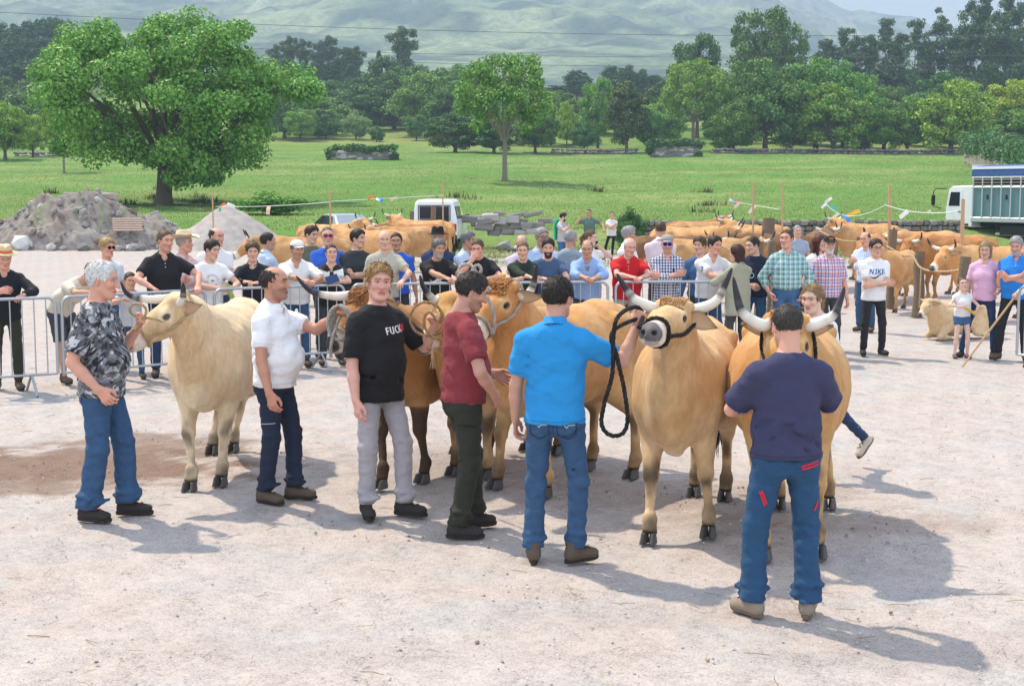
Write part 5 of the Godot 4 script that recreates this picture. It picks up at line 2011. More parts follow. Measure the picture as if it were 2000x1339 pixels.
	# the broadleaf belt behind the upper field
	for q in [[560, 190, 80], [608, 176, 80], [655, 165, 78], [700, 158, 76], [738, 148, 70], [765, 122, 95], [828, 138, 96], [872, 142, 84], [905, 136, 90], [940, 150, 80]]:
		stand(q[0], q[1], q[2] * 1.35, 242.0 + fmod(q[0] * 1.3, 9.0), "dense", "belt_tree", "", "", Color(1.0, 0.95, 1.0).lerp(Color(1.3, 1.25, 1.0), fmod(q[0] * 0.37, 1.0)))
	# hedges and trees that close the belt
	for q in [[1010, 205, 110, 196, 1.2], [1120, 225, 80, 190, 1.3], [1085, 185, 90, 215, 1.0], [1180, 190, 90, 215, 1.0], [1290, 200, 100, 182, 1.25], [1300, 165, 110, 225, 0.9], [1405, 150, 110, 190, 1.1], [1420, 235, 90, 168, 1.3], [1540, 205, 110, 165, 1.2], [1560, 160, 130, 185, 1.0], [1640, 195, 110, 178, 1.3], [1720, 205, 110, 172, 1.2], [1710, 165, 110, 205, 0.9], [1800, 190, 110, 182, 1.1], [1900, 190, 120, 178, 1.3], [1990, 200, 110, 165, 1.2], [620, 205, 100, 225, 1.0], [540, 215, 90, 225, 1.1], [680, 195, 90, 235, 0.95], [770, 190, 90, 238, 1.0], [850, 195, 110, 226, 1.0], [930, 215, 90, 205, 1.1], [30, 150, 110, 230, 0.9], [100, 160, 110, 225, 0.9], [60, 190, 110, 185, 1.1], [-10, 200, 90, 180, 1.1], [835, 138, 125, 212, 1.1], [905, 148, 125, 206, 1.15], [772, 150, 100, 228, 1.0], [705, 172, 105, 224, 1.05], [622, 182, 110, 214, 1.1], [560, 180, 100, 205, 1.15]]:
		stand(q[0], q[1], q[2] * 1.2, q[3], "dense" if int(q[0]) % 4 < 2 else "round", "belt_tree", "", "", Color(q[4] * 1.1, q[4], q[4] * 0.95))
	# woods
	for q in [[-20, 60], [14, 52], [40, 58], [66, 50], [92, 46], [118, 42], [140, 48], [170, 60], [0, 92], [35, 86], [72, 84], [105, 80], [135, 82], [160, 88], [12, 128], [55, 122], [95, 118], [135, 124]]:
		var row: float = 330.0 - (q[1] - 40.0) * 0.75
		stand(q[0], q[1], 62, row, "pine", "wood_tree", "", "", Color(0.95, 1.0, 1.0))
	for q in [[548, 92, 40], [574, 76, 36], [600, 82, 40], [628, 88, 40], [652, 76, 42], [676, 98, 44], [698, 96, 40], [560, 120, 50], [590, 128, 50], [620, 126, 50], [655, 124, 50], [690, 128, 44]]:
		stand(q[0], q[1], q[2] * 1.25, 305.0 - (q[1] - 75.0) * 0.4, "gum_c" if q[1] < 110 else "spire", "wood_tree", "")
	stand(792, 58, 78, 285, "gum_c", "tall_tree", "solitary tall eucalyptus with a rounded top above the tree belt")
	stand(744, 104, 26, 288, "spire", "wood_tree", "")
	for q in [[1125, 142, 60], [1195, 134, 56], [1222, 132, 50], [1248, 140, 46], [1275, 150, 50], [1140, 160, 70], [1090, 170, 70], [1230, 165, 70]]:
		stand(q[0], q[1], q[2], 290.0 + fmod(q[0], 13.0), "pine", "wood_tree", "")
	for q in [[1600, 82, 58, 2], [1638, 60, 56, 0], [1662, 58, 52, 1], [1688, 74, 56, 2], [1718, 42, 60, 0], [1745, 70, 50, 2], [1776, 44, 58, 0], [1802, 84, 54, 2], [1828, 16, 66, 1], [1852, 74, 54, 2], [1882, -18, 66, 1], [1908, -6, 62, 0], [1930, 4, 60, 1], [1952, -22, 66, 0], [1976, -10, 62, 1], [1998, 2, 62, 0], [2020, -14, 66, 1], [1870, 60, 60, 2], [1918, 70, 64, 2], [1968, 64, 64, 2]]:
		stand(q[0], q[1], q[2] * 1.15, 238.0 + fmod(q[0] * 1.7, 22.0), ["gum", "gum_b", "gum_c"][q[3]], "eucalyptus_tree", "")
	for i in 13:
		stand(1585 + i * 36, 128 + fmod(i * 17.0, 30.0), 80, 226.0 + fmod(i * 5.0, 11.0), "dense" if i % 2 else "pine", "understory_tree", "", "", Color(0.8, 0.8, 0.85))
	var kinds := {}
	for o in get_children():
		if o.has_meta("category") and not o.has_meta("label"):
			var n := String(o.name)
			var px: float = o.position.x / -o.position.z * FOCAL + 1000.0
			var g := "dark slender tree of the wood right behind the huge ash"
			if n.begins_with("belt_tree"): g = "round tree in the belt left of the huge ash" if px < 300 else ("round tree in the belt between the two ash trees" if px < 990 else "round tree filling the belt right of the young ash")
			elif n.begins_with("eucalyptus"): g = "tall thin-crowned eucalyptus at the upper right"
			elif n.begins_with("understory"): g = "low dark tree at the foot of the eucalyptus wood"
			elif px < 300: g = "dark pine on the hill at the far left"
			elif px > 760: g = "dark pine in the far line right of the young ash"
			if not kinds.has(g): kinds[g] = []
			kinds[g].append([px, o])
	for g in kinds:
		var l: Array = kinds[g]
		l.sort_custom(func(a, b): return a[0] < b[0])
		for i in l.size(): tag(l[i][1], "%s, %s from the left" % [g, nth(i)], "tree", "distant trees")
	# bushes by the yard
	stand(532, 376, 156, 66, "shrub", "hedge_bush", "clipped-looking green bush behind the grey gravel cone", "", Color(1.3, 1.3, 1.0))
	stand(1228, 410, 78, 57.5, "shrub", "hedge_bush", "ivy bush at the left end of the dry-stone wall")
	stand(1745, 452, 60, 57, "shrub", "hedge_bush", "bright weeds growing at the foot of the dry-stone wall", "", Color(2.2, 1.9, 1.3))
	# grass
	rng.seed = 3
	var tuft := Shape.new()
	for i in 8:
		var a := rng.randf() * TAU
		var o := Vector3(cos(a), 0, sin(a)) * rng.randf() * 0.22
		var w := Vector3(-sin(a), 0, cos(a)) * 0.022
		var tip := o + Vector3(cos(a) * 0.12, rng.randf_range(0.16, 0.34), sin(a) * 0.12)
		var nrm := Vector3(cos(a) * 0.15, 0.98, sin(a) * 0.15).normalized()
		var v := rng.randf_range(0.75, 1.2)
		tuft.tint = Color(v, v, v)
		tuft.tri(tuft.vert(o - w, nrm), tuft.vert(tip, nrm), tuft.vert(o + w, nrm))
	var gm := vmat(0.6, 0.3)
	gm.backlight_enabled = true
	gm.backlight = Color(0.5, 0.5, 0.5)
	mats.grass = gm
	var pl := []
	while pl.size() < 90000:
		var d := 60.5 + 108.0 * pow(rng.randf(), 1.35)
		var x := rng.randf_range(-0.42, 0.42) * d
		if d < 63.0 and absf(x - 5.0) > 17.0 and rng.randf() < 0.3: continue
		var v := nz.get_noise_2d(x * 0.09, d * 0.14) * 0.5 + nz.get_noise_2d(x * 0.6, d * 0.8) * 0.4
		var c := Color(0.18, 0.34, 0.085).lerp(Color(0.36, 0.43, 0.17), clampf(0.3 + v, 0.0, 1.0))
		pl.append([Vector3(x, rise(x, d), -d), rng.randf_range(0.22, 0.42) * (1.0 + v * 0.4), c])
	scatter("meadow_grass", tuft.mesh(), gm, pl, "short bright green grass of the meadow", "grass")
	pl = []
	for k in 13:
		var d := rng.randf_range(66.0, 96.0)
		var x := rng.randf_range(-0.36, 0.2) * d
		for i in rng.randi_range(6, 16):
			var e := Vector3(x + rng.randfn() * 0.35, 0, -d + rng.randfn() * 0.3)
			pl.append([Vector3(e.x, rise(e.x, -e.z), e.z), rng.randf_range(1.0, 1.8), Color(0.16, 0.24, 0.07).lerp(Color(0.16, 0.16, 0.07), rng.randf())])
	scatter("rush_tufts", tuft.mesh(), gm, pl, "darker rush tufts dotted over the lower meadow", "rushes")
	pl = []
	while pl.size() < 2600:
		var d := rng.randf_range(40.0, 58.0)
		var x := rng.randf_range(-6.0, 14.0)
		if nz.get_noise_2d(x * 0.35 + 70.0, -d * 0.5) + smoothstep(40.0, 55.0, d) * 0.5 < 0.3: continue
		pl.append([Vector3(x, 0, -d), rng.randf_range(0.25, 0.6), Color(0.16, 0.25, 0.06).lerp(Color(0.3, 0.3, 0.12), rng.randf())])
	scatter("yard_weeds", tuft.mesh(), gm, pl, "thin weeds at the back of the yard by the stone pile", "weeds")

func scatter(called: String, m: Mesh, mt: Material, list: Array, label: String, category: String, axes := Vector3.ONE) -> void:
	var mm := MultiMesh.new()
	mm.transform_format = MultiMesh.TRANSFORM_3D
	mm.use_colors = true
	mm.mesh = m
	mm.instance_count = list.size()
	for i in list.size():
		var b := Basis(Vector3.UP, rng.randf() * TAU) * Basis().scaled(axes * list[i][1])
		mm.set_instance_transform(i, Transform3D(b, list[i][0]))
		mm.set_instance_color(i, list[i][2])
	var o := MultiMeshInstance3D.new()
	o.name = numbered(called)
	o.multimesh = mm
	o.material_override = mt
	add_child(o)
	tag(o, label, category, "", "stuff")

func nth(i: int) -> String:
	var w := ["first", "second", "third", "fourth", "fifth", "sixth", "seventh", "eighth", "ninth", "tenth", "eleventh", "twelfth", "thirteenth", "fourteenth", "fifteenth", "sixteenth", "seventeenth", "eighteenth", "nineteenth", "twentieth"]
	return w[i] if i < 20 else "twenty-" + w[i - 20]

# ---------------------------------------------------------------- things in the yard
func rock(r: Vector3, seed_: float, sides := 0.22) -> Shape:  # a broken stone with flat faces
	var s := Shape.new()
	var ic := []
	var t := (1.0 + sqrt(5.0)) / 2.0
	for q in [[-1, t, 0], [1, t, 0], [-1, -t, 0], [1, -t, 0], [0, -1, t], [0, 1, t], [0, -1, -t], [0, 1, -t], [t, 0, -1], [t, 0, 1], [-t, 0, -1], [-t, 0, 1]]:
		var p := Vector3(q[0], q[1], q[2]).normalized()
		ic.append(p * r * (1.0 + sides * nz.get_noise_3dv(p * 1.9 + Vector3(seed_, seed_ * 0.7, 0)) * 2.0))
	for f in [[0, 11, 5], [0, 5, 1], [0, 1, 7], [0, 7, 10], [0, 10, 11], [1, 5, 9], [5, 11, 4], [11, 10, 2], [10, 7, 6], [7, 1, 8], [3, 9, 4], [3, 4, 2], [3, 2, 6], [3, 6, 8], [3, 8, 9], [4, 9, 5], [2, 4, 11], [6, 2, 10], [8, 6, 7], [9, 8, 1]]:
		s.out([ic[f[0]], ic[f[1]], ic[f[2]]], Vector3.ZERO, I)
	return s

func block(sz: Vector3, seed_: float) -> Shape:  # a rough squared stone
	var s := Shape.new()
	s.cbox(Vector3.ZERO, sz * 0.5, I, minf(sz.x, minf(sz.y, sz.z)) * 0.16)
	for i in s.v.size():
		var p := s.v[i]
		s.v[i] = p + Vector3(nz.get_noise_3dv(p * 3.1 + Vector3(seed_, 0, 0)), nz.get_noise_3dv(p * 3.1 + Vector3(0, seed_, 0)), nz.get_noise_3dv(p * 3.1 + Vector3(0, 0, seed_))) * minf(sz.y, sz.x) * 0.3
	return s

func heap(called: String, label: String, category: String, c: Vector3, r: Vector2, high: float, seed_: float, tone: Callable, rough: float, flat_top := 0.0) -> Node3D:
	var o := thing(called, label, category, c)
	var s := Shape.new()
	var n := 64
	for j in n + 1:
		for i in n + 1:
			var u := Vector2(i, j) / n * 2.0 - Vector2.ONE
			var l := u.length()
			var y := maxf(0.0, 1.0 - pow(l, 1.15 if flat_top == 0.0 else 2.3))
			y = y * high * (1.0 + 0.25 * nz.get_noise_2d(u.x * 1.6 + seed_, u.y * 1.6) * (0.3 if flat_top == 0.0 else 1.6))
			if flat_top > 0.0: y *= 1.0 - 0.35 * smoothstep(0.0, 1.0, u.x) + 0.1 * smoothstep(0.2, -0.4, u.x)
			y += nz.get_noise_2d(u.x * 11.0 + seed_, u.y * 11.0) * rough * smoothstep(0.0, 0.25, y)
			s.v.append(Vector3(u.x * r.x, y - 0.05 if l < 1.0 else -0.15, u.y * r.y))
			s.uv.append(u)
	for j in n + 1:
		for i in n + 1:
			var a: Vector3 = s.v[j * (n + 1) + mini(i + 1, n)] - s.v[j * (n + 1) + maxi(i - 1, 0)]
			var b: Vector3 = s.v[mini(j + 1, n) * (n + 1) + i] - s.v[maxi(j - 1, 0) * (n + 1) + i]
			s.nn.append(b.cross(a).normalized())
			s.c.append(tone.call(s.v[j * (n + 1) + i]))
	for j in n:
		for i in n:
			var k := j * (n + 1) + i
			s.tri(k, k + 1, k + n + 2)
			s.tri(k, k + n + 2, k + n + 1)
	put("soil", s.mesh(), mats.stone, o)
	o.set_meta("mesh_points", 0)
	o.remove_meta("mesh_points")
	heap_points = s.v
	return o

var heap_points := PackedVector3Array()

func yard_things() -> void:
	rng.seed = 51
	# the rubble mound on the left
	var soil := func(p: Vector3) -> Color:
		var a := nz.get_noise_2d(p.x * 1.2, p.z * 1.2 + p.y)
		var b := nz.get_noise_2d(p.x * 5.0, p.z * 5.0)
		var c := Color(0.19, 0.155, 0.13).lerp(Color(0.3, 0.28, 0.27), clampf(0.4 + a + b * 0.9, 0.0, 1.0))
		return c.lerp(Color(0.15, 0.17, 0.07), smoothstep(0.15, 0.5, a + b * 0.3) * smoothstep(0.5, 1.2, p.y) * 0.8)
	var md := heap("rubble_mound", "long mound of grey earth and rubble at the left edge of the yard", "mound", spot(186, 58.5), Vector2(4.9, 3.4), 1.95, 3.0, soil, 0.15, 0.35)
	var pts := heap_points.duplicate()
	var meshes := []
	for k in 6:
		var rk := rock(Vector3(1, 0.7, 0.85), k * 7.3)
		meshes.append(rk.mesh())
	var tones := [Color(0.26, 0.245, 0.235), Color(0.18, 0.17, 0.16), Color(0.42, 0.4, 0.38), Color(0.22, 0.17, 0.14)]
	var stone_mats := []
	for t in tones:
		var m := relief(mat((t as Color).linear_to_srgb(), 0.95), tex.grain, 0.8, Vector3(2, 2, 2))
		stone_mats.append(m)
	mats.stones = stone_mats
	for k in 560:
		var p: Vector3 = pts[rng.randi() % pts.size()]
		if p.y < 0.02 or p.z < -1.2: continue
		var st := put("stone", meshes[k % 6], stone_mats[0 if k % 7 else 2] if k % 5 else stone_mats[3], md)
		st.position = p + Vector3(rng.randf_range(-0.1, 0.1), 0.01, rng.randf_range(-0.1, 0.1))
		st.scale = Vector3.ONE * (0.05 + 0.17 * pow(rng.randf(), 2.2))
		st.rotation = Vector3(rng.randf(), rng.randf(), rng.randf()) * TAU
	# its bigger pieces
	var big := thing("boulder", "big pale boulder lying at the left foot of the rubble mound", "boulder", deep(40, 450, 55.3))
	big.position.y = 0.25
	put("stone", rock(Vector3(0.42, 0.36, 0.4), 3.3, 0.15).mesh(), relief(mat(Color(0.8, 0.8, 0.79), 0.9), tex.grain, 0.8, Vector3(2, 2, 2)), big)
	for q in [[146, 380, 0.55, 0.16, "pale flat slab on the left of the mound's crest"], [213, 381, 0.42, 0.17, "pale block on the middle of the mound's crest"]]:
		var o := thing("stone_slab", q[4], "stone", deep(q[0], q[1] + 2, 58.5))
		var b := put("stone", block(Vector3(q[2] * 1.6, q[3] * 1.8, 0.5), q[0]).mesh(), relief(mat(Color(0.68, 0.63, 0.6), 0.95), tex.grain, 0.8, Vector3(2, 2, 2)), o)
	for k in 9:
		var q := [[232, 474], [246, 470], [252, 477], [262, 470], [160, 468], [98, 462], [122, 448], [275, 466], [215, 466]][k] as Array
		var o := thing("rubble_stone", "broken grey stone at the foot of the rubble mound, " + nth([4, 5, 6, 7, 2, 0, 1, 8, 3][k]) + " from the left", "stone", deep(q[0], q[1] - 8, 54.9), k, "broken stones at the foot of the rubble mound")
		o.position.y = 0.1
		var st := put("stone", meshes[k % 6], stone_mats[k % 3], o)
		st.scale = Vector3.ONE * rng.randf_range(0.16, 0.3)
	# a pallet on the mound
	var pal := thing("wooden_pallet", "weathered wooden pallet lying tilted on the rubble mound", "pallet", deep(248, 441, 56.2), 0.3)
	pal.rotation.x = 0.45
	var pm := relief(mat(Color(0.62, 0.55, 0.5), 0.95), tex.grain, 0.8, Vector3(3, 3, 3))
	for k in 6:
		var s := Shape.new()
		s.box(Vector3(0, 0.07, -0.5 + k * 0.2), Vector3(1.15, 0.03, 0.11))
		put("plank", s.mesh(), pm, pal)
	for k in 3:
		var s := Shape.new()
		s.box(Vector3(-0.5 + k * 0.5, 0, 0), Vector3(0.1, 0.105, 1.1))
		put("runner", s.mesh(), pm, pal)
	# the gravel cone
	heap("gravel_cone", "cone-shaped heap of pale grey gravel right of the rubble mound", "heap", spot(452, 57.5), Vector2(2.75, 2.75), 1.85, 9.0, func(p: Vector3) -> Color:
		var a := nz.get_noise_3dv(p * 2.0)
		return Color(0.3, 0.275, 0.265).lerp(Color(0.4, 0.355, 0.335), clampf(0.5 + a + nz.get_noise_3dv(p * 9.0) * 0.4, 0.0, 1.0)), 0.03)
	# stacked stone blocks and loose ones before them
	var pile := thing("stone_stack", "stack of squared weathered stone blocks by the back of the yard", "stone stack", spot(992, 57.0))
	for q in [[920, 427, 44, 14], [958, 424, 30, 15], [975, 417, 22, 9], [948, 432, 30, 12], [976, 432, 26, 11], [1000, 428, 26, 14], [1010, 420, 40, 8], [1040, 418, 34, 9], [945, 443, 32, 14], [978, 443, 30, 14], [1008, 441, 26, 11], [1028, 440, 22, 11], [1050, 440, 28, 12], [965, 453, 26, 14], [992, 452, 28, 12], [1018, 453, 28, 10], [1042, 452, 26, 10], [930, 436, 24, 10], [1065, 430, 30, 10], [1085, 432, 24, 9], [1020, 432, 18, 10]]:
		var c := deep(q[0], q[1], 57.0 + rng.randf_range(-0.25, 0.25))
		var st := put("stone", block(Vector3(q[2], q[3], q[3] * 1.4) / FOCAL * 57.0, q[0]).mesh(), stone_mats[[0, 2, 0][int(q[0]) % 3]], pile)
		st.position = c - pile.position
		st.rotation = Vector3(0, rng.randf_range(-0.15, 0.15), rng.randf_range(-0.05, 0.05) + (0.16 if q[1] < 421 and q[0] > 1005 else 0.0))
	for q in [[984, 458, 30, 20, "tilted grey boulder before the stack of stone blocks"], [1018, 462, 34, 13, "flat pale boulder before the right of the stone stack"], [1055, 460, 30, 12, "small flat stone right of the flat pale boulder"], [1000, 468, 26, 10, "low stone half buried in the weeds before the stack"]]:
		var o := thing("boulder", q[4], "boulder", spot(q[0], 54.5))
		o.position.y = q[3] / FOCAL * 25.0
		put("stone", rock(Vector3(q[2], q[3], q[2]) / FOCAL * 29.0, q[0] * 0.1).mesh(), stone_mats[2 if q[0] > 1010 else 0], o)
	dry_wall()
	jeep()
	sedan()
	truck()
	fences()
	stakes()

func dry_wall() -> void:
	# the dry-stone wall behind the tied cattle
	var w := thing("dry_stone_wall", "long low dry-stone wall with grass on its top behind the tied cattle", "wall", Vector3(0, 0, -59.0))
	var core := Shape.new()
	core.tint = Color(0.1, 0.095, 0.085)
	core.box(Vector3(11.6, 0.5, -0.1), Vector3(14.8, 1.05, 0.42))
	put("core", core.mesh(), mats.stone, w)
	var variants := []
	for k in 8: variants.append(block(Vector3(1, 1, 1), k * 3.1).mesh())
	var n := 0
	for row in 5:
		var x := 4.3 + rng.randf() * 0.2
		while x < 18.9 and n < 296:
			var wd := rng.randf_range(0.18, 0.4)
			var ht := 0.215
			var st := put("stone", variants[n % 8], mats.stones[[0, 1, 0, 3, 1][n % 5]], w)
			st.position = Vector3(x + wd * 0.5, 0.1 + row * 0.225 + rng.randf_range(-0.02, 0.02), 0.16 + rng.randf_range(-0.03, 0.04))
			st.scale = Vector3(wd * 0.95, ht * rng.randf_range(0.8, 1.0), 0.3)
			x += wd
			n += 1
	var moss := Shape.new()
	moss.tint = Color(0.1, 0.12, 0.04)
	var rows := []
	for i in 100:
		var x := 4.2 + i * 0.15
		var y := 1.05 + nz.get_noise_2d(x * 2.0, 4.0) * 0.08
		moss.box(Vector3(x, y, 0.0), Vector3(0.2, 0.12, 0.5), Basis(Vector3.UP, i * 1.3), 0.05)
	tag(put("moss", moss.mesh(), mats.stone, w), "", "", "", "stuff")
	# walls at the far side of the meadow
	var meshes := []
	for k in 4: meshes.append(rock(Vector3(1, 0.8, 0.9), k * 4.1 + 1.0).mesh())
	for q in [[1080, 1240, 159.0, "tumbled low stone wall at the far edge of the meadow, left of the olive-tipped evergreen"], [1392, 1880, 157.0, "tumbled low stone wall in the shade of the wide trees at the far right of the meadow"], [40, 170, 150.0, "tumbled low stone wall behind the slender tree at the far left"]]:
		var a := (q[0] - 1000.0) / FOCAL * q[2] as float
		var b := (q[1] - 1000.0) / FOCAL * q[2] as float
		var o := thing("low_wall", q[3], "wall", Vector3(a, rise(a, q[2]), -q[2]))
		var x := a
		while x < b:
			for k in 2:
				var st := put("stone", meshes[rng.randi() % 4], mats.stones[[1, 3, 1][rng.randi() % 3]], o)
				var r := rng.randf_range(0.2, 0.4)
				st.position = Vector3(x - a, rise(x, q[2]) - o.position.y + 0.1 + k * 0.35, rng.randf_range(-0.2, 0.2))
				st.scale = Vector3(r * 1.5, r * 0.8, r)
				st.rotation.y = rng.randf() * TAU
			x += rng.randf_range(0.35, 0.6)
	# ruins grown over with ivy
	for q in [[650, 772, 141.0, 13.0, 20.0, "ruined wall stub topped with ivy right of the huge ash"], [1268, 1360, 150.0, 16.0, 24.0, "ivy-covered wall stub below the bright airy tree"]]:
		var a := (q[0] - 1000.0) / FOCAL * q[2] as float
		var wd := (q[1] - q[0]) / FOCAL * q[2] as float
		var k: float = q[2] / FOCAL
		var o := thing("ruined_wall", q[5], "wall", Vector3(a + wd * 0.5, rise(a, q[2]), -q[2]))
		var s := Shape.new()
		s.tint = Color(0.2, 0.195, 0.2)
		s.cbox(Vector3(0, q[3] * k * 0.6, 0), Vector3(wd * 0.5, q[3] * k * 0.75, 0.4), I, 0.2)
		put("masonry", s.mesh(), mats.stone, o)
		rng.seed = int(q[0])
		for i in 44:
			var st := put("stone", meshes[rng.randi() % 4], mats.stones[rng.randi() % 3], o)
			st.position = Vector3(rng.randf_range(-0.48, 0.48) * wd, rng.randf_range(0.1, q[3] * k * 1.2), 0.4)
			st.scale = Vector3(0.34, 0.2, 0.12) * rng.randf_range(0.7, 1.3)
		var iv := Shape.new()
		for i in 26:
			var x := rng.randf_range(-0.54, 0.54) * wd
			leaves(iv, Vector3(x, q[3] * k * 1.25 + rng.randf() * q[4] * k * 0.4, rng.randf_range(-0.3, 0.4)), Vector3(0.7, 0.45, 0.6), 150, 0.24, [Color(0.035, 0.11, 0.03), Color(0.09, 0.19, 0.05)])
		for i in 6:
			leaves(iv, Vector3((0.5 if i % 2 else -0.5) * wd, q[3] * k * rng.randf(), 0.2), Vector3(0.6, 0.5, 0.6), 110, 0.24, [Color(0.035, 0.09, 0.03), Color(0.07, 0.14, 0.04)])
		put("ivy", iv.mesh(), mats.leaf, o)
	# the ivy-clad wall coming in from the right
	rng.seed = 91
	var c0 := Vector3((1882.0 - 1000.0) / FOCAL * 138.0, 0, -138.0)
	var c1 := Vector3((2060.0 - 1000.0) / FOCAL * 84.0, 0, -84.0)
	var o := thing("ivy_wall", "pale old wall with thick ivy on top running in from the right edge", "wall", c0 + Vector3(0, rise(c0.x, 138.0), 0))
	var iv := Shape.new()
	for i in 18:
		var p := c0.lerp(c1, i / 17.0)
		var q := c0.lerp(c1, (i + 1) / 17.0)
		var y := rise(p.x, -p.z)
		var s := Shape.new()
		s.tint = Color(0.36, 0.33, 0.29).lerp(Color(0.27, 0.25, 0.22), rng.randf())
		s.cbox((p + q) * 0.5 + Vector3(0, y + 0.9, 0) - o.position, Vector3(0.35, 1.0, (q - p).length() * 0.5 + 0.06), Basis.looking_at(q - p), 0.12)
		put("masonry", s.mesh(), mats.stone, o)
		for k in 8:
			leaves(iv, p.lerp(q, rng.randf()) + Vector3(rng.randf_range(-0.5, 0.3), y + rng.randf_range(1.1, 2.7), 0) - o.position, Vector3(0.85, 0.6, 0.85), 150, 0.21, [Color(0.045, 0.13, 0.045), Color(0.12, 0.24, 0.08)])
	put("ivy", iv.mesh(), mats.leaf, o)

func wheel(parent: Node3D, at: Vector3, r: float, w: float, rim: Material) -> void:
	var s := Shape.new()
	var prof := [Vector2(r * 0.55, -w * 0.5), Vector2(r * 0.9, -w * 0.5), Vector2(r, -w * 0.36), Vector2(r, w * 0.36), Vector2(r * 0.9, w * 0.5), Vector2(r * 0.55, w * 0.5)]
	s.lathe(prof, at, Basis(Vector3.BACK, PI / 2), 24)
	var o := put("wheel", s.mesh(), mats.black, parent)
	var q := Shape.new()
	q.lathe([Vector2(0, -w * 0.4), Vector2(r * 0.3, -w * 0.42), Vector2(r * 0.56, -w * 0.34), Vector2(r * 0.56, w * 0.34), Vector2(r * 0.3, w * 0.42), Vector2(0, w * 0.4)], at, Basis(Vector3.BACK, PI / 2), 20)
	put("rim", q.mesh(), rim, o)

func car_mats() -> void:
	mats.white_paint = mat(Color(0.88, 0.89, 0.91), 0.25)
	mats.white_paint.clearcoat_enabled = true
	mats.white_paint.clearcoat = 0.6
	mats.silver_paint = mat(Color(0.62, 0.65, 0.68), 0.3, 0.5)
	mats.silver_paint.clearcoat_enabled = true
	mats.silver_paint.clearcoat = 0.6
	mats.car_glass = mat(Color(0.1, 0.13, 0.17), 0.08)
	mats.red_lens = mat(Color(0.7, 0.04, 0.04), 0.2)
	mats.alloy = mat(Color(0.6, 0.6, 0.62), 0.35, 0.8)
	mats.bumper = mat(Color(0.13, 0.14, 0.16), 0.6)

func loft(s: Shape, secs: Array, closed := true) -> void:  # secs: rings of points with the same count
	for i in secs.size() - 1:
		var n: int = secs[i].size()
		for k in n if closed else n - 1:
			s.face([secs[i][k], secs[i + 1][k], secs[i + 1][(k + 1) % n], secs[i][(k + 1) % n]])
	var a: Array = secs[0].duplicate()
	s.face(a)
	var b: Array = secs[-1].duplicate()
	b.reverse()
	s.face(b)

func jeep() -> void:  # seen from behind
	car_mats()
	var o := thing("off_road_car", "white boxy off-road car seen from behind with a spare wheel on its rear door", "car", spot(855, 56.0), deg_to_rad(-3.0))
	o.scale = Vector3.ONE * 1.05
	# axes: +z rear (towards the camera)
	var s := Shape.new()
	var ring := func(z: float, top: float, grow: float) -> Array:
		return [Vector3(-0.84 * grow, 0.42, z), Vector3(-0.88 * grow, 0.75, z), Vector3(-0.86 * grow, 1.12, z), Vector3(-0.72 * grow, top - 0.08, z), Vector3(-0.62 * grow, top, z), Vector3(0.62 * grow, top, z), Vector3(0.72 * grow, top - 0.08, z), Vector3(0.86 * grow, 1.12, z), Vector3(0.88 * grow, 0.75, z), Vector3(0.84 * grow, 0.42, z)]
	loft(s, [ring.call(1.0, 1.83, 0.97), ring.call(0.94, 1.9, 1.0), ring.call(-1.3, 1.93, 1.0), ring.call(-1.9, 1.22, 1.0), ring.call(-3.3, 1.12, 0.98), ring.call(-3.4, 1.0, 0.94)])
	put("body", s.mesh(), mats.white_paint, o)
	var gl := Shape.new()
	gl.cbox(Vector3(0, 1.42, 0.985), Vector3(0.57, 0.25, 0.025), Basis(Vector3.RIGHT, 0.0), 0.02)
	var w := put("rear_window", gl.mesh(), mats.car_glass, o)
	var fr := Shape.new()
	for q in [[0, 1.69, 1.2, 0.035], [0, 1.15, 1.2, 0.035]]: fr.box(Vector3(q[0], q[1], 0.99), Vector3(q[2], q[3], 0.05))
	for x in [-0.6, 0.6]: fr.box(Vector3(x, 1.42, 0.99), Vector3(0.035, 0.52, 0.05))
	put("window_frame", fr.mesh(), mats.bumper, w)
	for sg in [-1.0, 1.0]:
		var g := Shape.new()
		var b := Basis(Vector3.BACK, sg * 0.19)
		g.cbox(Vector3(sg * 0.805, 1.42, 0.3), Vector3(0.02, 0.24, 0.5), b, 0.01)
		g.cbox(Vector3(sg * 0.805, 1.42, -0.75), Vector3(0.02, 0.24, 0.42), b, 0.01)
		put("side_window", g.mesh(), mats.car_glass, o)
		var l := Shape.new()
		l.box(Vector3(sg * 0.76, 0.86, 1.0), Vector3(0.16, 0.3, 0.06), I, 0.02)
		put("tail_light", l.mesh(), mats.red_lens, o)
		var m := Shape.new()
		m.box(Vector3(sg * 1.06, 1.22, -1.2), Vector3(0.2, 0.24, 0.1), I, 0.04)
		m.bar(Vector3(sg * 0.86, 1.15, -1.25), Vector3(sg * 1.0, 1.2, -1.2), 0.02)
		put("mirror", m.mesh(), mats.bumper, o)
		for z in [0.4, -2.5]: wheel(o, Vector3(sg * 0.72, 0.37, z), 0.37, 0.25, mats.alloy)
	wheel(o, Vector3(0.25, 0.95, 1.12), 0.36, 0.24, mats.alloy)
	o.get_child(o.get_child_count() - 1).name = "spare_wheel"
	var sw: MeshInstance3D = o.get_node("spare_wheel")
	var turn := Transform3D(Basis(Vector3.UP, PI / 2), Vector3.ZERO)
	var c := Transform3D(Basis(), Vector3(0.25, 0.95, 1.12))
	sw.transform = c * turn * c.affine_inverse()
	var bp := Shape.new()
	bp.box(Vector3(0, 0.5, 1.05), Vector3(1.72, 0.2, 0.16), I, 0.04)
	put("bumper", bp.mesh(), mats.bumper, o)

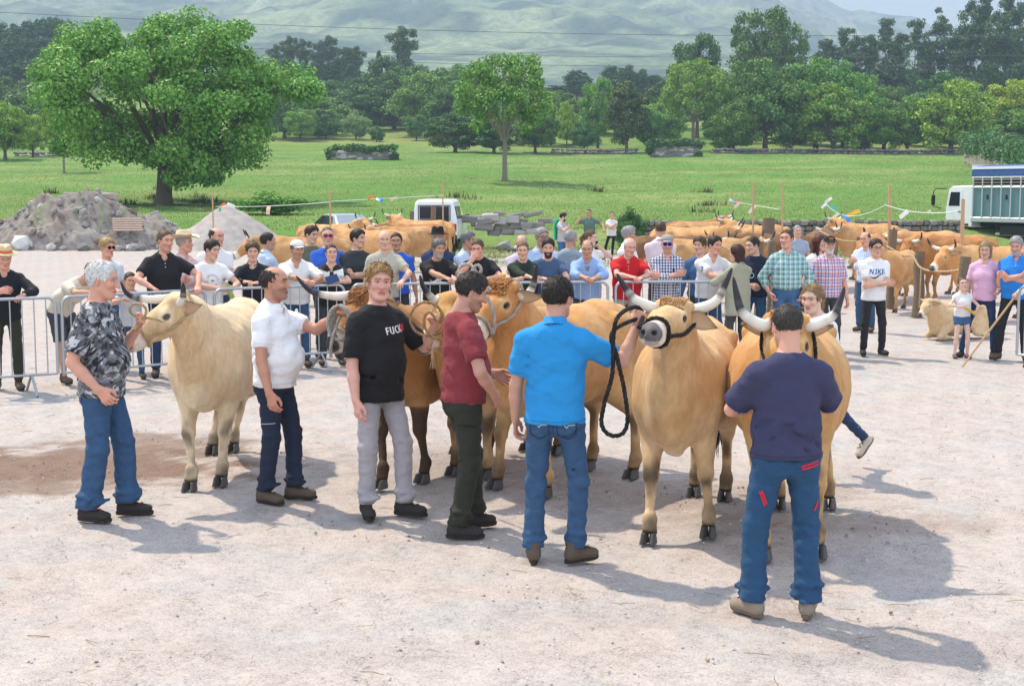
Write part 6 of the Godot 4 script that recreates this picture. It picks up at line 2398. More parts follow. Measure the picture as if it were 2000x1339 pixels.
func sedan() -> void:
	var o := thing("saloon_car", "silver saloon car parked behind the tied cattle on the left", "car", spot(668, 55.5), deg_to_rad(28.0))
	var s := Shape.new()
	var ring := func(z: float, top: float, w: float, tw: float, belt: float) -> Array:
		return [Vector3(-w * 0.95, 0.25, z), Vector3(-w, 0.5, z), Vector3(-w * 0.98, belt, z), Vector3(-tw, top - 0.04, z), Vector3(-tw * 0.8, top, z), Vector3(tw * 0.8, top, z), Vector3(tw, top - 0.04, z), Vector3(w * 0.98, belt, z), Vector3(w, 0.5, z), Vector3(w * 0.95, 0.25, z)]
	loft(s, [ring.call(2.1, 0.92, 0.78, 0.7, 0.84), ring.call(2.0, 1.0, 0.86, 0.76, 0.9), ring.call(1.55, 1.03, 0.88, 0.76, 0.93), ring.call(0.9, 1.4, 0.88, 0.6, 0.93), ring.call(0.2, 1.46, 0.88, 0.62, 0.93), ring.call(-0.4, 1.43, 0.88, 0.6, 0.92), ring.call(-1.15, 0.98, 0.88, 0.74, 0.88), ring.call(-2.0, 0.82, 0.85, 0.72, 0.76), ring.call(-2.15, 0.68, 0.76, 0.64, 0.62)])
	put("body", s.mesh(), mats.silver_paint, o)
	var g := Shape.new()
	g.out([Vector3(-0.68, 1.045, 1.56), Vector3(-0.56, 1.385, 0.95), Vector3(0.56, 1.385, 0.95), Vector3(0.68, 1.045, 1.56)], Vector3(0, 0.03, 0.03), I)
	put("rear_window", g.mesh(), mat(Color(0.5, 0.55, 0.6), 0.1), o)
	for sg in [-1.0, 1.0]:
		var w := Shape.new()
		w.out([Vector3(sg * 0.865, 0.95, 1.3), Vector3(sg * 0.635, 1.36, 0.75), Vector3(sg * 0.635, 1.39, 0.05), Vector3(sg * 0.865, 0.95, 0.05)], Vector3(sg * 0.012, 0.005, 0), I)
		w.out([Vector3(sg * 0.865, 0.95, -0.02), Vector3(sg * 0.635, 1.39, -0.02), Vector3(sg * 0.63, 1.37, -0.35), Vector3(sg * 0.865, 0.95, -0.95)], Vector3(sg * 0.012, 0.005, 0), I)
		put("side_window", w.mesh(), mats.car_glass, o)
		var l := Shape.new()
		l.box(Vector3(sg * 0.68, 0.78, 2.06), Vector3(0.28, 0.16, 0.1), I, 0.03)
		put("tail_light", l.mesh(), mats.red_lens, o)
		for z in [1.3, -1.35]: wheel(o, Vector3(sg * 0.76, 0.31, z), 0.31, 0.2, mats.alloy)
	var p := Shape.new()
	p.box(Vector3(0, 0.66, 2.1), Vector3(0.5, 0.12, 0.03))
	put("number_plate", p.mesh(), mats.white, o)

func truck() -> void:
	var base := spot(1958, 60.0)
	var o := thing("cattle_truck", "white cattle truck with ribbed teal-grey box and blue canvas roof", "truck", base, deg_to_rad(-59.0))
	o.scale = Vector3.ONE * 0.92
	o.position.y = 0.12
	# axes: -x front, +z the side that we see
	var teal := relief(mat(Color(0.36, 0.5, 0.52), 0.5), tex.grain, 0.2, Vector3(1, 1, 1))
	var alu := mat(Color(0.74, 0.76, 0.78), 0.4, 0.5)
	var x0 := -1.05
	var len := 7.0
	for k in 13:
		var a := x0 + 0.08 + k * 0.54
		var s := Shape.new()
		s.box(Vector3(a + 0.27, 1.88, 1.2), Vector3(0.5, 1.36, 0.05))
		put("side_panel", s.mesh(), teal, o)
		var r := Shape.new()
		r.box(Vector3(a, 2.1, 1.245), Vector3(0.06, 1.9, 0.08), I, 0.012)
		put("rib", r.mesh(), alu, o)
		if k % 2 == 1 and k < 8:
			var h := Shape.new()
			h.box(Vector3(a + 0.3, 2.15, 1.24), Vector3(0.1, 0.22, 0.04), I, 0.01)
			put("latch", h.mesh(), mats.black, o)
		for y in [2.68, 2.82, 2.96]:
			var b := Shape.new()
			b.box(Vector3(a + 0.27, y, 1.2), Vector3(0.54, 0.045, 0.04))
			put("slat", b.mesh(), mats.wood if int(y * 100) % 3 == 0 else alu, o)
	var fr := Shape.new()
	fr.box(Vector3(x0 + len * 0.5, 1.1, 1.22), Vector3(len, 0.22, 0.12), I, 0.02)
	fr.box(Vector3(x0 + len * 0.5, 2.6, 1.23), Vector3(len, 0.09, 0.1), I, 0.02)
	fr.box(Vector3(x0 + len * 0.5, 3.06, 1.23), Vector3(len, 0.09, 0.1), I, 0.02)
	put("side_rail", fr.mesh(), alu, o)
	var back := Shape.new()
	back.box(Vector3(x0 + len * 0.5, 2.1, -1.2), Vector3(len, 2.1, 0.06))
	back.box(Vector3(x0 + 0.03, 2.1, 0.0), Vector3(0.06, 2.1, 2.34))
	back.box(Vector3(x0 + len * 0.5, 1.02, 0.0), Vector3(len, 0.1, 2.3))
	put("far_side", back.mesh(), teal, o)
	var rf := Shape.new()
	var sec := []
	for x in [x0 - 0.02, x0 + len]:
		sec.append([Vector3(x, 3.11, 1.28), Vector3(x, 3.42, 1.26), Vector3(x, 3.6, 0.9), Vector3(x, 3.66, 0.0), Vector3(x, 3.6, -0.9), Vector3(x, 3.42, -1.26), Vector3(x, 3.11, -1.28)])
	loft(rf, sec)
	put("canvas_roof", rf.mesh(), relief(mat(Color(0.2, 0.34, 0.55), 0.75), tex.weave, 1.2, Vector3(1.2, 1.2, 1.2)), o)
	var ed := Shape.new()
	ed.box(Vector3(x0 + len * 0.5, 3.5, 1.262), Vector3(len, 0.12, 0.03))
	ed.box(Vector3(x0 - 0.02, 3.35, 0.0), Vector3(0.03, 0.6, 2.5))
	put("roof_edge", ed.mesh(), mats.white_paint, o)
	# the cab
	var cab := Shape.new()
	var sc := []
	for z in [-1.12, -1.05, 1.05, 1.12]:
		var e := 0.05 if absf(z) > 1.1 else 0.0
		sc.append([Vector3(-1.12, 0.72 + e, z), Vector3(-2.72 + e, 0.72 + e, z), Vector3(-2.74 + e, 1.55, z), Vector3(-2.58 + e, 2.5 - e, z), Vector3(-2.35, 2.66 - e, z), Vector3(-1.12, 2.7 - e, z)])
	loft(cab, sc)
	put("cab", cab.mesh(), mats.white_paint, o)
	var dw := Shape.new()
	dw.prism([Vector2(-2.52, 1.72), Vector2(-1.85, 1.72), Vector2(-1.85, 2.38), Vector2(-2.4, 2.38)], 0.03, Transform3D(I, Vector3(0, 0, 1.125)))
	var door := Shape.new()
	door.prism([Vector2(-2.6, 0.95), Vector2(-1.7, 0.95), Vector2(-1.7, 2.5), Vector2(-2.42, 2.5), Vector2(-2.6, 1.6)], 0.02, Transform3D(I, Vector3(0, 0, 1.122)))
	var dn := put("door", door.mesh(), mats.white_paint, o)
	put("door_window", dw.mesh(), mats.car_glass, dn)
	var hd := Shape.new()
	hd.box(Vector3(-1.85, 1.45, 1.15), Vector3(0.16, 0.04, 0.04))
	put("handle", hd.mesh(), mats.black, dn)
	var ws := Shape.new()
	ws.out([Vector3(-2.73, 1.66, -0.98), Vector3(-2.6, 2.42, -0.95), Vector3(-2.6, 2.42, 0.95), Vector3(-2.73, 1.66, 0.98)], Vector3(-0.03, 0.01, 0), I)
	put("windscreen", ws.mesh(), mats.car_glass, o)
	var mi := Shape.new()
	mi.box(Vector3(-3.15, 2.0, 1.5), Vector3(0.12, 0.5, 0.22), I, 0.04)
	mi.tube([Vector3(-2.7, 2.55, 1.1), Vector3(-3.1, 2.55, 1.42), Vector3(-3.15, 2.4, 1.5), Vector3(-3.15, 1.7, 1.5), Vector3(-2.95, 1.6, 1.15)], [0.025], 6)
	put("mirror", mi.mesh(), mats.black, o)
	var bp := Shape.new()
	bp.box(Vector3(-2.75, 0.65, 0.0), Vector3(0.3, 0.35, 2.25), I, 0.06)
	bp.box(Vector3(-1.75, 0.85, 1.08), Vector3(0.9, 0.1, 0.2), I, 0.03)
	put("bumper", bp.mesh(), mats.bumper, o)
	var ch := Shape.new()
	for z in [-0.45, 0.45]: ch.box(Vector3(2.0, 0.86, z), Vector3(8.4, 0.2, 0.1))
	ch.box(Vector3(1.3, 0.62, 0.98), Vector3(1.5, 0.45, 0.4), I, 0.04)
	for k in 5: ch.bar(Vector3(0.2 + k * 0.95, 1.0, 1.1), Vector3(0.45 + k * 0.95, 0.5, 1.1), 0.03)
	put("chassis", ch.mesh(), mats.bumper, o)
	var sr := Shape.new()
	sr.box(Vector3(1.6, 0.45, 1.12), Vector3(2.6, 0.12, 0.06), I, 0.01)
	put("side_guard", sr.mesh(), alu, o)
	for z in [-0.95, 0.95]:
		for x in [-1.75, 4.1]:
			var s := Shape.new()
			s.lathe([Vector2(0.28, -0.15), Vector2(0.46, -0.15), Vector2(0.5, -0.1), Vector2(0.5, 0.1), Vector2(0.46, 0.15), Vector2(0.28, 0.15)], Vector3(x, 0.5, z), Basis(Vector3.RIGHT, PI / 2), 24)
			var wn := put("wheel", s.mesh(), mats.black, o)
			var q := Shape.new()
			q.lathe([Vector2(0, -0.12), Vector2(0.29, -0.1), Vector2(0.29, 0.1), Vector2(0, 0.12)], Vector3(x, 0.5, z), Basis(Vector3.RIGHT, PI / 2), 18)
			put("rim", q.mesh(), mats.alloy, wn)

func rail_d(px: float) -> float:  # depth of the row of crowd barriers, by its place in the frame
	var t := [[-200.0, 15.0], [60.0, 15.6], [300.0, 16.7], [440.0, 17.25], [620.0, 17.95], [800.0, 18.3], [1150.0, 18.6], [1500.0, 18.7]]
	for i in t.size() - 1:
		if px >= t[i][0] and px < t[i + 1][0]: return lerpf(t[i][1], t[i + 1][1], (px - t[i][0]) / (t[i + 1][0] - t[i][0]))
	return 18.7

func barrier(a: Vector3, b: Vector3, label: String) -> void:
	var o := thing("crowd_barrier", label, "barrier", a, 0.0, "")
	var v := b - a
	var n := v.normalized()
	var w := Vector3.UP.cross(n)
	var L := v.length()
	var fr := Shape.new()
	var r := 0.1
	var path := [n * 0.02 + Vector3(0, 0.22, 0), n * 0.02 + Vector3(0, 0.6, 0), n * 0.02 + Vector3(0, 1.1 - r, 0)]
	for i in 5:
		var t := PI * 0.5 * (i + 1) / 5.0
		path.append(n * (0.02 + r - r * cos(t)) + Vector3(0, 1.1 - r + r * sin(t), 0))
	for i in 5:
		var t := PI * 0.5 * i / 5.0
		path.append(n * (L - 0.02 - r + r * sin(t)) + Vector3(0, 1.1 - r + r * cos(t), 0))
	path.append(n * (L - 0.02) + Vector3(0, 0.6, 0))
	path.append(n * (L - 0.02) + Vector3(0, 0.22, 0))
	fr.tube(path, [0.019], 8)
	fr.bar(n * 0.02 + Vector3(0, 0.22, 0), n * (L - 0.02) + Vector3(0, 0.22, 0), 0.016)
	put("frame", fr.mesh(), mats.steel, o)
	var k := int(L / 0.125)
	for i in range(1, k):
		var s := Shape.new()
		var p := n * (L * i / k)
		s.tube([p + Vector3(0, 0.222, 0), p + Vector3(0, 1.095, 0)], [0.0075], 6, [], false)
		put("upright", s.mesh(), mats.steel, o)
	for t in [0.2, 0.8]:
		var s := Shape.new()
		for e in [-1.0, 1.0]:
			s.tube([n * (L * t) + Vector3(0, 0.22, 0) + w * 0.01 * e, n * (L * t) + w * 0.3 * e + Vector3(0, 0.012, 0)], [0.016], 6)
		put("foot", s.mesh(), mats.steel, o)

func fences() -> void:
	for q in [[-175, 114, "crowd barrier at the far left, before the man in the banded straw hat"], [119, 406, "crowd barrier behind the cream cow, under the hands of the man in black"], [417, 676, "crowd barrier before the man in the white cap"], [685, 936, "crowd barrier before the bald man in beige"], [943, 1190, "crowd barrier before the man in the open blue shirt"], [1199, 1455, "crowd barrier before the man in the red polo shirt"]]:
		barrier(spot(q[0], rail_d(q[0])), spot(q[1], rail_d(q[1])), q[2])
	barrier(spot(1985, 17.75), spot(2260, 16.0), "crowd barrier of which one foot shows at the right edge")

func rope(pts: Array, r: float, tones: Array, called: String, label: String, category := "rope", parent: Node = self) -> MeshInstance3D:
	var s := Shape.new()
	strand(s, pts, r, tones)
	var o := put(called, s.mesh(), mats.rope, parent)
	if parent == self: tag(o, label, category)
	return o

func strand(s: Shape, pts: Array, r: float, tones: Array) -> void:  # a laid rope: three strands twisted together
	var cv := Curve3D.new()
	for i in pts.size():
		var dv: Vector3 = (pts[mini(i + 1, pts.size() - 1)] - pts[maxi(i - 1, 0)]) * 0.2
		cv.add_point(pts[i], -dv, dv)
	cv.bake_interval = maxf(r * 0.8, 0.004)
	var L := cv.get_baked_length()
	var n := maxi(4, int(L / (r * 1.3)))
	if n > 900: n = 900
	var path := []
	var up := Vector3(0.3, 1, 0.2).normalized()
	var rows := [[], [], []]
	for i in n + 1:
		var p := cv.sample_baked(L * i / n, true)
		var q := cv.sample_baked(minf(L, L * i / n + 0.004), true)
		var b := cv.sample_baked(maxf(0.0, L * i / n - 0.004), true)
		var d := (q - b).normalized()
		up = (up - d * up.dot(d)).normalized()
		var sd := d.cross(up)
		for k in 3:
			var a := TAU * k / 3.0 + (L * i / n) / (r * 7.0) * TAU
			rows[k].append(p + (up * cos(a) + sd * sin(a)) * r * 0.48)
	for k in 3:
		s.tube(rows[k], [r * 0.56], 5, [tones[k % tones.size()]])

const HEMP := [Color(0.42, 0.3, 0.16), Color(0.35, 0.24, 0.12), Color(0.45, 0.33, 0.19)]
const GREY_ROPE := [Color(0.36, 0.32, 0.28), Color(0.3, 0.27, 0.24), Color(0.4, 0.36, 0.32)]
const TAN_ROPE := [Color(0.3, 0.19, 0.09), Color(0.25, 0.15, 0.07), Color(0.33, 0.22, 0.11)]
const BLACK_ROPE := [Color(0.018, 0.017, 0.018), Color(0.03, 0.027, 0.027), Color(0.014, 0.013, 0.014)]

func stake(px: float, top: float, d: float, r: float, label: String) -> Vector3:
	var p := spot(px, d)
	var h := EYE - (top - 375.0) / FOCAL * d
	var s := Shape.new()
	s.tube([p, p + Vector3(0.01, h * 0.5, 0), p + Vector3(0, h, 0)], [r * 0.75, r * 0.75, r * 0.7], 8)
	tag(put("wooden_stake", s.mesh(), mats.wood), label, "stake")
	return p + Vector3(0, h, 0)

func bunting(a: Vector3, b: Vector3, sag: float, flags: Array, label: String) -> void:
	var o := thing("bunting_line", label, "bunting", a)
	var s := Shape.new()
	s.tint = Color(0.6, 0.7, 0.68)
	var pts := []
	for i in 13:
		var t := i / 12.0
		pts.append((b - a) * t - Vector3(0, sag * 4.0 * t * (1.0 - t), 0))
	s.tube(pts, [0.009], 5)
	put("string", s.mesh(), mats.rope, o)
	for f in flags:
		var t: float = f[0]
		var at: Vector3 = (b - a) * t - Vector3(0, sag * 4.0 * t * (1.0 - t), 0)
		var q := Shape.new()
		q.tint = f[1]
		var d: Vector2 = f[2] * 0.75
		var e := Vector3(d.x, d.y, 0.08)
		var sd: Vector3 = Vector3(-d.y, d.x, 0.0).normalized() * f[3] * 0.4
		for k in 2:
			var m := e * 0.5 + Vector3(0, 0.02, 0.05)
			q.out([at - sd, at + sd, at + sd + m, at - sd + m], Vector3(0, 0, 0.003 * k), I)
			q.out([at - sd + m, at + sd + m, at + sd + e, at - sd + e], Vector3(0, 0, 0.003 * k), I)
		put("pennant", q.mesh(), mats.rope, o)

func stakes() -> void:
	var t0 := stake(421, 370, 46, 0.035, "wooden stake before the grey gravel cone")
	var t1 := stake(648, 367, 36, 0.032, "wooden stake before the silver saloon car")
	var t2 := stake(866, 355, 40, 0.028, "thin wooden stake before the white off-road car")
	var t3 := stake(1425, 374, 55, 0.03, "short wooden stake left of the tied cattle on the right")
	var t4 := stake(1466, 358, 33, 0.036, "pale wooden stake beside a thick weathered post")
	var t5 := stake(1523, 355, 36, 0.034, "pale wooden stake above the man in the teal check shirt")
	var t6 := stake(1730, 362, 28.5, 0.045, "tall wooden stake above the boy in the white T-shirt")
	var t7 := stake(1872, 388, 25.5, 0.05, "tall wooden stake left of the woman in pink")
	stake(1612, 385, 52, 0.02, "thinnest stake, with white streamers, above the man in the black cap")
	var W := Color(0.8, 0.8, 0.78)
	var at := func(v: Vector3, px: float, py: float) -> Vector3: return deep(px, py, -v.z)
	bunting(at.call(t0, 421, 403), at.call(t1, 648, 394), 0.05, [[0.05, Color(0.75, 0.16, 0.05), Vector2(0.25, 0.14), 0.1], [0.06, Color(0.05, 0.4, 0.18), Vector2(-0.05, -0.2), 0.08], [0.2, W, Vector2(-0.3, 0.14), 0.1], [0.52, Color(0.7, 0.5, 0.36), Vector2(-0.04, -0.33), 0.14]], "string with pennants between the stakes left of the silver car")
	bunting(at.call(t1, 648, 393), at.call(t2, 866, 381), 0.0, [[0.3, Color(0.75, 0.22, 0.06), Vector2(0.22, 0.1), 0.09], [0.4, Color(0.1, 0.3, 0.65), Vector2(0.12, -0.12), 0.12], [0.37, W, Vector2(0.14, -0.06), 0.08], [0.56, Color(0.7, 0.52, 0.4), Vector2(-0.25, -0.1), 0.09]], "string with pennants between the silver car and the white one")
	bunting(at.call(t3, 1430, 393), at.call(t5, 1523, 409), 0.0, [[0.02, W, Vector2(-0.2, 0.1), 0.12], [0.06, Color(0.1, 0.2, 0.6), Vector2(0.2, -0.1), 0.16], [0.12, Color(0.75, 0.25, 0.1), Vector2(0.3, 0.05), 0.08], [0.22, Color(0.72, 0.55, 0.42), Vector2(-0.26, -0.25), 0.12], [0.6, Color(0.75, 0.65, 0.55), Vector2(-0.3, -0.32), 0.12]], "string with pennants between the two pale stakes")
	bunting(deep(1612, 396, 52), at.call(t6, 1730, 400), 0.35, [[0.0, W, Vector2(0.3, 0.25), 0.14], [0.03, W, Vector2(-0.25, -0.2), 0.12], [0.1, Color(0.1, 0.5, 0.4), Vector2(0.4, -0.1), 0.14], [0.35, Color(0.78, 0.66, 0.5), Vector2(-0.4, -0.3), 0.1], [0.46, Color(0.1, 0.25, 0.6), Vector2(0.2, -0.25), 0.16], [0.52, Color(0.8, 0.5, 0.06), Vector2(0.45, 0.2), 0.14]], "string with coloured streamers above the man in the plaid shirt")
	bunting(at.call(t6, 1730, 400), at.call(t7, 1872, 412), 0.09, [[0.34, W, Vector2(-0.25, -0.18), 0.11], [0.6, W, Vector2(0.06, 0.06), 0.05]], "string with a white pennant between the tall stakes at the right")
	for q in [[8, 20, 66, 0.03, "highest of the three faint cables across the mountain"], [60, 76, 104, 0.025, "middle one of the three faint cables across the mountain"], [78, 92, 122, 0.025, "lowest of the three faint cables across the mountain"]]:
		var c := Shape.new()
		c.tint = Color(0.12, 0.12, 0.13)
		var cp := []
		for i in 25:
			var u := i / 24.0
			cp.append(deep(-300.0 + u * 2600.0, lerpf(q[0], q[2], u) + 26.0 * sin(PI * u), 150.0 + u * 20.0))
		c.tube(cp, [q[3]], 5)
		tag(put("power_cable", c.mesh(), mats.rope), q[4], "cable")
	# posts to which the cattle are tied
	rng.seed = 8
	var posts := []
	for q in [[1497, 425, 33, 0.16, "thickest weathered post beside the pale stake"], [1480, 470, 24, 0.075, "sawn post left behind the man in the teal check shirt"], [1504, 470, 24.2, 0.075, "sawn post right behind the man in the teal check shirt"], [1738, 447, 27.5, 0.09, "dark post behind the boy in the white T-shirt"], [1791, 490, 25.5, 0.10, "forked post in front of a tan cow, right of the boy in the white T-shirt"], [1880, 500, 23.2, 0.10, "cut post behind the little girl"], [1672, 462, 30, 0.06, "crooked post right of the plaid shirt"], [848, 400, 44, 0.09, "post with a pale tip before the white off-road car"], [806, 412, 46, 0.08, "post left of the white off-road car"]]:
		var p := spot(q[0], q[2])
		var h: float = EYE - (q[1] - 375.0) / FOCAL * q[2]
		var s := Shape.new()
		s.tint = Color(0.2, 0.17, 0.14)
		var r: float = q[3]
		s.tube([p, p + Vector3(0.02, h * 0.4, 0), p + Vector3(-0.01, h * 0.75, 0.01), p + Vector3(0.01, h, 0)], [r * 1.1, r, r * 0.97, r * 0.92], 9)
		tag(put("tether_post", s.mesh(), mats.post), q[4], "post")
		posts.append(p + Vector3(0, h * 0.92, 0))
	rope([deep(1410, 480, 24.5), deep(1440, 495, 24.2), deep(1478, 515, 23.9)], 0.02, HEMP, "tether_rope", "rope running down to the sawn posts behind the check shirt")
	rope([deep(1600, 450, 32), deep(1640, 468, 30.5), deep(1680, 472, 29.8)], 0.02, HEMP, "tether_rope", "rope to the crooked post above the plaid shirt")
	rope([deep(1732, 480, 27.3), deep(1765, 498, 26.6), deep(1783, 500, 25.6), deep(1800, 523, 25.0), deep(1835, 530, 24.2), deep(1878, 527, 23.2)], 0.022, HEMP, "tether_rope", "rope strung from the dark post past the tan cow to the cut post")
	rope([deep(1800, 523, 24.9), deep(1798, 560, 24.8), deep(1796, 600, 24.8)], 0.014, HEMP, "tether_rope", "rope end hanging down right of the forked post")

# ---------------------------------------------------------------- the six animals in the ring
var ring_cows := {}

# o: front (px of the middle between the front hooves), hooves and horns as places in the view with a depth
func show_cow(key: String, label: String, front: Vector3, yaw: float, poll: Array, muzzle: Array, o: Dictionary) -> void:
	var size: float = o.get("size", 1.0)
	var fwd := Vector3(sin(deg_to_rad(yaw)), 0, cos(deg_to_rad(yaw)))
	var d := {"label": label, "yaw": yaw, "size": size, "p": front - fwd * 0.5 * size, "fine": true, "h": 0.022, "group": "show cattle in the ring"}
	d.merge(o, true)
	d.poll = to_cow(d, deep(poll[0], poll[1], poll[2]))
	var mz := to_cow(d, deep(muzzle[0], muzzle[1], muzzle[2]))
	var v: Vector3 = mz - d.poll
	d.face = v.normalized() + Vector3(0, 0.19, 0)
	for k in ["front", "hind"]:
		if o.has(k):
			var q := []
			for e in o[k]:
				var w := to_cow(d, gp(e[0], e[1]))
				q.append([w.x, w.z])
			d[k] = q
	var hb := head_basis(d.face, deg_to_rad(d.get("tilt", 0.0)))
	for k in [["horns_left", "horn", 1.0], ["horns_right", "horn_right", -1.0]]:
		var q := [[0.085, 0.022, -0.005]]
		for e in o[k[0]]:
			var w: Vector3 = hb.inverse() * (to_cow(d, deep(e[0], e[1], e[2])) - d.poll)
			q.append([w.x * k[2], w.y, w.z])
		d[k[1]] = q
	ring_cows[key] = d
	cow(d)

func ring_cattle() -> void:
	var G := func(px: float, py: float) -> Vector3: return gp(px, py)
	show_cow("cream", "cream-coloured cow, palest in the ring, nose at the man in camouflage", Vector3(-2.42, 0, -10.85), -6.0, [345, 590, 10.35], [250, 668, 10.15],
		{"front": [[432, 946], [372, 956]], "hind": [[456, 880], [415, 884]], "coat": Color(0.63, 0.46, 0.285), "pale": Color(0.74, 0.61, 0.43), "head_coat": Color(0.56, 0.38, 0.2), "shade": 0.15, "dark_legs": 0.75,
		"horns_left": [[352, 592, 10.25], [357, 580, 10.2], [357, 552, 10.2]], "horns_right": [[285, 584, 10.32], [250, 575, 10.3], [235, 551, 10.3]], "horn_r": 0.036, "tip": 0.55, "fat": 0.98, "ear_drop": 2.0})
	show_cow("dark", "dark brown cow with black legs behind the young man in the black T-shirt", Vector3(-0.92, 0, -10.95), -28.0, [712, 582, 10.5], [648, 672, 10.25],
		{"front": [[828, 940], [745, 952]], "coat": Color(0.335, 0.155, 0.052), "pale": Color(0.419, 0.232, 0.096), "head_coat": Color(0.307, 0.129, 0.040), "black_legs": 0.9, "shade": 0.6, "muzzle": Color(0.07, 0.06, 0.06), "curls": 0.035, "curl_tone": Color(0.28, 0.12, 0.04),
		"horns_left": [[742, 580, 10.5], [757, 572, 10.55], [742, 547, 10.6]], "horns_right": [[650, 578, 10.55], [607, 568, 10.55], [578, 539, 10.6]], "horn_r": 0.036, "tip": 0.5})
	show_cow("hidden", "tan cow mostly hidden behind the man in the maroon T-shirt", Vector3(-0.34, 0, -11.1), -30.0, [880, 588, 10.65], [824, 680, 10.35],
		{"coat": Color(0.484, 0.258, 0.088), "muzzle": Color(0.07, 0.065, 0.07), "dark_legs": 0.8,
		"horns_left": [[905, 582, 10.6], [922, 570, 10.6], [930, 545, 10.6]], "horns_right": [[848, 585, 10.62], [828, 562, 10.6], [820, 537, 10.6]], "horn_r": 0.034, "tip": 0.45})
	show_cow("red", "reddish tan cow with curly forehead looking over the shoulder of the man in turquoise", Vector3(0.1, 0, -10.5), -36.0, [985, 566, 10.2], [930, 640, 9.95],
		{"front": [[1066, 968], [970, 952]], "hind": [[1236, 932], [1152, 914]], "coat": Color(0.5, 0.245, 0.085), "pale": Color(0.6, 0.4, 0.2), "head_coat": Color(0.46, 0.21, 0.07), "curls": 0.034, "curl_tone": Color(0.42, 0.19, 0.06), "dark_legs": 0.7, "sway": 0.05, "size": 1.02,
		"horns_left": [[1022, 580, 10.18], [1040, 560, 10.2], [1049, 516, 10.2]], "horns_right": [[950, 560, 10.3], [930, 556, 10.35], [918, 536, 10.4]], "horn_r": 0.038, "tip": 0.55})
	show_cow("proud", "golden tan cow with black rope halter and raised muzzle at the centre right", Vector3(1.11, 0, -9.2), -17.0, [1318, 606, 8.82], [1272, 652, 8.42],
		{"front": [[1384, 1046], [1268, 1058]], "hind": [[1416, 975], [1356, 966]], "coat": Color(0.56, 0.33, 0.145), "pale": Color(0.7, 0.52, 0.32), "head_coat": Color(0.58, 0.4, 0.22), "dark_legs": 0.85, "teats": true, "curls": 0.014, "curl_tone": Color(0.46, 0.26, 0.11), "shade": 0.25, "muzzle": Color(0.13, 0.12, 0.125),
		"horns_left": [[1352, 606, 8.8], [1396, 590, 8.76], [1430, 523, 8.8]], "horns_right": [[1285, 604, 8.85], [1240, 584, 8.85], [1205, 534, 8.9]], "horn_r": 0.038, "tip": 0.58, "fat": 0.98, "ear_drop": -20.0})
	show_cow("broad", "broad-bellied orange tan cow behind the man in the navy T-shirt", Vector3(1.78, 0, -8.8), -11.0, [1536, 632, 8.55], [1530, 735, 8.3],
		{"front": [[1598, 1086], [1490, 1090]], "hind": [[1618, 990], [1520, 990]], "coat": Color(0.5, 0.25, 0.08), "pale": Color(0.58, 0.38, 0.18), "head_coat": Color(0.46, 0.23, 0.08), "curls": 0.02, "curl_tone": Color(0.4, 0.19, 0.07), "size": 1.05, "fat": 1.15, "dark_legs": 0.75, "shade": 0.2,
		"horns_left": [[1580, 636, 8.52], [1625, 618, 8.52], [1650, 560, 8.6]], "horns_right": [[1492, 636, 8.52], [1452, 612, 8.52], [1433, 541, 8.6]], "horn_r": 0.038, "tip": 0.5})

# ---------------------------------------------------------------- the cattle tied up behind
var far_kinds := []
const FAR := [  # px of the middle, depth, yaw, which, tone, label
	[600, 28.5, -86, 0, 0, "tan cow behind the man in the white cap, horn beside the boy in black"],
	[648, 40, 92, 1, 1, "tan cow standing before the silver car with its rump to the gravel cone"],
	[722, 33, -84, 0, 1, "pale tan cow behind the man in the grey T-shirt, tail towards the off-road car"],
	[790, 37, -88, 2, 0, "large tan cow with its rump behind the man in the black felt hat"],
	[812, 40.5, -87, 0, 2, "second tan rump in the row behind the man in the black felt hat"],
	[828, 43.5, -89, 1, 0, "farthest tan rump in the row before the stack of stone blocks"],
	[1352, 46, 88, 1, 2, "farthest cow of the row tied before the left part of the dry-stone wall"],
	[1362, 42, 88, 0, 0, "second farthest cow of the row before the left part of the wall"],
	[1345, 34.5, 86, 0, 1, "tan cow in the middle of the row behind the man in the pink-striped shirt"],
	[1302, 29.5, 84, 2, 3, "brownish cow with dark flank between the grey-haired man and the pink-striped shirt"],
	[1372, 26.5, 80, 0, 0, "nearest tan cow of the row, its wide horns above the white polo shirt"],
	[1478, 41, -88, 1, 0, "cow standing broadside behind the pale wooden stakes"],
	[1500, 31, -92, 2, 3, "grey-brown cow in shade behind the two sawn posts"],
	[1600, 33, 150, 0, 3, "greyish cow turning its rump, right of the man in the teal check shirt"],
	[1690, 42, -88, 1, 1, "cow standing broadside before the bare part of the wall"],
	[1702, 36.5, -86, 0, 0, "cow in the middle row above the boy in the white T-shirt"],
	[1800, 31, -84, 2, 1, "tan cow reaching from the tall stake to the cattle truck"],
	[1752, 26.9, -30, 1, 0, "young tan cow standing at the forked post"],
	[1858, 29, -80, 2, 2, "dark-faced cow between the forked post and the truck"],
	[1935, 25, -78, 0, 1, "tan cow behind the woman in pink"],
	[1700, 29.5, 165, 0, 2, "tan cow behind the crooked post, right of the plaid shirt"],
]

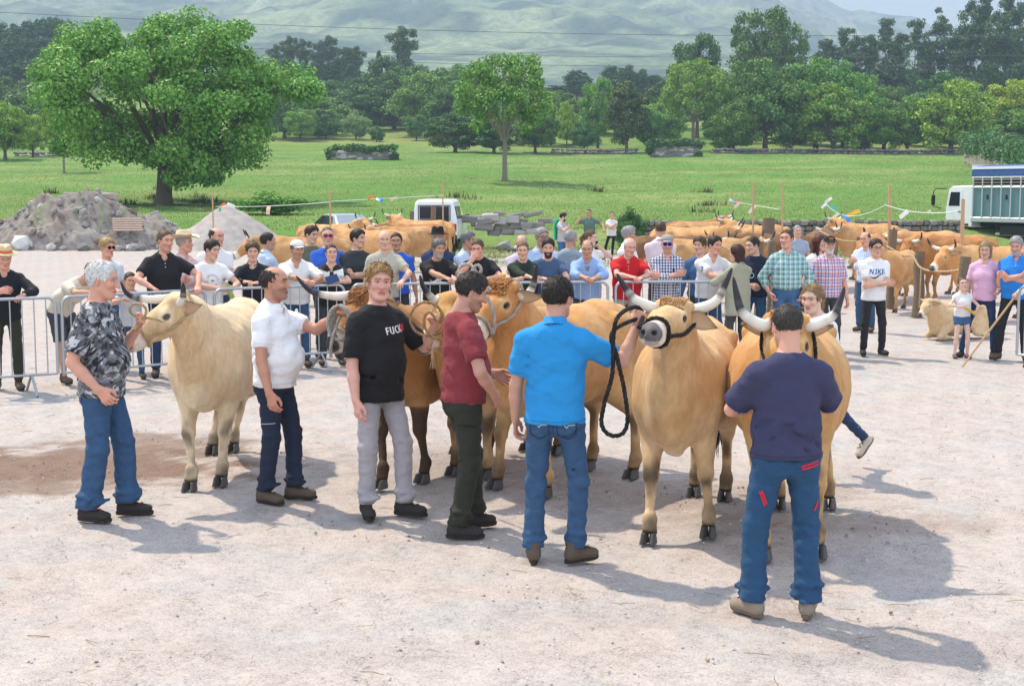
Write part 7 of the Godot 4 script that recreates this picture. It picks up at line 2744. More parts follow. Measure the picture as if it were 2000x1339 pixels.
func far_cattle() -> void:
	for k in 3:
		var q: Array = FAR[[0, 1, 3][k]]
		var d := {"label": q[5], "p": spot(q[0], q[1]), "yaw": q[2], "h": 0.036, "group": "cattle tied up behind the spectators",
			"poll": [Vector3(0.05, 1.32, 1.12), Vector3(-0.3, 1.5, 1.0), Vector3(0.2, 1.25, 1.15)][k], "face": [Vector3(0.15, -0.55, 0.8), Vector3(-0.75, -0.35, 0.5), Vector3(0.6, -0.6, 0.6)][k],
			"coat": Color(0.43, 0.225, 0.09), "pale": Color(0.53, 0.345, 0.175), "dark_legs": 0.5, "udder": true,
			"horn": [[0.09, 0.022, -0.005], [0.2, 0.04, -0.01], [0.3, 0.12, 0.0], [0.33, 0.26, -0.02]], "tip": 0.55}
		cow(d)
		far_kinds.append(d)
	var calf := {"label": "cream calf lying on the ground behind the little girl", "p": spot(1872, 21.8), "yaw": -68, "h": 0.03, "lying": true, "size": 0.66, "group": "cattle tied up behind the spectators",
		"poll": Vector3(0.1, 1.42, 1.0), "face": Vector3(0.3, -0.5, 0.8), "coat": Color(0.577, 0.396, 0.216), "muzzle": Color(0.12, 0.11, 0.1), "horn": [[0.085, 0.022, 0.0], [0.14, 0.05, 0.02], [0.17, 0.1, 0.04]], "horn_r": 0.024, "tip": 0.95}
	calf.p.y = -0.33
	cow(calf)

func copies_of_cattle() -> void:
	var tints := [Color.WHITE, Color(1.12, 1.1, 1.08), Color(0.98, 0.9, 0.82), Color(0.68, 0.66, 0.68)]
	var src := {0: 0, 1: 1, 3: 2}
	for i in FAR.size():
		var q: Array = FAR[i]
		var o: Node3D
		if src.has(i):
			o = far_kinds[src[i]].root
		else:
			o = (far_kinds[q[3]].root as Node3D).duplicate()
			o.name = numbered("cow")
			add_child(o)
			o.position = spot(q[0], q[1])
			o.rotation.y = deg_to_rad(q[2] + sin(i * 2.1) * 9.0)
			o.scale = Vector3.ONE * (0.96 + 0.08 * fmod(i * 0.37, 1.0))
			o.set_meta("label", q[5])
		if i == 17: o.scale = Vector3.ONE * 0.84
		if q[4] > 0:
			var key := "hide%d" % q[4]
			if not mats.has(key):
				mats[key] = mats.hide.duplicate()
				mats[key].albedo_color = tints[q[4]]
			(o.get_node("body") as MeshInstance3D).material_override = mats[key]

# ---------------------------------------------------------------- the people
const FAIR := Color(0.62, 0.38, 0.28)
const TAN := Color(0.5, 0.28, 0.19)
const RED := Color(0.62, 0.33, 0.245)
const PALE := Color(0.68, 0.46, 0.37)
const DARK_HAIR := Color(0.022, 0.017, 0.014)
const BROWN := Color(0.07, 0.042, 0.024)
const GREY := Color(0.3, 0.3, 0.3)
const WHITE_HAIR := Color(0.68, 0.68, 0.67)
const BLOND := Color(0.38, 0.25, 0.11)

func hang(sg: float, s := 1.0, fwd := 0.05) -> Array:
	return [Vector3(sg * 0.28, 0.79, fwd) * s, Vector3(sg * 0.6, 0, -1), "rest", Vector3(-sg, 0, 0.2)]

func both(a: Callable) -> Array:
	return [a.call(1.0), a.call(-1.0)]

func folded() -> Array:
	return [[Vector3(-0.1, 1.15, 0.2), Vector3(1.0, -0.7, 0.0), "rest", Vector3(0, 0.2, -1)], [Vector3(0.11, 1.185, 0.225), Vector3(-1.0, -0.7, 0.0), "rest", Vector3(0, 0.2, -1)]]

func clasped(x := 0.0, y := 1.15, z := 0.5) -> Array:  # forearms on the rail, hands together
	return [[Vector3(x + 0.07, y, z), Vector3(1, -0.25, -0.3), "grip", Vector3(-0.3, -1, 0)], [Vector3(x - 0.07, y + 0.015, z), Vector3(-1, -0.25, -0.3), "grip", Vector3(0.3, -1, 0)]]

func holds(x := 0.22) -> Array:  # both hands on the rail
	return both(func(sg): return [Vector3(sg * x, 1.16, 0.42), Vector3(sg, -0.3, -0.5), "grip", Vector3(0, -1, 0.2)])

func tee(c: Color, sleeve := 0.62) -> Dictionary:
	return {"mat": cloth(c), "sleeve": sleeve, "collar": "round", "called": "t_shirt"}

func polo(c: Color, open := 0.05) -> Dictionary:
	return {"mat": cloth(c), "sleeve": 0.68, "collar": "polo", "open": open, "buttons": 2, "step": 0.04, "called": "polo_shirt"}

func shirt(m: Material, sleeve := 1.95, open := 0.04) -> Dictionary:
	return {"mat": m, "sleeve": sleeve, "collar": "polo", "open": open, "buttons": 5, "called": "shirt"}

func jeans(kind := "denim") -> Dictionary:
	return {"mat": mats[kind], "called": "jeans"}

func slack(c: Color) -> Dictionary:
	return {"mat": cloth(c)}

func who(label: String, p: Vector3, yaw: float, h: float, head: Array, arms: Array, top: Dictionary, legs: Dictionary, hair: String, tone: Color, o := {}) -> Dictionary:
	var d := {"label": label, "p": p, "yaw": yaw, "h": h, "head": head, "arms": arms, "shirt": top, "trousers": legs, "hair": hair, "hair_tone": tone, "brow": tone.lerp(Color(0.08, 0.05, 0.03), 0.4), "skin": FAIR}
	d.merge(o, true)
	person(d)
	return d

var cast_ := {}

func handlers() -> void:
	var near := {"near": true}
	var n := func(o: Dictionary) -> Dictionary:
		o.merge({"near": true, "group": "handlers showing the cattle"})
		return o
	cast_.camo = who("white-haired man in grey camouflage T-shirt and jeans at the front left", gp(205, 1010), 86, 1.82, [2, 6, 0],
		[[Vector3(0.24, 1.34, 0.2), Vector3(0.6, -1, -0.2), "fist", Vector3(-0.4, 0.3, -0.6)], [Vector3(-0.235, 0.95, 0.07), Vector3(-0.5, 0.1, -1), "rest", [Vector3(1, 0, 0.1), Vector3(0.1, -0.75, 0.6)]]],
		{"mat": mats.camo, "sleeve": 0.8, "sleeve_wide": 1.12, "collar": "round", "called": "t_shirt", "hem": -0.1, "loose": 1.04}, {"mat": mats.denim, "fit": 1.12, "flare": 1.2, "called": "jeans"}, "short", WHITE_HAIR, n.call({"g": 1.1, "belly": 0.05, "skin": RED, "shoe": "low", "shoe_mat": mats.dark_boot, "lace_mat": mats.red_lace, "feet": [[0.1, 0.13, 8.0], [-0.11, -0.08, -10.0]], "brow": GREY}))
	cast_.white = who("balding man in white polo shirt and navy trousers, facing right with a coiled grey rope", gp(540, 977), 74, 1.755, [6, -2, 0],
		[[Vector3(0.12, 1.40, 0.47), Vector3(0.4, -1, 0), "fist", Vector3(-0.5, 0, 0.6)], hang(-1.0, 1.0, 0.1)],
		polo(Color(0.78, 0.78, 0.8), 0.06), {"mat": cloth(Color(0.017, 0.025, 0.05)), "fit": 0.98}, "bald", Color(0.035, 0.028, 0.024), n.call({"g": 1.14, "belly": 0.085, "skin": Color(0.5, 0.255, 0.175), "stubble": 0.35, "feet": [[0.1, 0.1, 10.0], [-0.09, -0.05, -12.0]]}))
	cast_.teen = who("young man with blond curls in a black printed T-shirt and grey sweatpants", gp(742, 1005), 46, 1.79, [-26, -3, -4],
		[[Vector3(0.3, 1.37, 0.26), Vector3(0.7, -1, 0), "fist", Vector3(-0.7, 0, 0.4)], hang(-1.0, 1.0, 0.08)],
		{"mat": cloth(Color(0.012, 0.012, 0.014)), "sleeve": 0.85, "sleeve_wide": 1.12, "collar": "round", "hem": -0.13, "loose": 1.03, "called": "t_shirt"}, {"mat": cloth(Color(0.33, 0.32, 0.35)), "fit": 1.0, "called": "sweatpants"}, "curly", Color(0.36, 0.22, 0.095), n.call({"g": 1.08, "belly": 0.04, "skin": Color(0.62, 0.35, 0.28), "shoe_mat": mats.dark_boot, "brow": Color(0.25, 0.14, 0.06), "feet": [[0.12, 0.13, 25.0], [-0.1, -0.03, -30.0]]}))
	cast_.maroon = who("man in maroon T-shirt and dark green trousers looking down, hand on hip", gp(905, 1040), 112, 1.78, [-14, 20, 0],
		[[Vector3(0.2, 1.05, 0.3), Vector3(1, -0.5, -0.2), "rest", Vector3(-1, 0, 0)], [Vector3(-0.225, 0.97, 0.14), Vector3(-1, -0.2, -0.5), "rest", [Vector3(0.8, 0, -0.4), Vector3(0.5, -0.6, 0.5)]]],
		{"mat": cloth(Color(0.2, 0.03, 0.04)), "sleeve": 0.72, "sleeve_wide": 1.1, "collar": "round", "hem": -0.06, "called": "t_shirt"}, {"mat": cloth(Color(0.026, 0.028, 0.02)), "fit": 1.1}, "short", Color(0.03, 0.022, 0.018), n.call({"g": 1.08, "belly": 0.04, "skin": Color(0.5, 0.27, 0.2), "shoe_mat": mats.dark_boot, "stubble": 0.3, "feet": [[0.12, 0.12, 6.0], [-0.12, -0.08, -22.0]]}))
	cast_.blue = who("man in turquoise polo shirt and jeans seen from behind, raising a black rope", gp(1083, 1097), 172, 1.785, [-22, 4, 0],
		[[Vector3(0.27, 0.85, 0.14), Vector3(1, 0, -0.8), "rest", Vector3(-1, 0, 0)], [Vector3(-0.49, 1.475, 0.2), Vector3(-0.2, -1, -0.1), "fist", Vector3(0.3, 0.1, 1)]],
		{"mat": cloth(Color(0.02, 0.25, 0.58)), "sleeve": 0.72, "sleeve_wide": 1.12, "collar": "polo", "hem": -0.08, "called": "polo_shirt"}, jeans(), "short", DARK_HAIR, n.call({"g": 1.06, "skin": Color(0.52, 0.29, 0.21), "feet": [[0.13, -0.01, 8.0], [-0.13, 0.02, -48.0]]}))
	cast_.blue.trousers.stack = false
	cast_.navy = who("man in navy T-shirt and blue work trousers with red zips seen from behind", gp(1530, 1200), 184, 1.71, [2, 10, 0],
		[[Vector3(0.1, 1.1, 0.3), Vector3(1, -0.45, -0.3), "fist", Vector3(-1, 0, 0)], [Vector3(-0.1, 1.12, 0.3), Vector3(-1, -0.45, -0.3), "fist", Vector3(1, 0, 0)]],
		{"mat": cloth(Color(0.04, 0.042, 0.095)), "sleeve": 0.85, "sleeve_wide": 1.15, "collar": "round", "hem": -0.05, "loose": 1.05, "called": "t_shirt"}, {"mat": cloth(Color(0.02, 0.066, 0.145)), "fit": 1.1, "flare": 1.12}, "buzz", Color(0.045, 0.04, 0.035), n.call({"g": 1.08, "w": 0.95, "skin": RED, "shoe_mat": relief(mat(Color(0.55, 0.5, 0.45), 0.9), tex.grain, 0.6, Vector3(9, 9, 9)), "sole_mat": mats.pale_sole, "lace_mat": mats.lace, "feet": [[0.17, 0.0, 30.0], [-0.12, -0.04, -20.0]]}))
	cast_.woman = who("fair-haired woman in white striding left behind the broad-bellied cow", spot(1616, 11.2), -62, 1.62, [22, 10, 0],
		[hang(1.0, 0.92, 0.15), hang(-1.0, 0.92, -0.05)],
		tee(Color(0.72, 0.74, 0.8), 0.7), {"mat": mats.denim_dark, "fit": 0.82, "called": "jeans", "cut": 0.9}, "pony", Color(0.3, 0.2, 0.1), n.call({"fem": true, "skin": PALE, "lean": 14.0, "ankle": true, "shoe": "low", "shoe_mat": mats.sneaker, "sole_mat": mats.pale_sole, "hip": Vector3(0, 0.84, 0.02), "feet": [[0.09, 0.3, 0.0], [-0.07, -0.5, -5.0, 0.16, 48.0]]}))

func spectators() -> void:
	var R := func(px: float, off := 0.45) -> Vector3: return spot(px, rail_d(px) + off)
	var W := Color(0.74, 0.74, 0.75)
	var check_pink := plaid("plaid_pink", Color(0.72, 0.58, 0.58), [[0.0, 0.18, Color(0.5, 0.1, 0.16), 0.9], [0.5, 0.6, Color(0.7, 0.3, 0.35), 0.8]], 22.0)
	var check_teal := plaid("plaid_teal", Color(0.2, 0.42, 0.45), [[0.0, 0.2, Color(0.02, 0.09, 0.16), 1.1], [0.45, 0.6, Color(0.75, 0.75, 0.7), 1.1], [0.78, 0.84, Color(0.5, 0.36, 0.1), 0.9]], 15.0)
	var check_navy := plaid("plaid_navy", Color(0.74, 0.75, 0.8), [[0.0, 0.48, Color(0.02, 0.035, 0.14), 1.5]], 26.0)
	var check_red := plaid("plaid_red", Color(0.72, 0.7, 0.74), [[0.0, 0.22, Color(0.5, 0.03, 0.05), 1.3], [0.4, 0.62, Color(0.06, 0.1, 0.4), 1.3], [0.8, 0.86, Color(0.5, 0.03, 0.05), 1.0]], 11.0)
	var check_blue := plaid("plaid_blue", Color(0.55, 0.65, 0.78), [[0.0, 0.2, Color(0.12, 0.22, 0.45), 1.0], [0.5, 0.62, Color(0.8, 0.82, 0.85), 1.0]], 28.0)
	var fine_white := plaid("plaid_white", Color(0.76, 0.76, 0.78), [[0.0, 0.1, Color(0.45, 0.45, 0.55), 0.6]], 30.0)
	var flower := plaid("plaid_flower", Color(0.66, 0.58, 0.66), [[0.1, 0.3, Color(0.4, 0.2, 0.4), 0.7], [0.55, 0.7, Color(0.2, 0.3, 0.5), 0.7]], 34.0)
	var stripe_pink := plaid("stripe_pink", Color(0.74, 0.64, 0.68), [[0.0, 0.3, Color(0.6, 0.36, 0.46), 0.5]], 36.0)
	var none := slack(Color(0.05, 0.05, 0.06))
	# left of the ring
	cast_.straw = who("old man in orange-banded straw hat and black jumper leaning on the far left barrier", spot(12, 16.1), 20, 1.70, [12, 12, 0], [[Vector3(0.2, 1.13, 0.42), Vector3(1, -0.3, -0.2), "rest", Vector3(0, -1, 0)], [Vector3(-0.05, 1.17, 0.32), Vector3(-1, -0.4, 0), "rest", Vector3(0, -0.3, -1)]],
		{"mat": cloth(Color(0.012, 0.014, 0.02)), "sleeve": 1.95, "collar": "polo", "trim": cloth(Color(0.5, 0.55, 0.65)), "open": 0.04, "called": "jumper"}, slack(Color(0.03, 0.032, 0.018)), "short", WHITE_HAIR, {"skin": RED, "lean": 14.0, "hip": Vector3(0, 0.9, -0.06), "g": 1.05})
	cast_.stoop = who("man in cream T-shirt stooping behind the man in camouflage", spot(140, 16.7), 60, 1.70, [25, 40, 0], [[Vector3(0.2, 1.12, 0.6), Vector3(1, -0.3, 0), "grip", Vector3(0, -1, 0)], [Vector3(-0.15, 1.12, 0.6), Vector3(-1, -0.3, 0), "grip", Vector3(0, -1, 0)]],
		tee(Color(0.62, 0.56, 0.46), 0.75), {"mat": cloth(Color(0.05, 0.055, 0.07)), "cut": 0.48}, "short", BROWN, {"skin": TAN, "bare": true, "lean": 52.0, "hip": Vector3(0, 0.92, -0.18)})
	cast_.curls = who("woman with fair curls and dark sunglasses, taller than the small boy beside her", spot(212, 18.0), 30, 1.70, [25, 0, 0], both(func(sg): return hang(sg, 0.95)), tee(Color(0.6, 0.66, 0.72)), jeans("denim_pale"), "full", Color(0.36, 0.24, 0.1), {"fem": true, "skin": RED})
	cast_.lad = who("small dark-haired boy in grey-white T-shirt at the rail by the cream cow's horn", spot(256, 17.1), 15, 1.30, [15, 6, 0], [[Vector3(0.08, 1.05, 0.3), Vector3(1, -0.5, 0), "grip", Vector3(0, -1, 0)], [Vector3(-0.08, 1.0, 0.3), Vector3(-1, -0.5, 0), "grip", Vector3(0, -1, 0)]], tee(Color(0.5, 0.52, 0.54)), jeans(), "short", BROWN, {"skin": FAIR, "headsize": 1.12})
	cast_.black = who("burly young man in black polo shirt with both hands on the rail", R.call(322, 0.5), 22, 1.84, [25, 4, 0], [[Vector3(0.36, 1.15, 0.42), Vector3(1, -0.1, -0.3), "grip", Vector3(0, -1, 0.2)], [Vector3(-0.2, 1.15, 0.42), Vector3(-1, -0.1, -0.3), "grip", Vector3(0, -1, 0.2)]], polo(Color(0.014, 0.015, 0.018), 0.05), jeans("denim_dark"), "short", Color(0.11, 0.065, 0.035), {"g": 1.16, "lean": 10.0, "skin": RED, "stubble": 0.2})
	cast_.cowboy = who("man in cream cowboy hat and red-checked shirt behind the burly man in black", spot(362, 18.2), 58, 1.76, [22, 0, 0], folded(), shirt(check_pink), slack(Color(0.03, 0.03, 0.05)), "short", GREY, {"skin": RED})
	cast_.bald_white = who("balding man in white T-shirt with folded arms behind the dark-haired youth", spot(424, 18.9), 25, 1.82, [35, 0, 0], folded(), tee(W), slack(Color(0.05, 0.06, 0.1)), "bald", DARK_HAIR, {"skin": RED, "g": 1.08})
	cast_.printed = who("dark-haired youth in white T-shirt with a round print, holding a green bottle", R.call(412, 0.42), 28, 1.70, [32, 10, 0], [[Vector3(0.2, 1.1, 0.32), Vector3(1, -0.6, 0), "grip", Vector3(-0.6, 0, -0.3)], [Vector3(0.02, 1.1, 0.34), Vector3(-1, -0.6, 0), "grip", Vector3(0.4, 0, -0.6)]], tee(W), none, "side", DARK_HAIR, {"skin": FAIR, "g": 0.92})
	cast_.hoodie = who("boy with brown fringe in black sports jacket behind the balding man in white polo", R.call(498, 0.55), 5, 1.66, [8, 4, 0], clasped(0.0, 1.15, 0.42), {"mat": cloth(Color(0.014, 0.016, 0.024)), "sleeve": 1.95, "collar": "polo", "open": 0.05, "called": "jacket"}, none, "full", BROWN, {"skin": FAIR, "g": 0.9, "lean": 12.0})
	cast_.paleblue = who("dark-haired man in pale blue shirt turned away behind the boy in the black jacket", spot(524, 19.6), 125, 1.73, [-20, 0, 0], folded(), shirt(cloth(Color(0.5, 0.6, 0.74))), jeans(), "short", DARK_HAIR, {"skin": TAN})
	cast_.cap = who("man in white cap and pale checked shirt with clasped hands on the rail", R.call(580, 0.5), 12, 1.72, [20, 4, 0], clasped(0.14, 1.16, 0.5), shirt(fine_white, 1.0, 0.09), jeans(), "short", Color(0.1, 0.08, 0.07), {"skin": TAN, "g": 1.1, "lean": 22.0, "belly": 0.03, "stubble": 0.3, "hip": Vector3(0, 0.92, -0.08)})
	cast_.behind = who("dark-browed youth peering from behind the blue T-shirt with mirrored glasses", spot(608, 20.6), 30, 1.80, [20, 6, 0], both(func(sg): return hang(sg)), tee(Color(0.12, 0.13, 0.08)), none, "side", DARK_HAIR, {"skin": FAIR})
	cast_.mirror = who("tall young man in royal blue T-shirt and pink mirrored sunglasses", spot(642, 19.3), 8, 1.82, [5, 0, 0], folded(), tee(Color(0.03, 0.11, 0.5)), none, "buzz", Color(0.07, 0.05, 0.035), {"skin": FAIR, "g": 1.08})
	cast_.phone = who("dark-haired woman in white cardigan over a black top, blue notebook in hand", R.call(648, 0.45), 10, 1.62, [8, -4, 0], [[Vector3(0.05, 1.14, 0.46), Vector3(1, -0.3, -0.2), "grip", Vector3(0, -0.6, -0.6)], [Vector3(-0.02, 1.17, 0.44), Vector3(-1, -0.3, -0.2), "rest", Vector3(0, -1, 0)]], {"mat": cloth(Color(0.016, 0.016, 0.018)), "sleeve": 0.6, "open": 0.09, "called": "top"}, none, "pony", DARK_HAIR, {"fem": true, "skin": FAIR, "g": 1.12, "lean": 14.0})
	cast_.grey_tee = who("dark-haired young man in charcoal T-shirt looking right with folded arms", spot(698, 19.3), 25, 1.78, [38, 0, 0], folded(), tee(Color(0.035, 0.04, 0.045)), none, "side", DARK_HAIR, {"skin": FAIR, "g": 1.05})
	cast_.beige = who("bald man in beige polo shirt with one hand on the rail", R.call(752, 0.4), 8, 1.79, [2, 2, 0], [[Vector3(0.22, 1.14, 0.4), Vector3(1, -0.2, -0.3), "rest", Vector3(0, -1, 0.1)], hang(-1.0)], polo(Color(0.42, 0.4, 0.33), 0.05), jeans("denim_dark"), "", GREY, {"skin": FAIR, "belly": 0.04, "g": 1.08})
	cast_.half = who("man in blue T-shirt half hidden behind the bald man in beige", spot(776, 19.8), 10, 1.72, [-10, 0, 0], both(func(sg): return hang(sg)), tee(Color(0.03, 0.12, 0.55)), none, "short", DARK_HAIR, {"skin": TAN, "g": 1.05})
	cast_.felt = who("man in black felt hat and blue denim jacket behind the grey-bearded man", spot(856, 20.0), 0, 1.76, [0, 0, 0], folded(), {"mat": mats.denim_dark, "sleeve": 1.95, "collar": "polo", "open": 0.12, "buttons": 4, "called": "jacket"}, none, "short", GREY, {"skin": RED, "g": 1.12})
	cast_.cat = who("grey-bearded man in black T-shirt with a white leaping-cat logo", R.call(853, 0.5), 8, 1.70, [22, 6, 0], clasped(0.16, 1.15, 0.5), tee(Color(0.016, 0.015, 0.016), 0.7), none, "full", Color(0.13, 0.125, 0.125), {"skin": TAN, "beard": true, "beard_tone": Color(0.3, 0.29, 0.28), "g": 1.12, "lean": 22.0, "hip": Vector3(0, 0.92, -0.08)})
	cast_.bluecheck = who("grey-haired man in light blue checked shirt turned right behind the bearded man", spot(912, 20.0), 50, 1.73, [25, 0, 0], folded(), shirt(check_blue, 0.8), jeans(), "side", Color(0.16, 0.16, 0.165), {"skin": TAN})
	cast_.facepalm = who("man in black T-shirt holding a hand over his mouth", R.call(938, 0.5), -8, 1.70, [-5, 16, 0], [[Vector3(0.16, 1.15, 0.42), Vector3(1, -0.3, -0.2), "rest", Vector3(0, -1, 0)], [Vector3(-0.045, 1.40, 0.36), Vector3(-0.8, -1, 0.1), "rest", [Vector3(0.3, 0.1, -1), Vector3(0.5, 0.8, 0.0)]]], tee(Color(0.016, 0.017, 0.02), 0.7), none, "short", Color(0.1, 0.06, 0.035), {"skin": RED, "g": 1.1, "lean": 18.0, "hip": Vector3(0, 0.92, -0.06)})
	# centre
	cast_.flower = who("grey-haired old man in pink flowered shirt behind the woman in dark green", spot(1018, 19.8), 5, 1.70, [0, 8, 0], folded(), shirt(flower, 0.8), none, "thin", GREY, {"skin": RED})
	cast_.green = who("short-haired woman in dark green jumper with folded forearms on the rail", R.call(1021, 0.5), 0, 1.66, [-2, 8, 0], [[Vector3(-0.1, 1.14, 0.44), Vector3(1, -0.3, -0.2), "rest", Vector3(0, -1, 0)], [Vector3(0.12, 1.16, 0.48), Vector3(-1, -0.3, -0.2), "rest", Vector3(0, -1, 0)]], {"mat": cloth(Color(0.022, 0.035, 0.025)), "sleeve": 1.5, "collar": "round", "called": "jumper"}, none, "short", Color(0.16, 0.1, 0.055), {"fem": true, "skin": FAIR, "lean": 20.0, "g": 1.1, "hip": Vector3(0, 0.9, -0.06)})
	cast_.tall_blue = who("tall grey-haired man with glasses in light blue shirt", spot(1056, 19.7), 10, 1.79, [15, 2, 0], folded(), shirt(cloth(Color(0.42, 0.54, 0.74)), 0.9, 0.07), none, "side", GREY, {"skin": TAN})
	cast_.bearded = who("dark-bearded young man in slate blue T-shirt leaning on the rail", R.call(1070, 0.5), 0, 1.72, [-2, 10, 0], clasped(0.0, 1.13, 0.44), tee(Color(0.055, 0.1, 0.2), 0.66), none, "side", DARK_HAIR, {"skin": FAIR, "beard": true, "beard_tone": Color(0.03, 0.02, 0.015), "lean": 22.0, "hip": Vector3(0, 0.92, -0.08)})
	cast_.back_grey = who("grey-haired man in grey-blue T-shirt seen from behind in the crowd", spot(1112, 20.2), 165, 1.75, [-25, 0, 0], folded(), tee(Color(0.26, 0.32, 0.38)), jeans("denim_pale"), "short", GREY, {"skin": TAN, "g": 1.08})
	cast_.caller = who("woman in white T-shirt holding a phone to her ear", spot(1148, 22.2), 50, 1.70, [20, 8, 0], [[Vector3(0.17, 1.42, 0.1), Vector3(0.8, -1, 0.3), "grip", Vector3(-1, 0, 0)], hang(-1.0)], tee(W), none, "pony", Color(0.14, 0.07, 0.035), {"fem": true, "skin": PALE, "g": 1.15})
	cast_.open_blue = who("heavy man in open light blue shirt with both forearms on the rail", R.call(1147, 0.5), -6, 1.70, [0, 12, 0], clasped(0.05, 1.15, 0.5), shirt(cloth(Color(0.27, 0.4, 0.66)), 1.6, 0.14), slack(Color(0.05, 0.045, 0.045)), "thin", Color(0.12, 0.11, 0.105), {"skin": TAN, "g": 1.16, "lean": 24.0, "hip": Vector3(0, 0.92, -0.1)})
	cast_.towel = who("bearded young man in grey T-shirt with a green jacket over his shoulder", spot(1096, 41.0), 65, 1.70, [20, 12, 0], [[Vector3(0.05, 1.2, 0.3), Vector3(1, -0.6, 0), "grip", Vector3(0, 0, -1)], [Vector3(-0.08, 1.3, 0.25), Vector3(-1, -0.6, 0), "grip", Vector3(0, 0, -1)]], tee(Color(0.42, 0.42, 0.44)), jeans("denim_pale"), "side", DARK_HAIR, {"skin": FAIR, "beard": true, "beard_tone": Color(0.03, 0.02, 0.015)})
	cast_.far_green = who("man in green polo shirt leaning by the stone blocks at the back of the yard", spot(1150, 46.0), -10, 1.76, [-10, 10, 0], [[Vector3(0.5, 1.1, 0.2), Vector3(1, -0.5, 0), "rest", Vector3(0, -1, 0)], [Vector3(-0.28, 1.45, 0.1), Vector3(-1, -0.6, 0), "fist", Vector3(0, 0, 1)]], polo(Color(0.09, 0.16, 0.14)), none, "buzz", DARK_HAIR, {"skin": TAN, "g": 1.1, "lean": 8.0})
	cast_.legging = who("woman in white top, dark vest and black leggings with folded arms at the back", spot(1193, 47.5), -10, 1.64, [10, 0, 0], folded(), tee(Color(0.66, 0.66, 0.68)), {"mat": cloth(Color(0.012, 0.012, 0.014)), "fit": 0.8, "called": "leggings"}, "pony", DARK_HAIR, {"fem": true, "skin": FAIR, "feet": [[0.02, 0.1, 0.0], [-0.26, -0.1, -20.0]]})
	cast_.grey_stripe = who("grey-haired man in white striped shirt behind the bald man in red", spot(1224, 21.4), 60, 1.77, [15, 0, 0], folded(), shirt(fine_white), none, "side", GREY, {"skin": TAN})
	cast_.red = who("bald old man in red polo shirt with clasped hands on the rail", R.call(1224, 0.5), 0, 1.74, [18, 14, 0], clasped(0.08, 1.15, 0.48), polo(Color(0.5, 0.012, 0.02), 0.04), slack(Color(0.4, 0.34, 0.27)), "bald", WHITE_HAIR, {"skin": Color(0.6, 0.34, 0.27), "g": 1.18, "lean": 20.0, "belly": 0.04, "hip": Vector3(0, 0.92, -0.08), "brow": GREY})
	cast_.pink_back = who("man in pink-striped shirt seen from behind in the crowd", spot(1288, 21.8), 175, 1.85, [0, 0, 0], folded(), shirt(stripe_pink), none, "buzz", BROWN, {"skin": TAN})
	cast_.gingham = who("man in grey cap and blue sunglasses with folded arms in navy gingham", R.call(1300, 0.45), -2, 1.73, [-3, 4, 0], [[Vector3(-0.1, 1.15, 0.3), Vector3(1, -0.6, 0.0), "rest", Vector3(0, 0.2, -1)], [Vector3(0.11, 1.185, 0.33), Vector3(-1, -0.6, 0.0), "rest", Vector3(0, 0.2, -1)]], {"mat": check_navy, "sleeve": 1.6, "collar": "polo", "open": 0.05, "buttons": 5, "hem": -0.2, "called": "shirt"}, jeans(), "buzz", BROWN, {"skin": RED, "lean": 12.0, "stubble": 0.3})
	cast_.denim = who("young man in light denim jacket behind the man with a number on his sleeve", spot(1366, 19.7), -15, 1.66, [-22, 0, 0], both(func(sg): return hang(sg)), {"mat": mats.denim_pale, "sleeve": 1.95, "collar": "polo", "open": 0.08, "called": "jacket"}, none, "full", BROWN, {"skin": FAIR, "g": 0.95})
	cast_.number = who("dark-haired man in white polo shirt with a number on the sleeve, leaning on the rail", R.call(1384, 0.45), 12, 1.72, [22, 4, 0], clasped(0.2, 1.12, 0.42), polo(Color(0.68, 0.68, 0.7), 0.07), jeans(), "side", DARK_HAIR, {"skin": RED, "lean": 18.0, "g": 1.12, "belly": 0.03, "hip": Vector3(0, 0.93, -0.05)})
	cast_.khaki = who("woman with a dark bob in khaki shirt, papers in hand, seen from behind", spot(1440, 18.6), -150, 1.60, [20, 4, 0], [[Vector3(0.12, 1.1, 0.3), Vector3(1, -0.5, 0), "grip", Vector3(-0.5, 0, -0.5)], [Vector3(-0.2, 1.36, 0.25), Vector3(-0.6, -1, 0), "rest", Vector3(0.4, 0, -0.8)]], {"mat": cloth(Color(0.3, 0.3, 0.22)), "sleeve": 1.5, "collar": "polo", "hem": -0.24, "loose": 1.08, "called": "shirt"}, slack(Color(0.05, 0.05, 0.05)), "bob", Color(0.045, 0.014, 0.012), {"fem": true, "g": 1.14, "skin": FAIR})
	cast_.anchor = who("man in navy T-shirt with a pale blue print beside the woman in khaki", spot(1472, 19.5), -20, 1.68, [-40, 10, 0], [hang(1.0), [Vector3(-0.02, 1.0, 0.22), Vector3(-1, -0.5, 0), "rest", Vector3(0, 0, -1)]], tee(Color(0.016, 0.02, 0.045), 0.66), jeans(), "short", DARK_HAIR, {"skin": FAIR, "g": 1.1})
	cast_.teal = who("tall man in teal checked shirt with hands in his jeans pockets", spot(1534, 18.9), -5, 1.79, [-28, -2, 0], both(func(sg): return [Vector3(sg * 0.235, 0.93, 0.07), Vector3(sg, 0, -0.6), "rest", Vector3(-sg, 0, 0)]), shirt(check_teal, 1.6, 0.05).merged({"hem": 0.05}), {"mat": mats.denim_pale, "called": "jeans", "belt": true}, "short", Color(0.07, 0.05, 0.04), {"skin": RED, "g": 1.12, "belly": 0.03})
	cast_.peek = who("grey-haired person glimpsed behind the man in the teal checked shirt", spot(1553, 27.0), 0, 1.66, [0, 0, 0], both(func(sg): return hang(sg)), tee(Color(0.3, 0.35, 0.45)), none, "short", GREY, {"skin": FAIR})
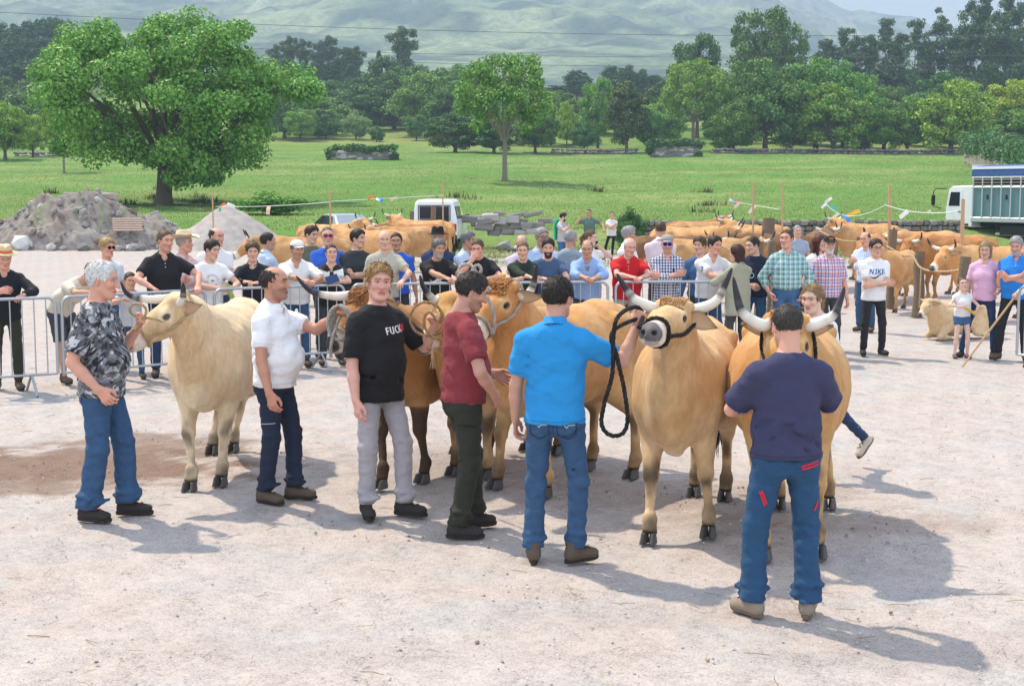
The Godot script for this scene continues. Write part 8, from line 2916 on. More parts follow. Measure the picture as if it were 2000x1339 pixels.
	cast_.longhair = who("person with long reddish hair behind the man in the red and blue plaid shirt", spot(1594, 20.3), 25, 1.68, [30, 0, 0], both(func(sg): return hang(sg, 0.95)), tee(W), none, "long", Color(0.07, 0.016, 0.014), {"fem": true, "skin": FAIR})
	cast_.plaid = who("white-bearded man in black cap and red and blue plaid shirt", spot(1615, 19.4), 5, 1.69, [-4, 4, 0], both(func(sg): return hang(sg, 0.97)), shirt(check_red, 0.85, 0.03), none, "short", GREY, {"skin": RED, "beard": true, "beard_tone": Color(0.55, 0.54, 0.52), "g": 1.12})
	cast_.balding = who("balding man in fine checked shirt standing behind the boy in the white T-shirt", spot(1690, 22.9), -35, 1.66, [-10, 10, 0], folded(), shirt(check_blue), jeans(), "bald", BROWN, {"skin": RED, "lean": 6.0})
	cast_.boy = who("boy with glasses in white T-shirt with blue lettering and black jeans, arms folded", spot(1704, 19.55), 4, 1.63, [6, 2, 0], [[Vector3(-0.1, 1.0, 0.19), Vector3(1.0, -0.7, 0.0), "rest", Vector3(0, 0.2, -1)], [Vector3(0.1, 1.03, 0.21), Vector3(-1.0, -0.7, 0.0), "rest", Vector3(0, 0.2, -1)]], {"mat": cloth(W), "sleeve": 0.75, "sleeve_wide": 1.1, "collar": "round", "hem": -0.11, "called": "t_shirt"}, {"mat": cloth(Color(0.02, 0.021, 0.025)), "fit": 0.95, "called": "jeans"}, "side", Color(0.04, 0.025, 0.018), {"skin": FAIR, "g": 1.08, "shoe_mat": mats.dark_boot, "headsize": 1.04, "feet": [[0.14, 0.0, 14.0], [-0.14, 0.03, -14.0]]})
	cast_.pink = who("woman in pink polo shirt and tight blue jeans beside the little girl", spot(1919, 19.25), -18, 1.62, [-6, 8, 0], [[Vector3(0.22, 0.95, 0.1), Vector3(1, 0, -0.6), "rest", Vector3(-1, 0, 0)], hang(-1.0, 0.92)], polo(Color(0.66, 0.4, 0.56), 0.06), {"mat": mats.denim_dark, "fit": 0.84, "called": "jeans"}, "bob", Color(0.28, 0.19, 0.1), {"fem": true, "skin": FAIR, "g": 1.02, "shoe": "low", "shoe_mat": mats.dark_boot, "feet": [[0.15, 0.02, 15.0], [-0.28, 0.04, -30.0]]})
	cast_.girl = who("little girl in white top and denim shorts holding a yellow snack", spot(1878, 19.15), 8, 1.10, [-6, -6, 5], [[Vector3(0.12, 0.66, 0.16), Vector3(1, -0.5, 0), "grip", Vector3(-0.5, 0, -0.5)], [Vector3(-0.1, 0.73, 0.16), Vector3(-1, -0.4, 0), "grip", Vector3(0.5, 0, -0.5)]], {"mat": cloth(W), "sleeve": 0.25, "collar": "round", "hem": -0.02, "called": "top"}, {"mat": mats.denim_pale, "cut": 0.2, "called": "shorts"}, "pony", Color(0.11, 0.06, 0.035), {"fem": true, "bare": true, "skin": PALE, "headsize": 1.22, "shoe": "low", "shoe_mat": mat(Color(0.42, 0.28, 0.36)), "feet": [[0.08, 0.02, 10.0], [-0.1, 0.02, -14.0]]})
	cast_.arms = who("grey-bearded man in bright blue polo shirt with folded arms at the right edge", spot(1980, 19.0), -25, 1.70, [-8, 14, 0], folded(), polo(Color(0.02, 0.2, 0.62)), {"mat": cloth(Color(0.018, 0.02, 0.024)), "called": "jeans"}, "side", GREY, {"skin": RED, "beard": true, "beard_tone": Color(0.34, 0.33, 0.32), "g": 1.16, "belly": 0.04, "feet": [[0.16, 0.02, 12.0], [-0.2, 0.03, -30.0]]})
	cast_.stick = who("person at the very right edge of the frame holding a long wooden stick", spot(2034, 18.0), -75, 1.72, [0, 0, 0], [hang(1.0), [Vector3(-0.12, 0.97, 0.3), Vector3(-0.5, -0.6, -1), "fist", Vector3(1, 0, 0)]], shirt(cloth(W)), none, "short", GREY, {"skin": FAIR})

# ---------------------------------------------------------------- small things
# a band laid on a surface: pts in the plane of xf, seen along its z axis
func draped(s: Shape, f: Field, xf: Transform3D, pts: Array, w: float, lift := 0.003, closed := false) -> void:
	var fine := []
	var src := pts.duplicate()
	if closed: src.append(pts[0])
	for i in src.size() - 1:
		var n := maxi(1, ceili((src[i + 1] - src[i]).length() / 0.02))
		for k in n: fine.append(src[i].lerp(src[i + 1], float(k) / n))
	fine.append(src[-1])
	var prev := []
	for i in fine.size():
		var a: Vector2 = fine[maxi(i - 1, 0)]
		var b: Vector2 = fine[mini(i + 1, fine.size() - 1)]
		var nr := (b - a).normalized().orthogonal() * w * 0.5
		var row := []
		for e in [nr, -nr]:
			var q: Vector2 = fine[i] + e
			var at := f.cast(xf * Vector3(q.x, q.y, 0.6), -xf.basis.z, 1.2)
			if (at - xf * Vector3(q.x, q.y, 0.6)).length() < 0.66: row.append(at + xf.basis.z * lift)
		if row.size() < 2:
			prev = []
			continue
		if prev: s.out([prev[0], prev[1], row[1], row[0]], xf.basis.z * 0.0, I) if (prev[0] + row[1]).dot(xf.basis.z) > 0 else s.out([prev[0], prev[1], row[1], row[0]], Vector3.ZERO, I)
		prev = row

func lettering(f: Field, xf: Transform3D, text: String, high: float, at: Vector2, slant := 0.0, font := "Droid Sans", turn := 0.0) -> Shape:
	var tm := TextMesh.new()
	var sf := SystemFont.new()
	sf.font_names = PackedStringArray([font])
	sf.font_weight = 700
	tm.font = sf
	tm.text = text
	tm.font_size = 48
	tm.pixel_size = high / 35.0
	tm.depth = 0.002
	tm.curve_step = 2.0
	var a := tm.get_mesh_arrays()
	var s := Shape.new()
	var pv: PackedVector3Array = a[Mesh.ARRAY_VERTEX]
	var ix: PackedInt32Array = a[Mesh.ARRAY_INDEX] if a[Mesh.ARRAY_INDEX] != null else PackedInt32Array(range(pv.size()))
	for p in pv:
		var q := Vector2(p.x + p.y * slant, p.y).rotated(turn) + at
		s.vert(f.cast(xf * Vector3(q.x, q.y, 0.6), -xf.basis.z, 1.2) + xf.basis.z * (0.003 + maxf(0.0, p.z)), xf.basis.z)
	s.t = ix
	return s

func front(d: Dictionary) -> Transform3D: return Transform3D(d.tb, d.yoke)
func rear(d: Dictionary) -> Transform3D: return Transform3D(Basis(Vector3.UP, PI) * d.pb if true else I, d.hip)

func straw_hat(d: Dictionary, called: String, c: Color, band: Color, brim: float, curl: float, tall: float) -> void:
	var s := Shape.new()
	var warp := func(p: Vector3) -> Vector3:
		var r := Vector2(p.x, p.z).length()
		var q := p
		if r > 0.1: q.y += curl * pow((r - 0.1) / 0.08, 2.0) * (absf(p.x) / r) - 0.012 * maxf(0.0, p.z) / 0.18
		if p.y > tall * 0.8: q.y -= 0.03 * exp(-pow(p.x / 0.02, 2)) * clampf((p.z + 0.1) / 0.12, 0.0, 1.0)
		q.z *= 1.16
		return q
	s.lathe([Vector2(0.09, 0.004), Vector2(brim, -0.002), Vector2(brim, 0.004), Vector2(0.094, 0.008), Vector2(0.09, tall * 0.5), Vector2(0.078, tall * 0.9), Vector2(0.06, tall), Vector2(0.0, tall * 0.98)], Vector3(0, 0.068, -0.012), Basis(Vector3.RIGHT, -0.08), 28, warp)
	var o := on_head(d, called, s, relief(mat(c.linear_to_srgb(), 0.9), tex.weave, 1.0, Vector3(20, 20, 20)))
	var b := Shape.new()
	b.lathe([Vector2(0.0945, 0.009), Vector2(0.0925, 0.042)], Vector3(0, 0.068, -0.012), Basis(Vector3.RIGHT, -0.08), 28, warp)
	var q := Shape.new()
	q.take(b, Transform3D(d.hb * Basis().scaled(Vector3.ONE * d.hs), d.hc))
	put("hat_band", q.mesh(), cloth(band), o)

func cap(d: Dictionary, c: Color, badge = null) -> void:
	var s := Shape.new()
	var prof := []
	for i in 9:
		var a := PI * 0.5 * i / 8.0
		prof.append(Vector2(0.092 * cos(a), 0.004 + 0.075 * sin(a)))
	var warp := func(p: Vector3) -> Vector3: return Vector3(p.x, p.y, p.z * 1.14)
	s.lathe(prof, Vector3(0, 0.06, -0.012), Basis(Vector3.RIGHT, -0.06), 22, warp)
	var o := on_head(d, "cap", s, cloth(c))
	var v := Shape.new()
	for lay in 2:
		var rows := []
		for i in 9:
			var a := PI * (0.12 + 0.76 * i / 8.0)
			var row := []
			for k in 4:
				var r := 0.088 + k * 0.024 * sin(a)
				row.append(Vector3(cos(a) * lerpf(0.088, 0.074, k / 3.0), 0.064 - 0.02 * absf(cos(a)) * k / 3.0 - 0.008 * k / 3.0 - lay * 0.004, sin(a) * r * 1.14 - 0.012))
			rows.append(row)
		for i in 8:
			for k in 3:
				var f := [rows[i][k], rows[i][k + 1], rows[i + 1][k + 1], rows[i + 1][k]]
				if lay: f.reverse()
				v.face(f)
	var q := Shape.new()
	q.take(v, Transform3D(d.hb * Basis().scaled(Vector3.ONE * d.hs), d.hc))
	put("visor", q.mesh(), cloth(c), o)
	if badge != null:
		var b := Shape.new()
		b.box(Vector3(0, 0.1, 0.089), Vector3(0.06, 0.022, 0.006), Basis(Vector3.RIGHT, -0.35), 0.002)
		var w := Shape.new()
		w.take(b, Transform3D(d.hb * Basis().scaled(Vector3.ONE * d.hs), d.hc))
		put("badge", w.mesh(), cloth(badge), o)

func glasses(d: Dictionary, lens: Material, frame: Material, big := 1.0) -> void:
	var f := Shape.new()
	var l := Shape.new()
	for sg in [-1.0, 1.0]:
		var ring := []
		for k in 13:
			var a := TAU * k / 12.0
			ring.append(Vector3(sg * 0.033 + cos(a) * 0.026 * big, 0.009 + sin(a) * 0.019 * big, 0.094 - absf(cos(a)) * 0.003))
		f.tube(ring, [0.0022], 5, [], false)
		var p := ring.slice(0, 12)
		l.out(p, Vector3.ZERO, I)
		f.bar(Vector3(sg * 0.058, 0.014, 0.09), Vector3(sg * 0.08, 0.012, -0.01), 0.002, -1.0, 5)
	f.bar(Vector3(-0.009, 0.012, 0.098), Vector3(0.009, 0.012, 0.098), 0.002, -1.0, 5)
	var o := on_head(d, "glasses", f, frame)
	var q := Shape.new()
	q.take(l, Transform3D(d.hb * Basis().scaled(Vector3.ONE * d.hs), d.hc))
	put("lens", q.mesh(), lens, o)

func to_place(d: Dictionary, p: Vector3) -> Vector3:  # a figure's own axes to the place
	return d.p + Basis(Vector3.UP, deg_to_rad(d.yaw)) * p

func halter(key: String, label: String, tones: Array, r: float, strap := true, z := 0.345) -> Dictionary:
	var d: Dictionary = ring_cows[key]
	var f: Field = d.fields[0]
	var hb: Basis = d.hb
	var o := thing("rope_halter", label, "halter")
	var on := func(x: float, y: float, zz: float, c: Vector3) -> Vector3:
		var a: Vector3 = d.poll + hb * Vector3(x, y, zz)
		var e: Vector3 = d.poll + hb * c
		var at: Vector3 = f.cast(a, (e - a).normalized(), (e - a).length())
		return from_cow(d, at + (a - e).normalized() * r * 0.7)
	var pts := []
	for k in 17:
		var a := TAU * k / 16.0
		pts.append(on.call(cos(a) * 0.3, -0.09 + sin(a) * 0.3, z + sin(a) * 0.035 + 0.01, Vector3(0, -0.09, z)))
	var s := Shape.new()
	strand(s, pts, r, tones)
	put("noseband", s.mesh(), mats.rope, o)
	if strap:
		for sg in [-1.0, 1.0]:
			var q := [pts[15 if sg > 0 else 9]]
			for e in [[0.3, -0.24, 0.27], [0.3, -0.22, 0.17], [0.3, -0.16, 0.06], [0.3, -0.05, -0.05], [0.2, 0.2, -0.09], [0.0, 0.3, -0.09]]:
				q.append(on.call(e[0] * sg, e[1], e[2], Vector3(0, -0.07, e[2])))
			var t := Shape.new()
			strand(t, q, r, tones)
			put("head_strap", t.mesh(), mats.rope, o)
	return {"nose": pts, "o": o}

func px_rope(called: String, label: String, pts: Array, r: float, tones: Array) -> MeshInstance3D:
	return rope(pts.map(func(q): return q if q is Vector3 else deep(q[0], q[1], q[2])), r, tones, called, label)

func palm(d: Dictionary, e: int) -> Vector3:
	return to_place(d, (d.arm_joints[e][5] as Transform3D) * Vector3(0, 0.075, 0.02))

func print_part(d: Dictionary, s: Shape, c: Color, called := "print", node := "shirt_node") -> void:
	put(called, s.mesh(), cloth(c), d[node])

func small_things() -> void:
	# ---- prints and marks on the clothes
	var t: Dictionary = cast_.teen
	print_part(t, lettering(t.cloth, front(t), "FUCK", 0.05, Vector2(0.035, -0.09), 0.0, "Droid Sans", 0.06), Color(0.8, 0.8, 0.8), "lettering")
	var s := Shape.new()
	draped(s, t.cloth, front(t), [Vector2(0.115, -0.085), Vector2(0.16, -0.08)], 0.05)
	print_part(t, s, Color(0.4, 0.03, 0.04))
	s = Shape.new()
	draped(s, t.slacks, Transform3D(Basis(Vector3.UP, deg_to_rad(-75)) * (t.pb as Basis), t.hip), [Vector2(0.0, -0.02), Vector2(-0.01, -0.2)], 0.007)
	print_part(t, s, Color(0.02, 0.02, 0.022), "pocket_zip", "slacks_node")
	t = cast_.boy
	print_part(t, lettering(t.cloth, front(t), "NIKE", 0.07, Vector2(0.0, -0.11), 0.2), Color(0.03, 0.16, 0.42), "lettering")
	s = Shape.new()
	var sw := []
	for i in 15:
		var u := i / 14.0
		sw.append([Vector2(-0.11 + 0.23 * u, -0.175 - 0.03 * sin(PI * minf(1.0, u * 1.6)) + 0.05 * u * u), 0.004 + 0.026 * sin(PI * clampf(u * 1.2, 0.0, 1.0)) * (1.0 - u)])
	for i in 14: draped(s, t.cloth, front(t), [sw[i][0], sw[i + 1][0]], maxf(0.006, sw[i][1]))
	print_part(t, s, Color(0.02, 0.022, 0.03), "swoosh")
	t = cast_.cat
	s = Shape.new()
	for q in [[-0.06, -0.2, -0.01, -0.165, 0.03], [-0.01, -0.165, 0.04, -0.16, 0.026], [0.04, -0.16, 0.07, -0.135, 0.022], [-0.06, -0.2, -0.085, -0.235, 0.014], [-0.05, -0.2, -0.04, -0.235, 0.014], [0.02, -0.165, 0.06, -0.2, 0.013], [0.085, -0.13, 0.1, -0.1, 0.012], [-0.07, -0.19, -0.1, -0.165, 0.009]]:
		draped(s, t.cloth, front(t), [Vector2(q[0], q[1]), Vector2(q[2], q[3])], q[4])
	print_part(t, s, Color(0.75, 0.75, 0.75), "logo")
	print_part(t, lettering(t.cloth, front(t), "PUMA", 0.045, Vector2(0.0, -0.14), 0.0, "Droid Sans", -PI / 2), Color(0.75, 0.75, 0.75), "lettering")
	t = cast_.printed
	s = Shape.new()
	for i in 26:
		if i % 13 == 12 or i % 13 == 11: continue
		var a := TAU * i / 26.0
		for k in 2:
			var r := 0.062 + k * 0.016
			draped(s, t.cloth, front(t), [Vector2(cos(a) * r, -0.17 + sin(a) * r), Vector2(cos(a + 0.12) * (r + 0.006), -0.17 + sin(a + 0.12) * (r + 0.006))], 0.005)
	draped(s, t.cloth, front(t), [Vector2(-0.015, -0.165), Vector2(0.015, -0.17)], 0.02)
	print_part(t, s, Color(0.12, 0.12, 0.13))
	t = cast_.number
	var sl: Array = t.arm_joints[1]
	var sx := Transform3D(Basis(Vector3.UP, -1.0), (sl[0] as Vector3).lerp(sl[1], 0.42))
	print_part(t, lettering(t.cloth, sx, "3", 0.07, Vector2.ZERO), Color(0.06, 0.12, 0.3), "number")
	t = cast_.anchor
	s = Shape.new()
	draped(s, t.cloth, front(t), [Vector2(-0.02, -0.12), Vector2(-0.02, -0.26)], 0.13)
	print_part(t, s, Color(0.02, 0.1, 0.16))
	s = Shape.new()
	var ring := []
	for k in 12: ring.append(Vector2(-0.02 + cos(TAU * k / 12.0) * 0.035, -0.2 + sin(TAU * k / 12.0) * 0.035))
	draped(s, t.cloth, front(t), ring, 0.012, 0.006, true)
	draped(s, t.cloth, front(t), [Vector2(-0.02, -0.16), Vector2(-0.02, -0.12)], 0.014, 0.006)
	print_part(t, s, Color(0.5, 0.62, 0.66), "emblem")
	t = cast_.phone
	s = Shape.new()
	draped(s, t.cloth, front(t), [Vector2(0.0, -0.07), Vector2(0.0, -0.42)], 0.14, 0.005)
	for sg in [-1.0, 1.0]:
		var w := Shape.new()
		draped(w, t.cloth, front(t), [Vector2(sg * 0.085, 0.03), Vector2(sg * 0.11, -0.15), Vector2(sg * 0.12, -0.42)], 0.13, 0.007)
		print_part(t, w, Color(0.7, 0.69, 0.66), "cardigan_front")
	for q in [["curls", Vector2(0.09, -0.12), Color(0.2, 0.25, 0.3), 0.05], ["red", Vector2(-0.085, -0.15), Color(0.35, 0.22, 0.06), 0.03], ["grey_tee", Vector2(0.09, -0.1), Color(0.3, 0.3, 0.3), 0.025], ["gingham", Vector2(0.085, -0.12), Color(0.012, 0.012, 0.016), 0.035]]:
		t = cast_[q[0]]
		s = Shape.new()
		draped(s, t.cloth, front(t), [q[1], q[1] + Vector2(0, q[3])], q[3] * 0.8)
		print_part(t, s, q[2], "badge")
	# ---- pockets and seams
	t = cast_.blue
	for sg in [-1.0, 1.0]:
		s = Shape.new()
		var c := Vector2(sg * 0.085, -0.075)
		draped(s, t.slacks, rear(t), [c + Vector2(-0.062, 0.055), c + Vector2(0.062, 0.05), c + Vector2(0.058, -0.07), c + Vector2(0.0, -0.095), c + Vector2(-0.058, -0.07)], 0.007, 0.004, true)
		put("pocket", s.mesh(), mats.denim_dark, t.slacks_node)
		s = Shape.new()
		draped(s, t.slacks, rear(t), [c + Vector2(-0.05, 0.0), c + Vector2(-0.012, -0.002), c + Vector2(0.0, -0.018), c + Vector2(0.012, -0.002), c + Vector2(0.05, 0.0)], 0.004, 0.005)
		put("stitching", s.mesh(), mats.white_thread, t.slacks_node)
	s = Shape.new()
	draped(s, t.slacks, rear(t), [Vector2(0.055, -0.028), Vector2(0.115, -0.022)], 0.02, 0.008)
	put("telephone", s.mesh(), mat(Color(0.6, 0.55, 0.5), 0.4), t.slacks_node)
	s = Shape.new()
	draped(s, t.slacks, rear(t), [Vector2(0.0, 0.04), Vector2(0.0, -0.14)], 0.006, 0.003)
	put("seam", s.mesh(), mats.denim_dark, t.slacks_node)
	t = cast_.navy
	s = Shape.new()
	draped(s, t.slacks, rear(t), [Vector2(-0.135, 0.0), Vector2(-0.1, -0.008), Vector2(0.1, -0.008), Vector2(0.135, 0.0)], 0.06, 0.006)
	print_part(t, s, Color(0.012, 0.012, 0.014), "waistband", "slacks_node")
	for q in [[Vector2(0.045, -0.075), Vector2(0.145, -0.05)], [Vector2(0.05, -0.09), Vector2(0.145, -0.068)], [Vector2(-0.16, -0.22), Vector2(-0.13, -0.3)], [Vector2(-0.15, -0.215), Vector2(-0.12, -0.29)], [Vector2(0.165, -0.28), Vector2(0.14, -0.33)]]:
		s = Shape.new()
		draped(s, t.slacks, rear(t), q, 0.009, 0.006)
		print_part(t, s, Color(0.62, 0.02, 0.035), "red_zip", "slacks_node")
	t = cast_.camo
	s = Shape.new()
	var sd := Transform3D(Basis(Vector3.UP, deg_to_rad(-130)) * (t.pb as Basis), t.hip)
	draped(s, t.slacks, sd, [Vector2(-0.06, 0.0), Vector2(0.07, 0.0), Vector2(0.065, -0.12), Vector2(0.0, -0.14), Vector2(-0.06, -0.12)], 0.006, 0.004, true)
	put("pocket", s.mesh(), mats.denim_dark, t.slacks_node)
	t = cast_.white
	s = Shape.new()
	draped(s, t.slacks, Transform3D(Basis(Vector3.UP, deg_to_rad(-90)) * (t.pb as Basis), t.hip), [Vector2(-0.04, -0.34), Vector2(0.07, -0.335)], 0.005)
	print_part(t, s, Color(0.5, 0.5, 0.5), "piping", "slacks_node")
	t = cast_.maroon
	s = Shape.new()
	draped(s, t.slacks, Transform3D(Basis(Vector3.UP, deg_to_rad(-100)) * (t.pb as Basis), t.hip), [Vector2(0.06, -0.2), Vector2(-0.08, -0.19), Vector2(-0.085, -0.24)], 0.012)
	print_part(t, s, Color(0.012, 0.013, 0.012), "pocket_flap", "slacks_node")
	# ---- hats, caps and glasses
	straw_hat(cast_.straw, "straw_hat", Color(0.6, 0.46, 0.28), Color(0.62, 0.14, 0.04), 0.15, 0.012, 0.105)
	straw_hat(cast_.cowboy, "cowboy_hat", Color(0.66, 0.55, 0.36), Color(0.5, 0.05, 0.05), 0.18, 0.05, 0.115)
	straw_hat(cast_.felt, "felt_hat", Color(0.012, 0.012, 0.013), Color(0.02, 0.02, 0.022), 0.145, 0.018, 0.115)
	cap(cast_.cap, Color(0.7, 0.69, 0.66))
	cap(cast_.gingham, Color(0.3, 0.29, 0.28))
	cap(cast_.plaid, Color(0.013, 0.013, 0.014), Color(0.6, 0.12, 0.03))
	var dark := mat(Color(0.03, 0.03, 0.035), 0.1)
	var frame := mat(Color(0.1, 0.06, 0.05), 0.4)
	glasses(cast_.curls, dark, mat(Color(0.5, 0.12, 0.08), 0.4), 1.1)
	glasses(cast_.mirror, mat(Color(0.6, 0.1, 0.42), 0.08, 0.7), mats.black, 1.12)
	glasses(cast_.gingham, mat(Color(0.06, 0.14, 0.65), 0.08, 0.6), mats.black, 1.12)
	var clear := mat(Color(0.8, 0.85, 0.9, 0.12), 0.05)
	clear.transparency = BaseMaterial3D.TRANSPARENCY_ALPHA
	glasses(cast_.boy, clear, mats.black)
	glasses(cast_.tall_blue, clear, mats.black)
	# ---- halters and lead ropes
	halter("cream", "light brown rope halter on the cream-coloured cow", HEMP, 0.013)
	halter("dark", "grey rope halter on the dark brown cow", GREY_ROPE, 0.014)
	halter("red", "grey rope halter on the curly-browed reddish cow", GREY_ROPE, 0.013)
	halter("broad", "black rope halter on the broad-bellied cow", BLACK_ROPE, 0.013)
	halter("proud", "thick black rope halter round the raised muzzle of the golden cow", BLACK_ROPE, 0.015)
	var c0 := palm(cast_.camo, 0)
	px_rope("lead_rope", "light brown lead rope looped in the fist of the man in camouflage", [c0 + Vector3(0.16, -0.02, 0.0), c0 + Vector3(0.06, 0.01, 0.02), c0, c0 + Vector3(-0.07, 0.06, 0.03), c0 + Vector3(-0.03, 0.11, 0.03), c0 + Vector3(0.04, 0.08, 0.02), c0 + Vector3(0.02, 0.0, 0.02), c0 + Vector3(-0.05, -0.08, 0.03), c0 + Vector3(-0.02, -0.02, 0.0)], 0.011, HEMP)
	var c1 := palm(cast_.white, 0)
	var loops := []
	for k in 31:
		var a := TAU * k / 10.0
		var e := k / 30.0
		loops.append(c1 + Vector3(-0.05 + 0.03 * e + sin(a) * (0.085 - 0.02 * e), -0.07 + cos(a) * 0.125 - 0.02 * e, 0.05 - e * 0.09))
	loops.append_array([c1 + Vector3(-0.09, -0.2, 0.05), c1 + Vector3(-0.1, -0.33, 0.05)])
	px_rope("lead_rope", "thick grey lead rope coiled in the raised hand of the man in white", loops, 0.014, GREY_ROPE)
	px_rope("lead_rope", "grey rope from the coil to the head of the dark brown cow", [c1 + Vector3(0.02, -0.06, 0), c1 + Vector3(0.09, -0.1, -0.05), deep(655, 640, 10.35)], 0.013, GREY_ROPE)
	var c2 := palm(cast_.teen, 0)
	loops = []
	for k in 12:
		var a := 0.4 + TAU * k / 11.0
		loops.append(c2 + Vector3(-0.06 + cos(a) * 0.115, 0.0 + sin(a) * 0.12, 0.03 + 0.02 * sin(a)))
	loops.append_array([c2 + Vector3(0.02, -0.02, 0.03), c2 + Vector3(-0.04, 0.05, 0.05), c2 + Vector3(-0.08, -0.02, 0.05), c2 + Vector3(-0.03, -0.12, 0.05), c2 + Vector3(0.05, -0.15, 0.04), c2 + Vector3(0.04, -0.2, 0.04), c2 + Vector3(-0.06, -0.21, 0.05)])
	px_rope("lead_rope", "tan lead rope looped in the hand of the young man in black", loops, 0.0115, TAN_ROPE)
	px_rope("lead_rope", "tan rope running from the young man's hand to the hidden cow's muzzle", [c2, c2 + Vector3(0.06, -0.08, -0.1), deep(822, 668, 10.25)], 0.011, TAN_ROPE)
	var ts := Shape.new()
	rng.seed = 4
	var tp := c2 + Vector3(-0.02, -0.2, 0.05)
	ts.tint = Color(0.4, 0.29, 0.15)
	ts.tube([tp, tp + Vector3(0, -0.08, 0)], [0.009, 0.014], 6)
	for i in 16:
		var e := Vector3(rng.randfn(), 0, rng.randfn()) * 0.012
		ts.tube([tp + Vector3(0, -0.07, 0), tp + Vector3(0, -0.11, 0) + e, tp + Vector3(0, -0.15, 0) + e * 1.5], [0.003, 0.003, 0.001], 4)
	tag(put("rope_tassel", ts.mesh(), mats.rope), "frayed rope end hanging under the loops of the young man in black", "rope")
	px_rope("lead_rope", "grey rope loops tied on the forehead of the reddish cow", [[958, 566, 9.98], [940, 548, 10.0], [922, 520, 10.05], [905, 517, 10.08], [896, 530, 10.05], [908, 540, 10.0], [920, 530, 9.98], [932, 517, 9.98], [940, 528, 9.98], [930, 540, 9.98], [925, 552, 9.98], [945, 572, 9.92], [960, 598, 9.86], [966, 632, 9.84], [962, 652, 9.84]], 0.014, GREY_ROPE)
	var c4 := palm(cast_.blue, 1)
	px_rope("lead_rope", "black braided lead rope hanging in a long loop from the man in turquoise", [[1248, 640, 8.42], c4 + Vector3(0.02, 0.0, 0.0), c4 + Vector3(-0.03, 0.05, 0.02), [1208, 618, 8.3], [1198, 660, 8.3], [1196, 730, 8.3], [1180, 790, 8.3], [1176, 832, 8.3], [1200, 851, 8.3], [1224, 832, 8.3], [1221, 770, 8.3], [1206, 700, 8.3], [1196, 650, 8.32], c4 + Vector3(-0.02, -0.02, 0.03)], 0.015, BLACK_ROPE)
	# ---- things held
	var o := thing("walking_stick", "long pale wooden stick slanting down from the right edge", "stick", gp(1880, 718))
	s = Shape.new()
	var hd := palm(cast_.stick, 1)
	var v := hd - o.position
	s.tube([Vector3(0, 0.01, 0), v * 0.5 + Vector3(0, 0.01, 0), v * 1.12], [0.012, 0.014, 0.015], 8)
	put("shaft", s.mesh(), mats.wood, o)
	t = cast_.girl
	var m := (palm(t, 0) + palm(t, 1)) * 0.5
	o = thing("snack_bar", "long yellow snack in the hands of the little girl", "snack", m)
	s = Shape.new()
	var ax := (palm(t, 0) - palm(t, 1)).normalized()
	s.tube([-ax * 0.1, -ax * 0.05, ax * 0.08, ax * 0.12], [0.012, 0.02, 0.02, 0.01], 8)
	put("wrapper", s.mesh(), mat(Color(0.8, 0.66, 0.22), 0.4), o)
	t = cast_.printed
	o = thing("drinks_bottle", "yellow-green drinks bottle held by the youth in the printed T-shirt", "bottle", palm(t, 0))
	s = Shape.new()
	s.lathe([Vector2(0, -0.12), Vector2(0.032, -0.118), Vector2(0.034, -0.02), Vector2(0.03, 0.03), Vector2(0.013, 0.07), Vector2(0.013, 0.1)], Vector3.ZERO, Basis(Vector3.BACK, 0.3), 14)
	put("bottle", s.mesh(), mat(Color(0.55, 0.62, 0.3), 0.25), o)
	s = Shape.new()
	s.lathe([Vector2(0.016, 0.098), Vector2(0.016, 0.12), Vector2(0, 0.121)], Vector3.ZERO, Basis(Vector3.BACK, 0.3), 12)
	put("bottle_cap", s.mesh(), mats.white, o)
	t = cast_.phone
	o = thing("notebook", "blue notebook in the hands of the woman in the white cardigan", "notebook", palm(t, 0) + Vector3(0.0, 0.05, 0.03), 0.3)
	s = Shape.new()
	s.box(Vector3.ZERO, Vector3(0.17, 0.11, 0.012), Basis(Vector3.RIGHT, -0.5) * Basis(Vector3.BACK, 0.3), 0.003)
	put("cover", s.mesh(), mat(Color(0.16, 0.24, 0.42), 0.6), o)
	t = cast_.khaki
	o = thing("paper_sheets", "white papers in the hand of the woman in khaki", "papers", palm(t, 0), 0.4)
	for k in 3:
		s = Shape.new()
		s.box(Vector3(0.0, 0.03, k * 0.006), Vector3(0.15, 0.2, 0.002), Basis(Vector3.BACK, k * 0.12) * Basis(Vector3.RIGHT, -0.3))
		put("sheet", s.mesh(), mats.white, o)
	t = cast_.caller
	o = thing("mobile_phone", "dark mobile phone at the ear of the woman in white", "phone", palm(t, 0), 0.8)
	s = Shape.new()
	s.box(Vector3.ZERO, Vector3(0.07, 0.14, 0.009), I, 0.003)
	put("case", s.mesh(), mats.black, o)
	t = cast_.towel
	o = thing("green_jacket", "green jacket slung over the shoulder of the young man at the back", "jacket", d_at(t, Vector3(-0.02, 1.2, -0.17)), deg_to_rad(t.yaw))
	s = Shape.new()
	s.box(Vector3(0, 0.0, 0), Vector3(0.34, 0.62, 0.05), Basis(Vector3.BACK, 0.08), 0.02)
	s.box(Vector3(0.12, 0.3, 0.09), Vector3(0.12, 0.07, 0.22), I, 0.02)
	put("cloth", s.mesh(), cloth(Color(0.06, 0.5, 0.26)), o)
	# a low yellow box behind the barrier, and wrist watches
	o = thing("yellow_crate", "small yellow box behind the rail beside the man covering his mouth", "box", spot(975, 20.6))
	s = Shape.new()
	s.box(Vector3(0, 0.95, 0), Vector3(0.2, 0.3, 0.2), I, 0.02)
	s.box(Vector3(0, 0.4, 0), Vector3(0.06, 0.8, 0.06))
	put("box", s.mesh(), mat(Color(0.9, 0.72, 0.05), 0.5), o)
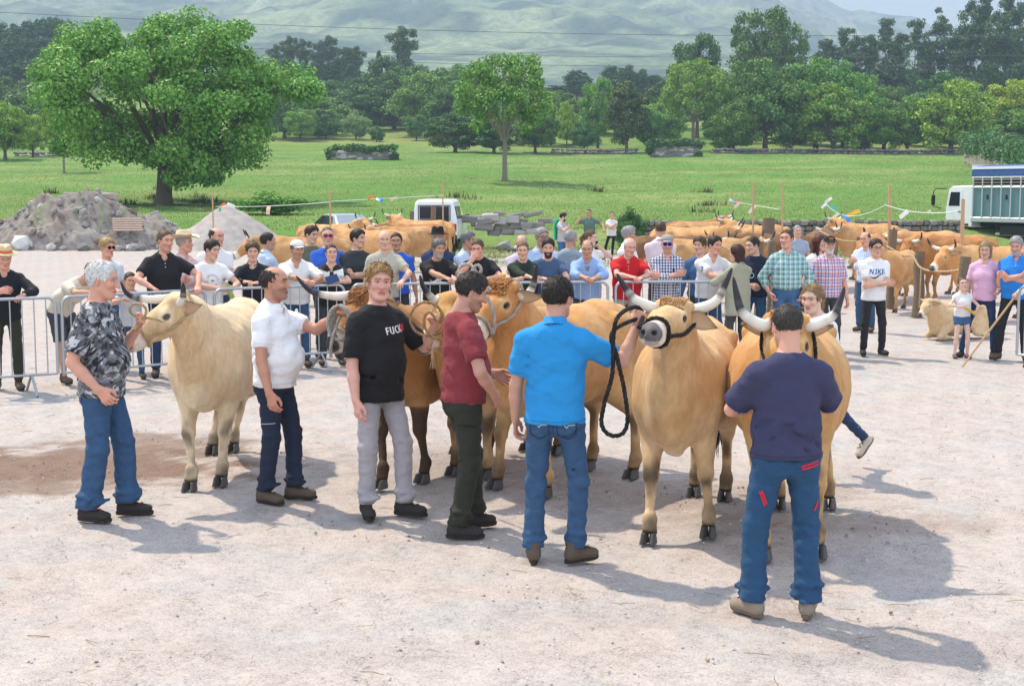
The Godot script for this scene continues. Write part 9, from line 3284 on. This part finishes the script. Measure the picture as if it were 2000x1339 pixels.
	for k in [["straw", 1], ["cat", 0], ["gingham", 0], ["red", 0]]:
		t = cast_[k[0]]
		var j: Array = t.arm_joints[k[1]]
		s = Shape.new()
		var w: Vector3 = ((j[2] as Vector3) - j[1]).normalized()
		s.tube([(j[2] as Vector3) - w * 0.035, (j[2] as Vector3) - w * 0.012], [0.034], 10)
		put("wrist_watch", s.mesh(), mats.black if k[0] != "red" else mats.steel, t.root)
	# ---- the ground's small stones, clods and straws
	rng.seed = 15
	var pb := rock(Vector3(1, 0.7, 0.9), 2.0)
	for i in pb.c.size(): pb.c[i] = Color.WHITE
	var pl := []
	for i in 6000:
		var d := 4.6 + 13.0 * pow(rng.randf(), 1.4)
		var x := rng.randf_range(-0.4, 0.4) * d
		var c := Color(0.5, 0.47, 0.45) * rng.randf_range(0.7, 1.2)
		pl.append([Vector3(x, -0.006, -d), 0.003 + 0.008 * pow(rng.randf(), 5.0), c])
	scatter("gravel", pb.mesh(), vmat(0.95), pl, "small loose stones on the yard", "gravel")
	pl = []
	for q in [[1200, 1060, 26], [940, 890, 40], [1330, 960, 60], [1740, 1035, 50], [660, 1035, 30], [800, 1050, 26], [1780, 720, 20], [520, 870, 24], [1180, 950, 40], [250, 1290, 8], [950, 1170, 14], [920, 1290, 14], [1850, 1240, 20], [1600, 1040, 30], [100, 910, 60], [300, 860, 40], [1450, 990, 40], [1800, 840, 12], [560, 1065, 8], [1440, 1310, 10], [700, 900, 10]]:
		var c := gp(q[0], q[1])
		for i in q[2]:
			if i % 3 == 2: continue
			pl.append([c + Vector3(rng.randfn() * 0.33, -0.004, rng.randfn() * 0.22), 0.003 + 0.013 * pow(rng.randf(), 3.0), Color(0.27, 0.215, 0.175) * rng.randf_range(0.6, 1.6)])
	scatter("earth_clods", pb.mesh(), vmat(0.95), pl, "dark crumbs of earth and dung trodden into the yard", "dirt")
	var straw := Shape.new()
	straw.tube([Vector3(-0.04, 0.004, 0), Vector3(0, 0.007, 0.004), Vector3(0.045, 0.004, -0.003)], [0.0016], 4)
	pl = []
	for i in 420:
		var d := 5.0 + 14.0 * pow(rng.randf(), 1.2)
		pl.append([Vector3(rng.randf_range(-0.4, 0.4) * d, 0.0, -d), rng.randf_range(0.5, 1.5), Color(0.36, 0.27, 0.14) * rng.randf_range(0.5, 1.2)])
	scatter("straws", straw.mesh(), vmat(0.9), pl, "stray bits of straw on the yard", "straw")

func d_at(d: Dictionary, p: Vector3) -> Vector3: return to_place(d, p)
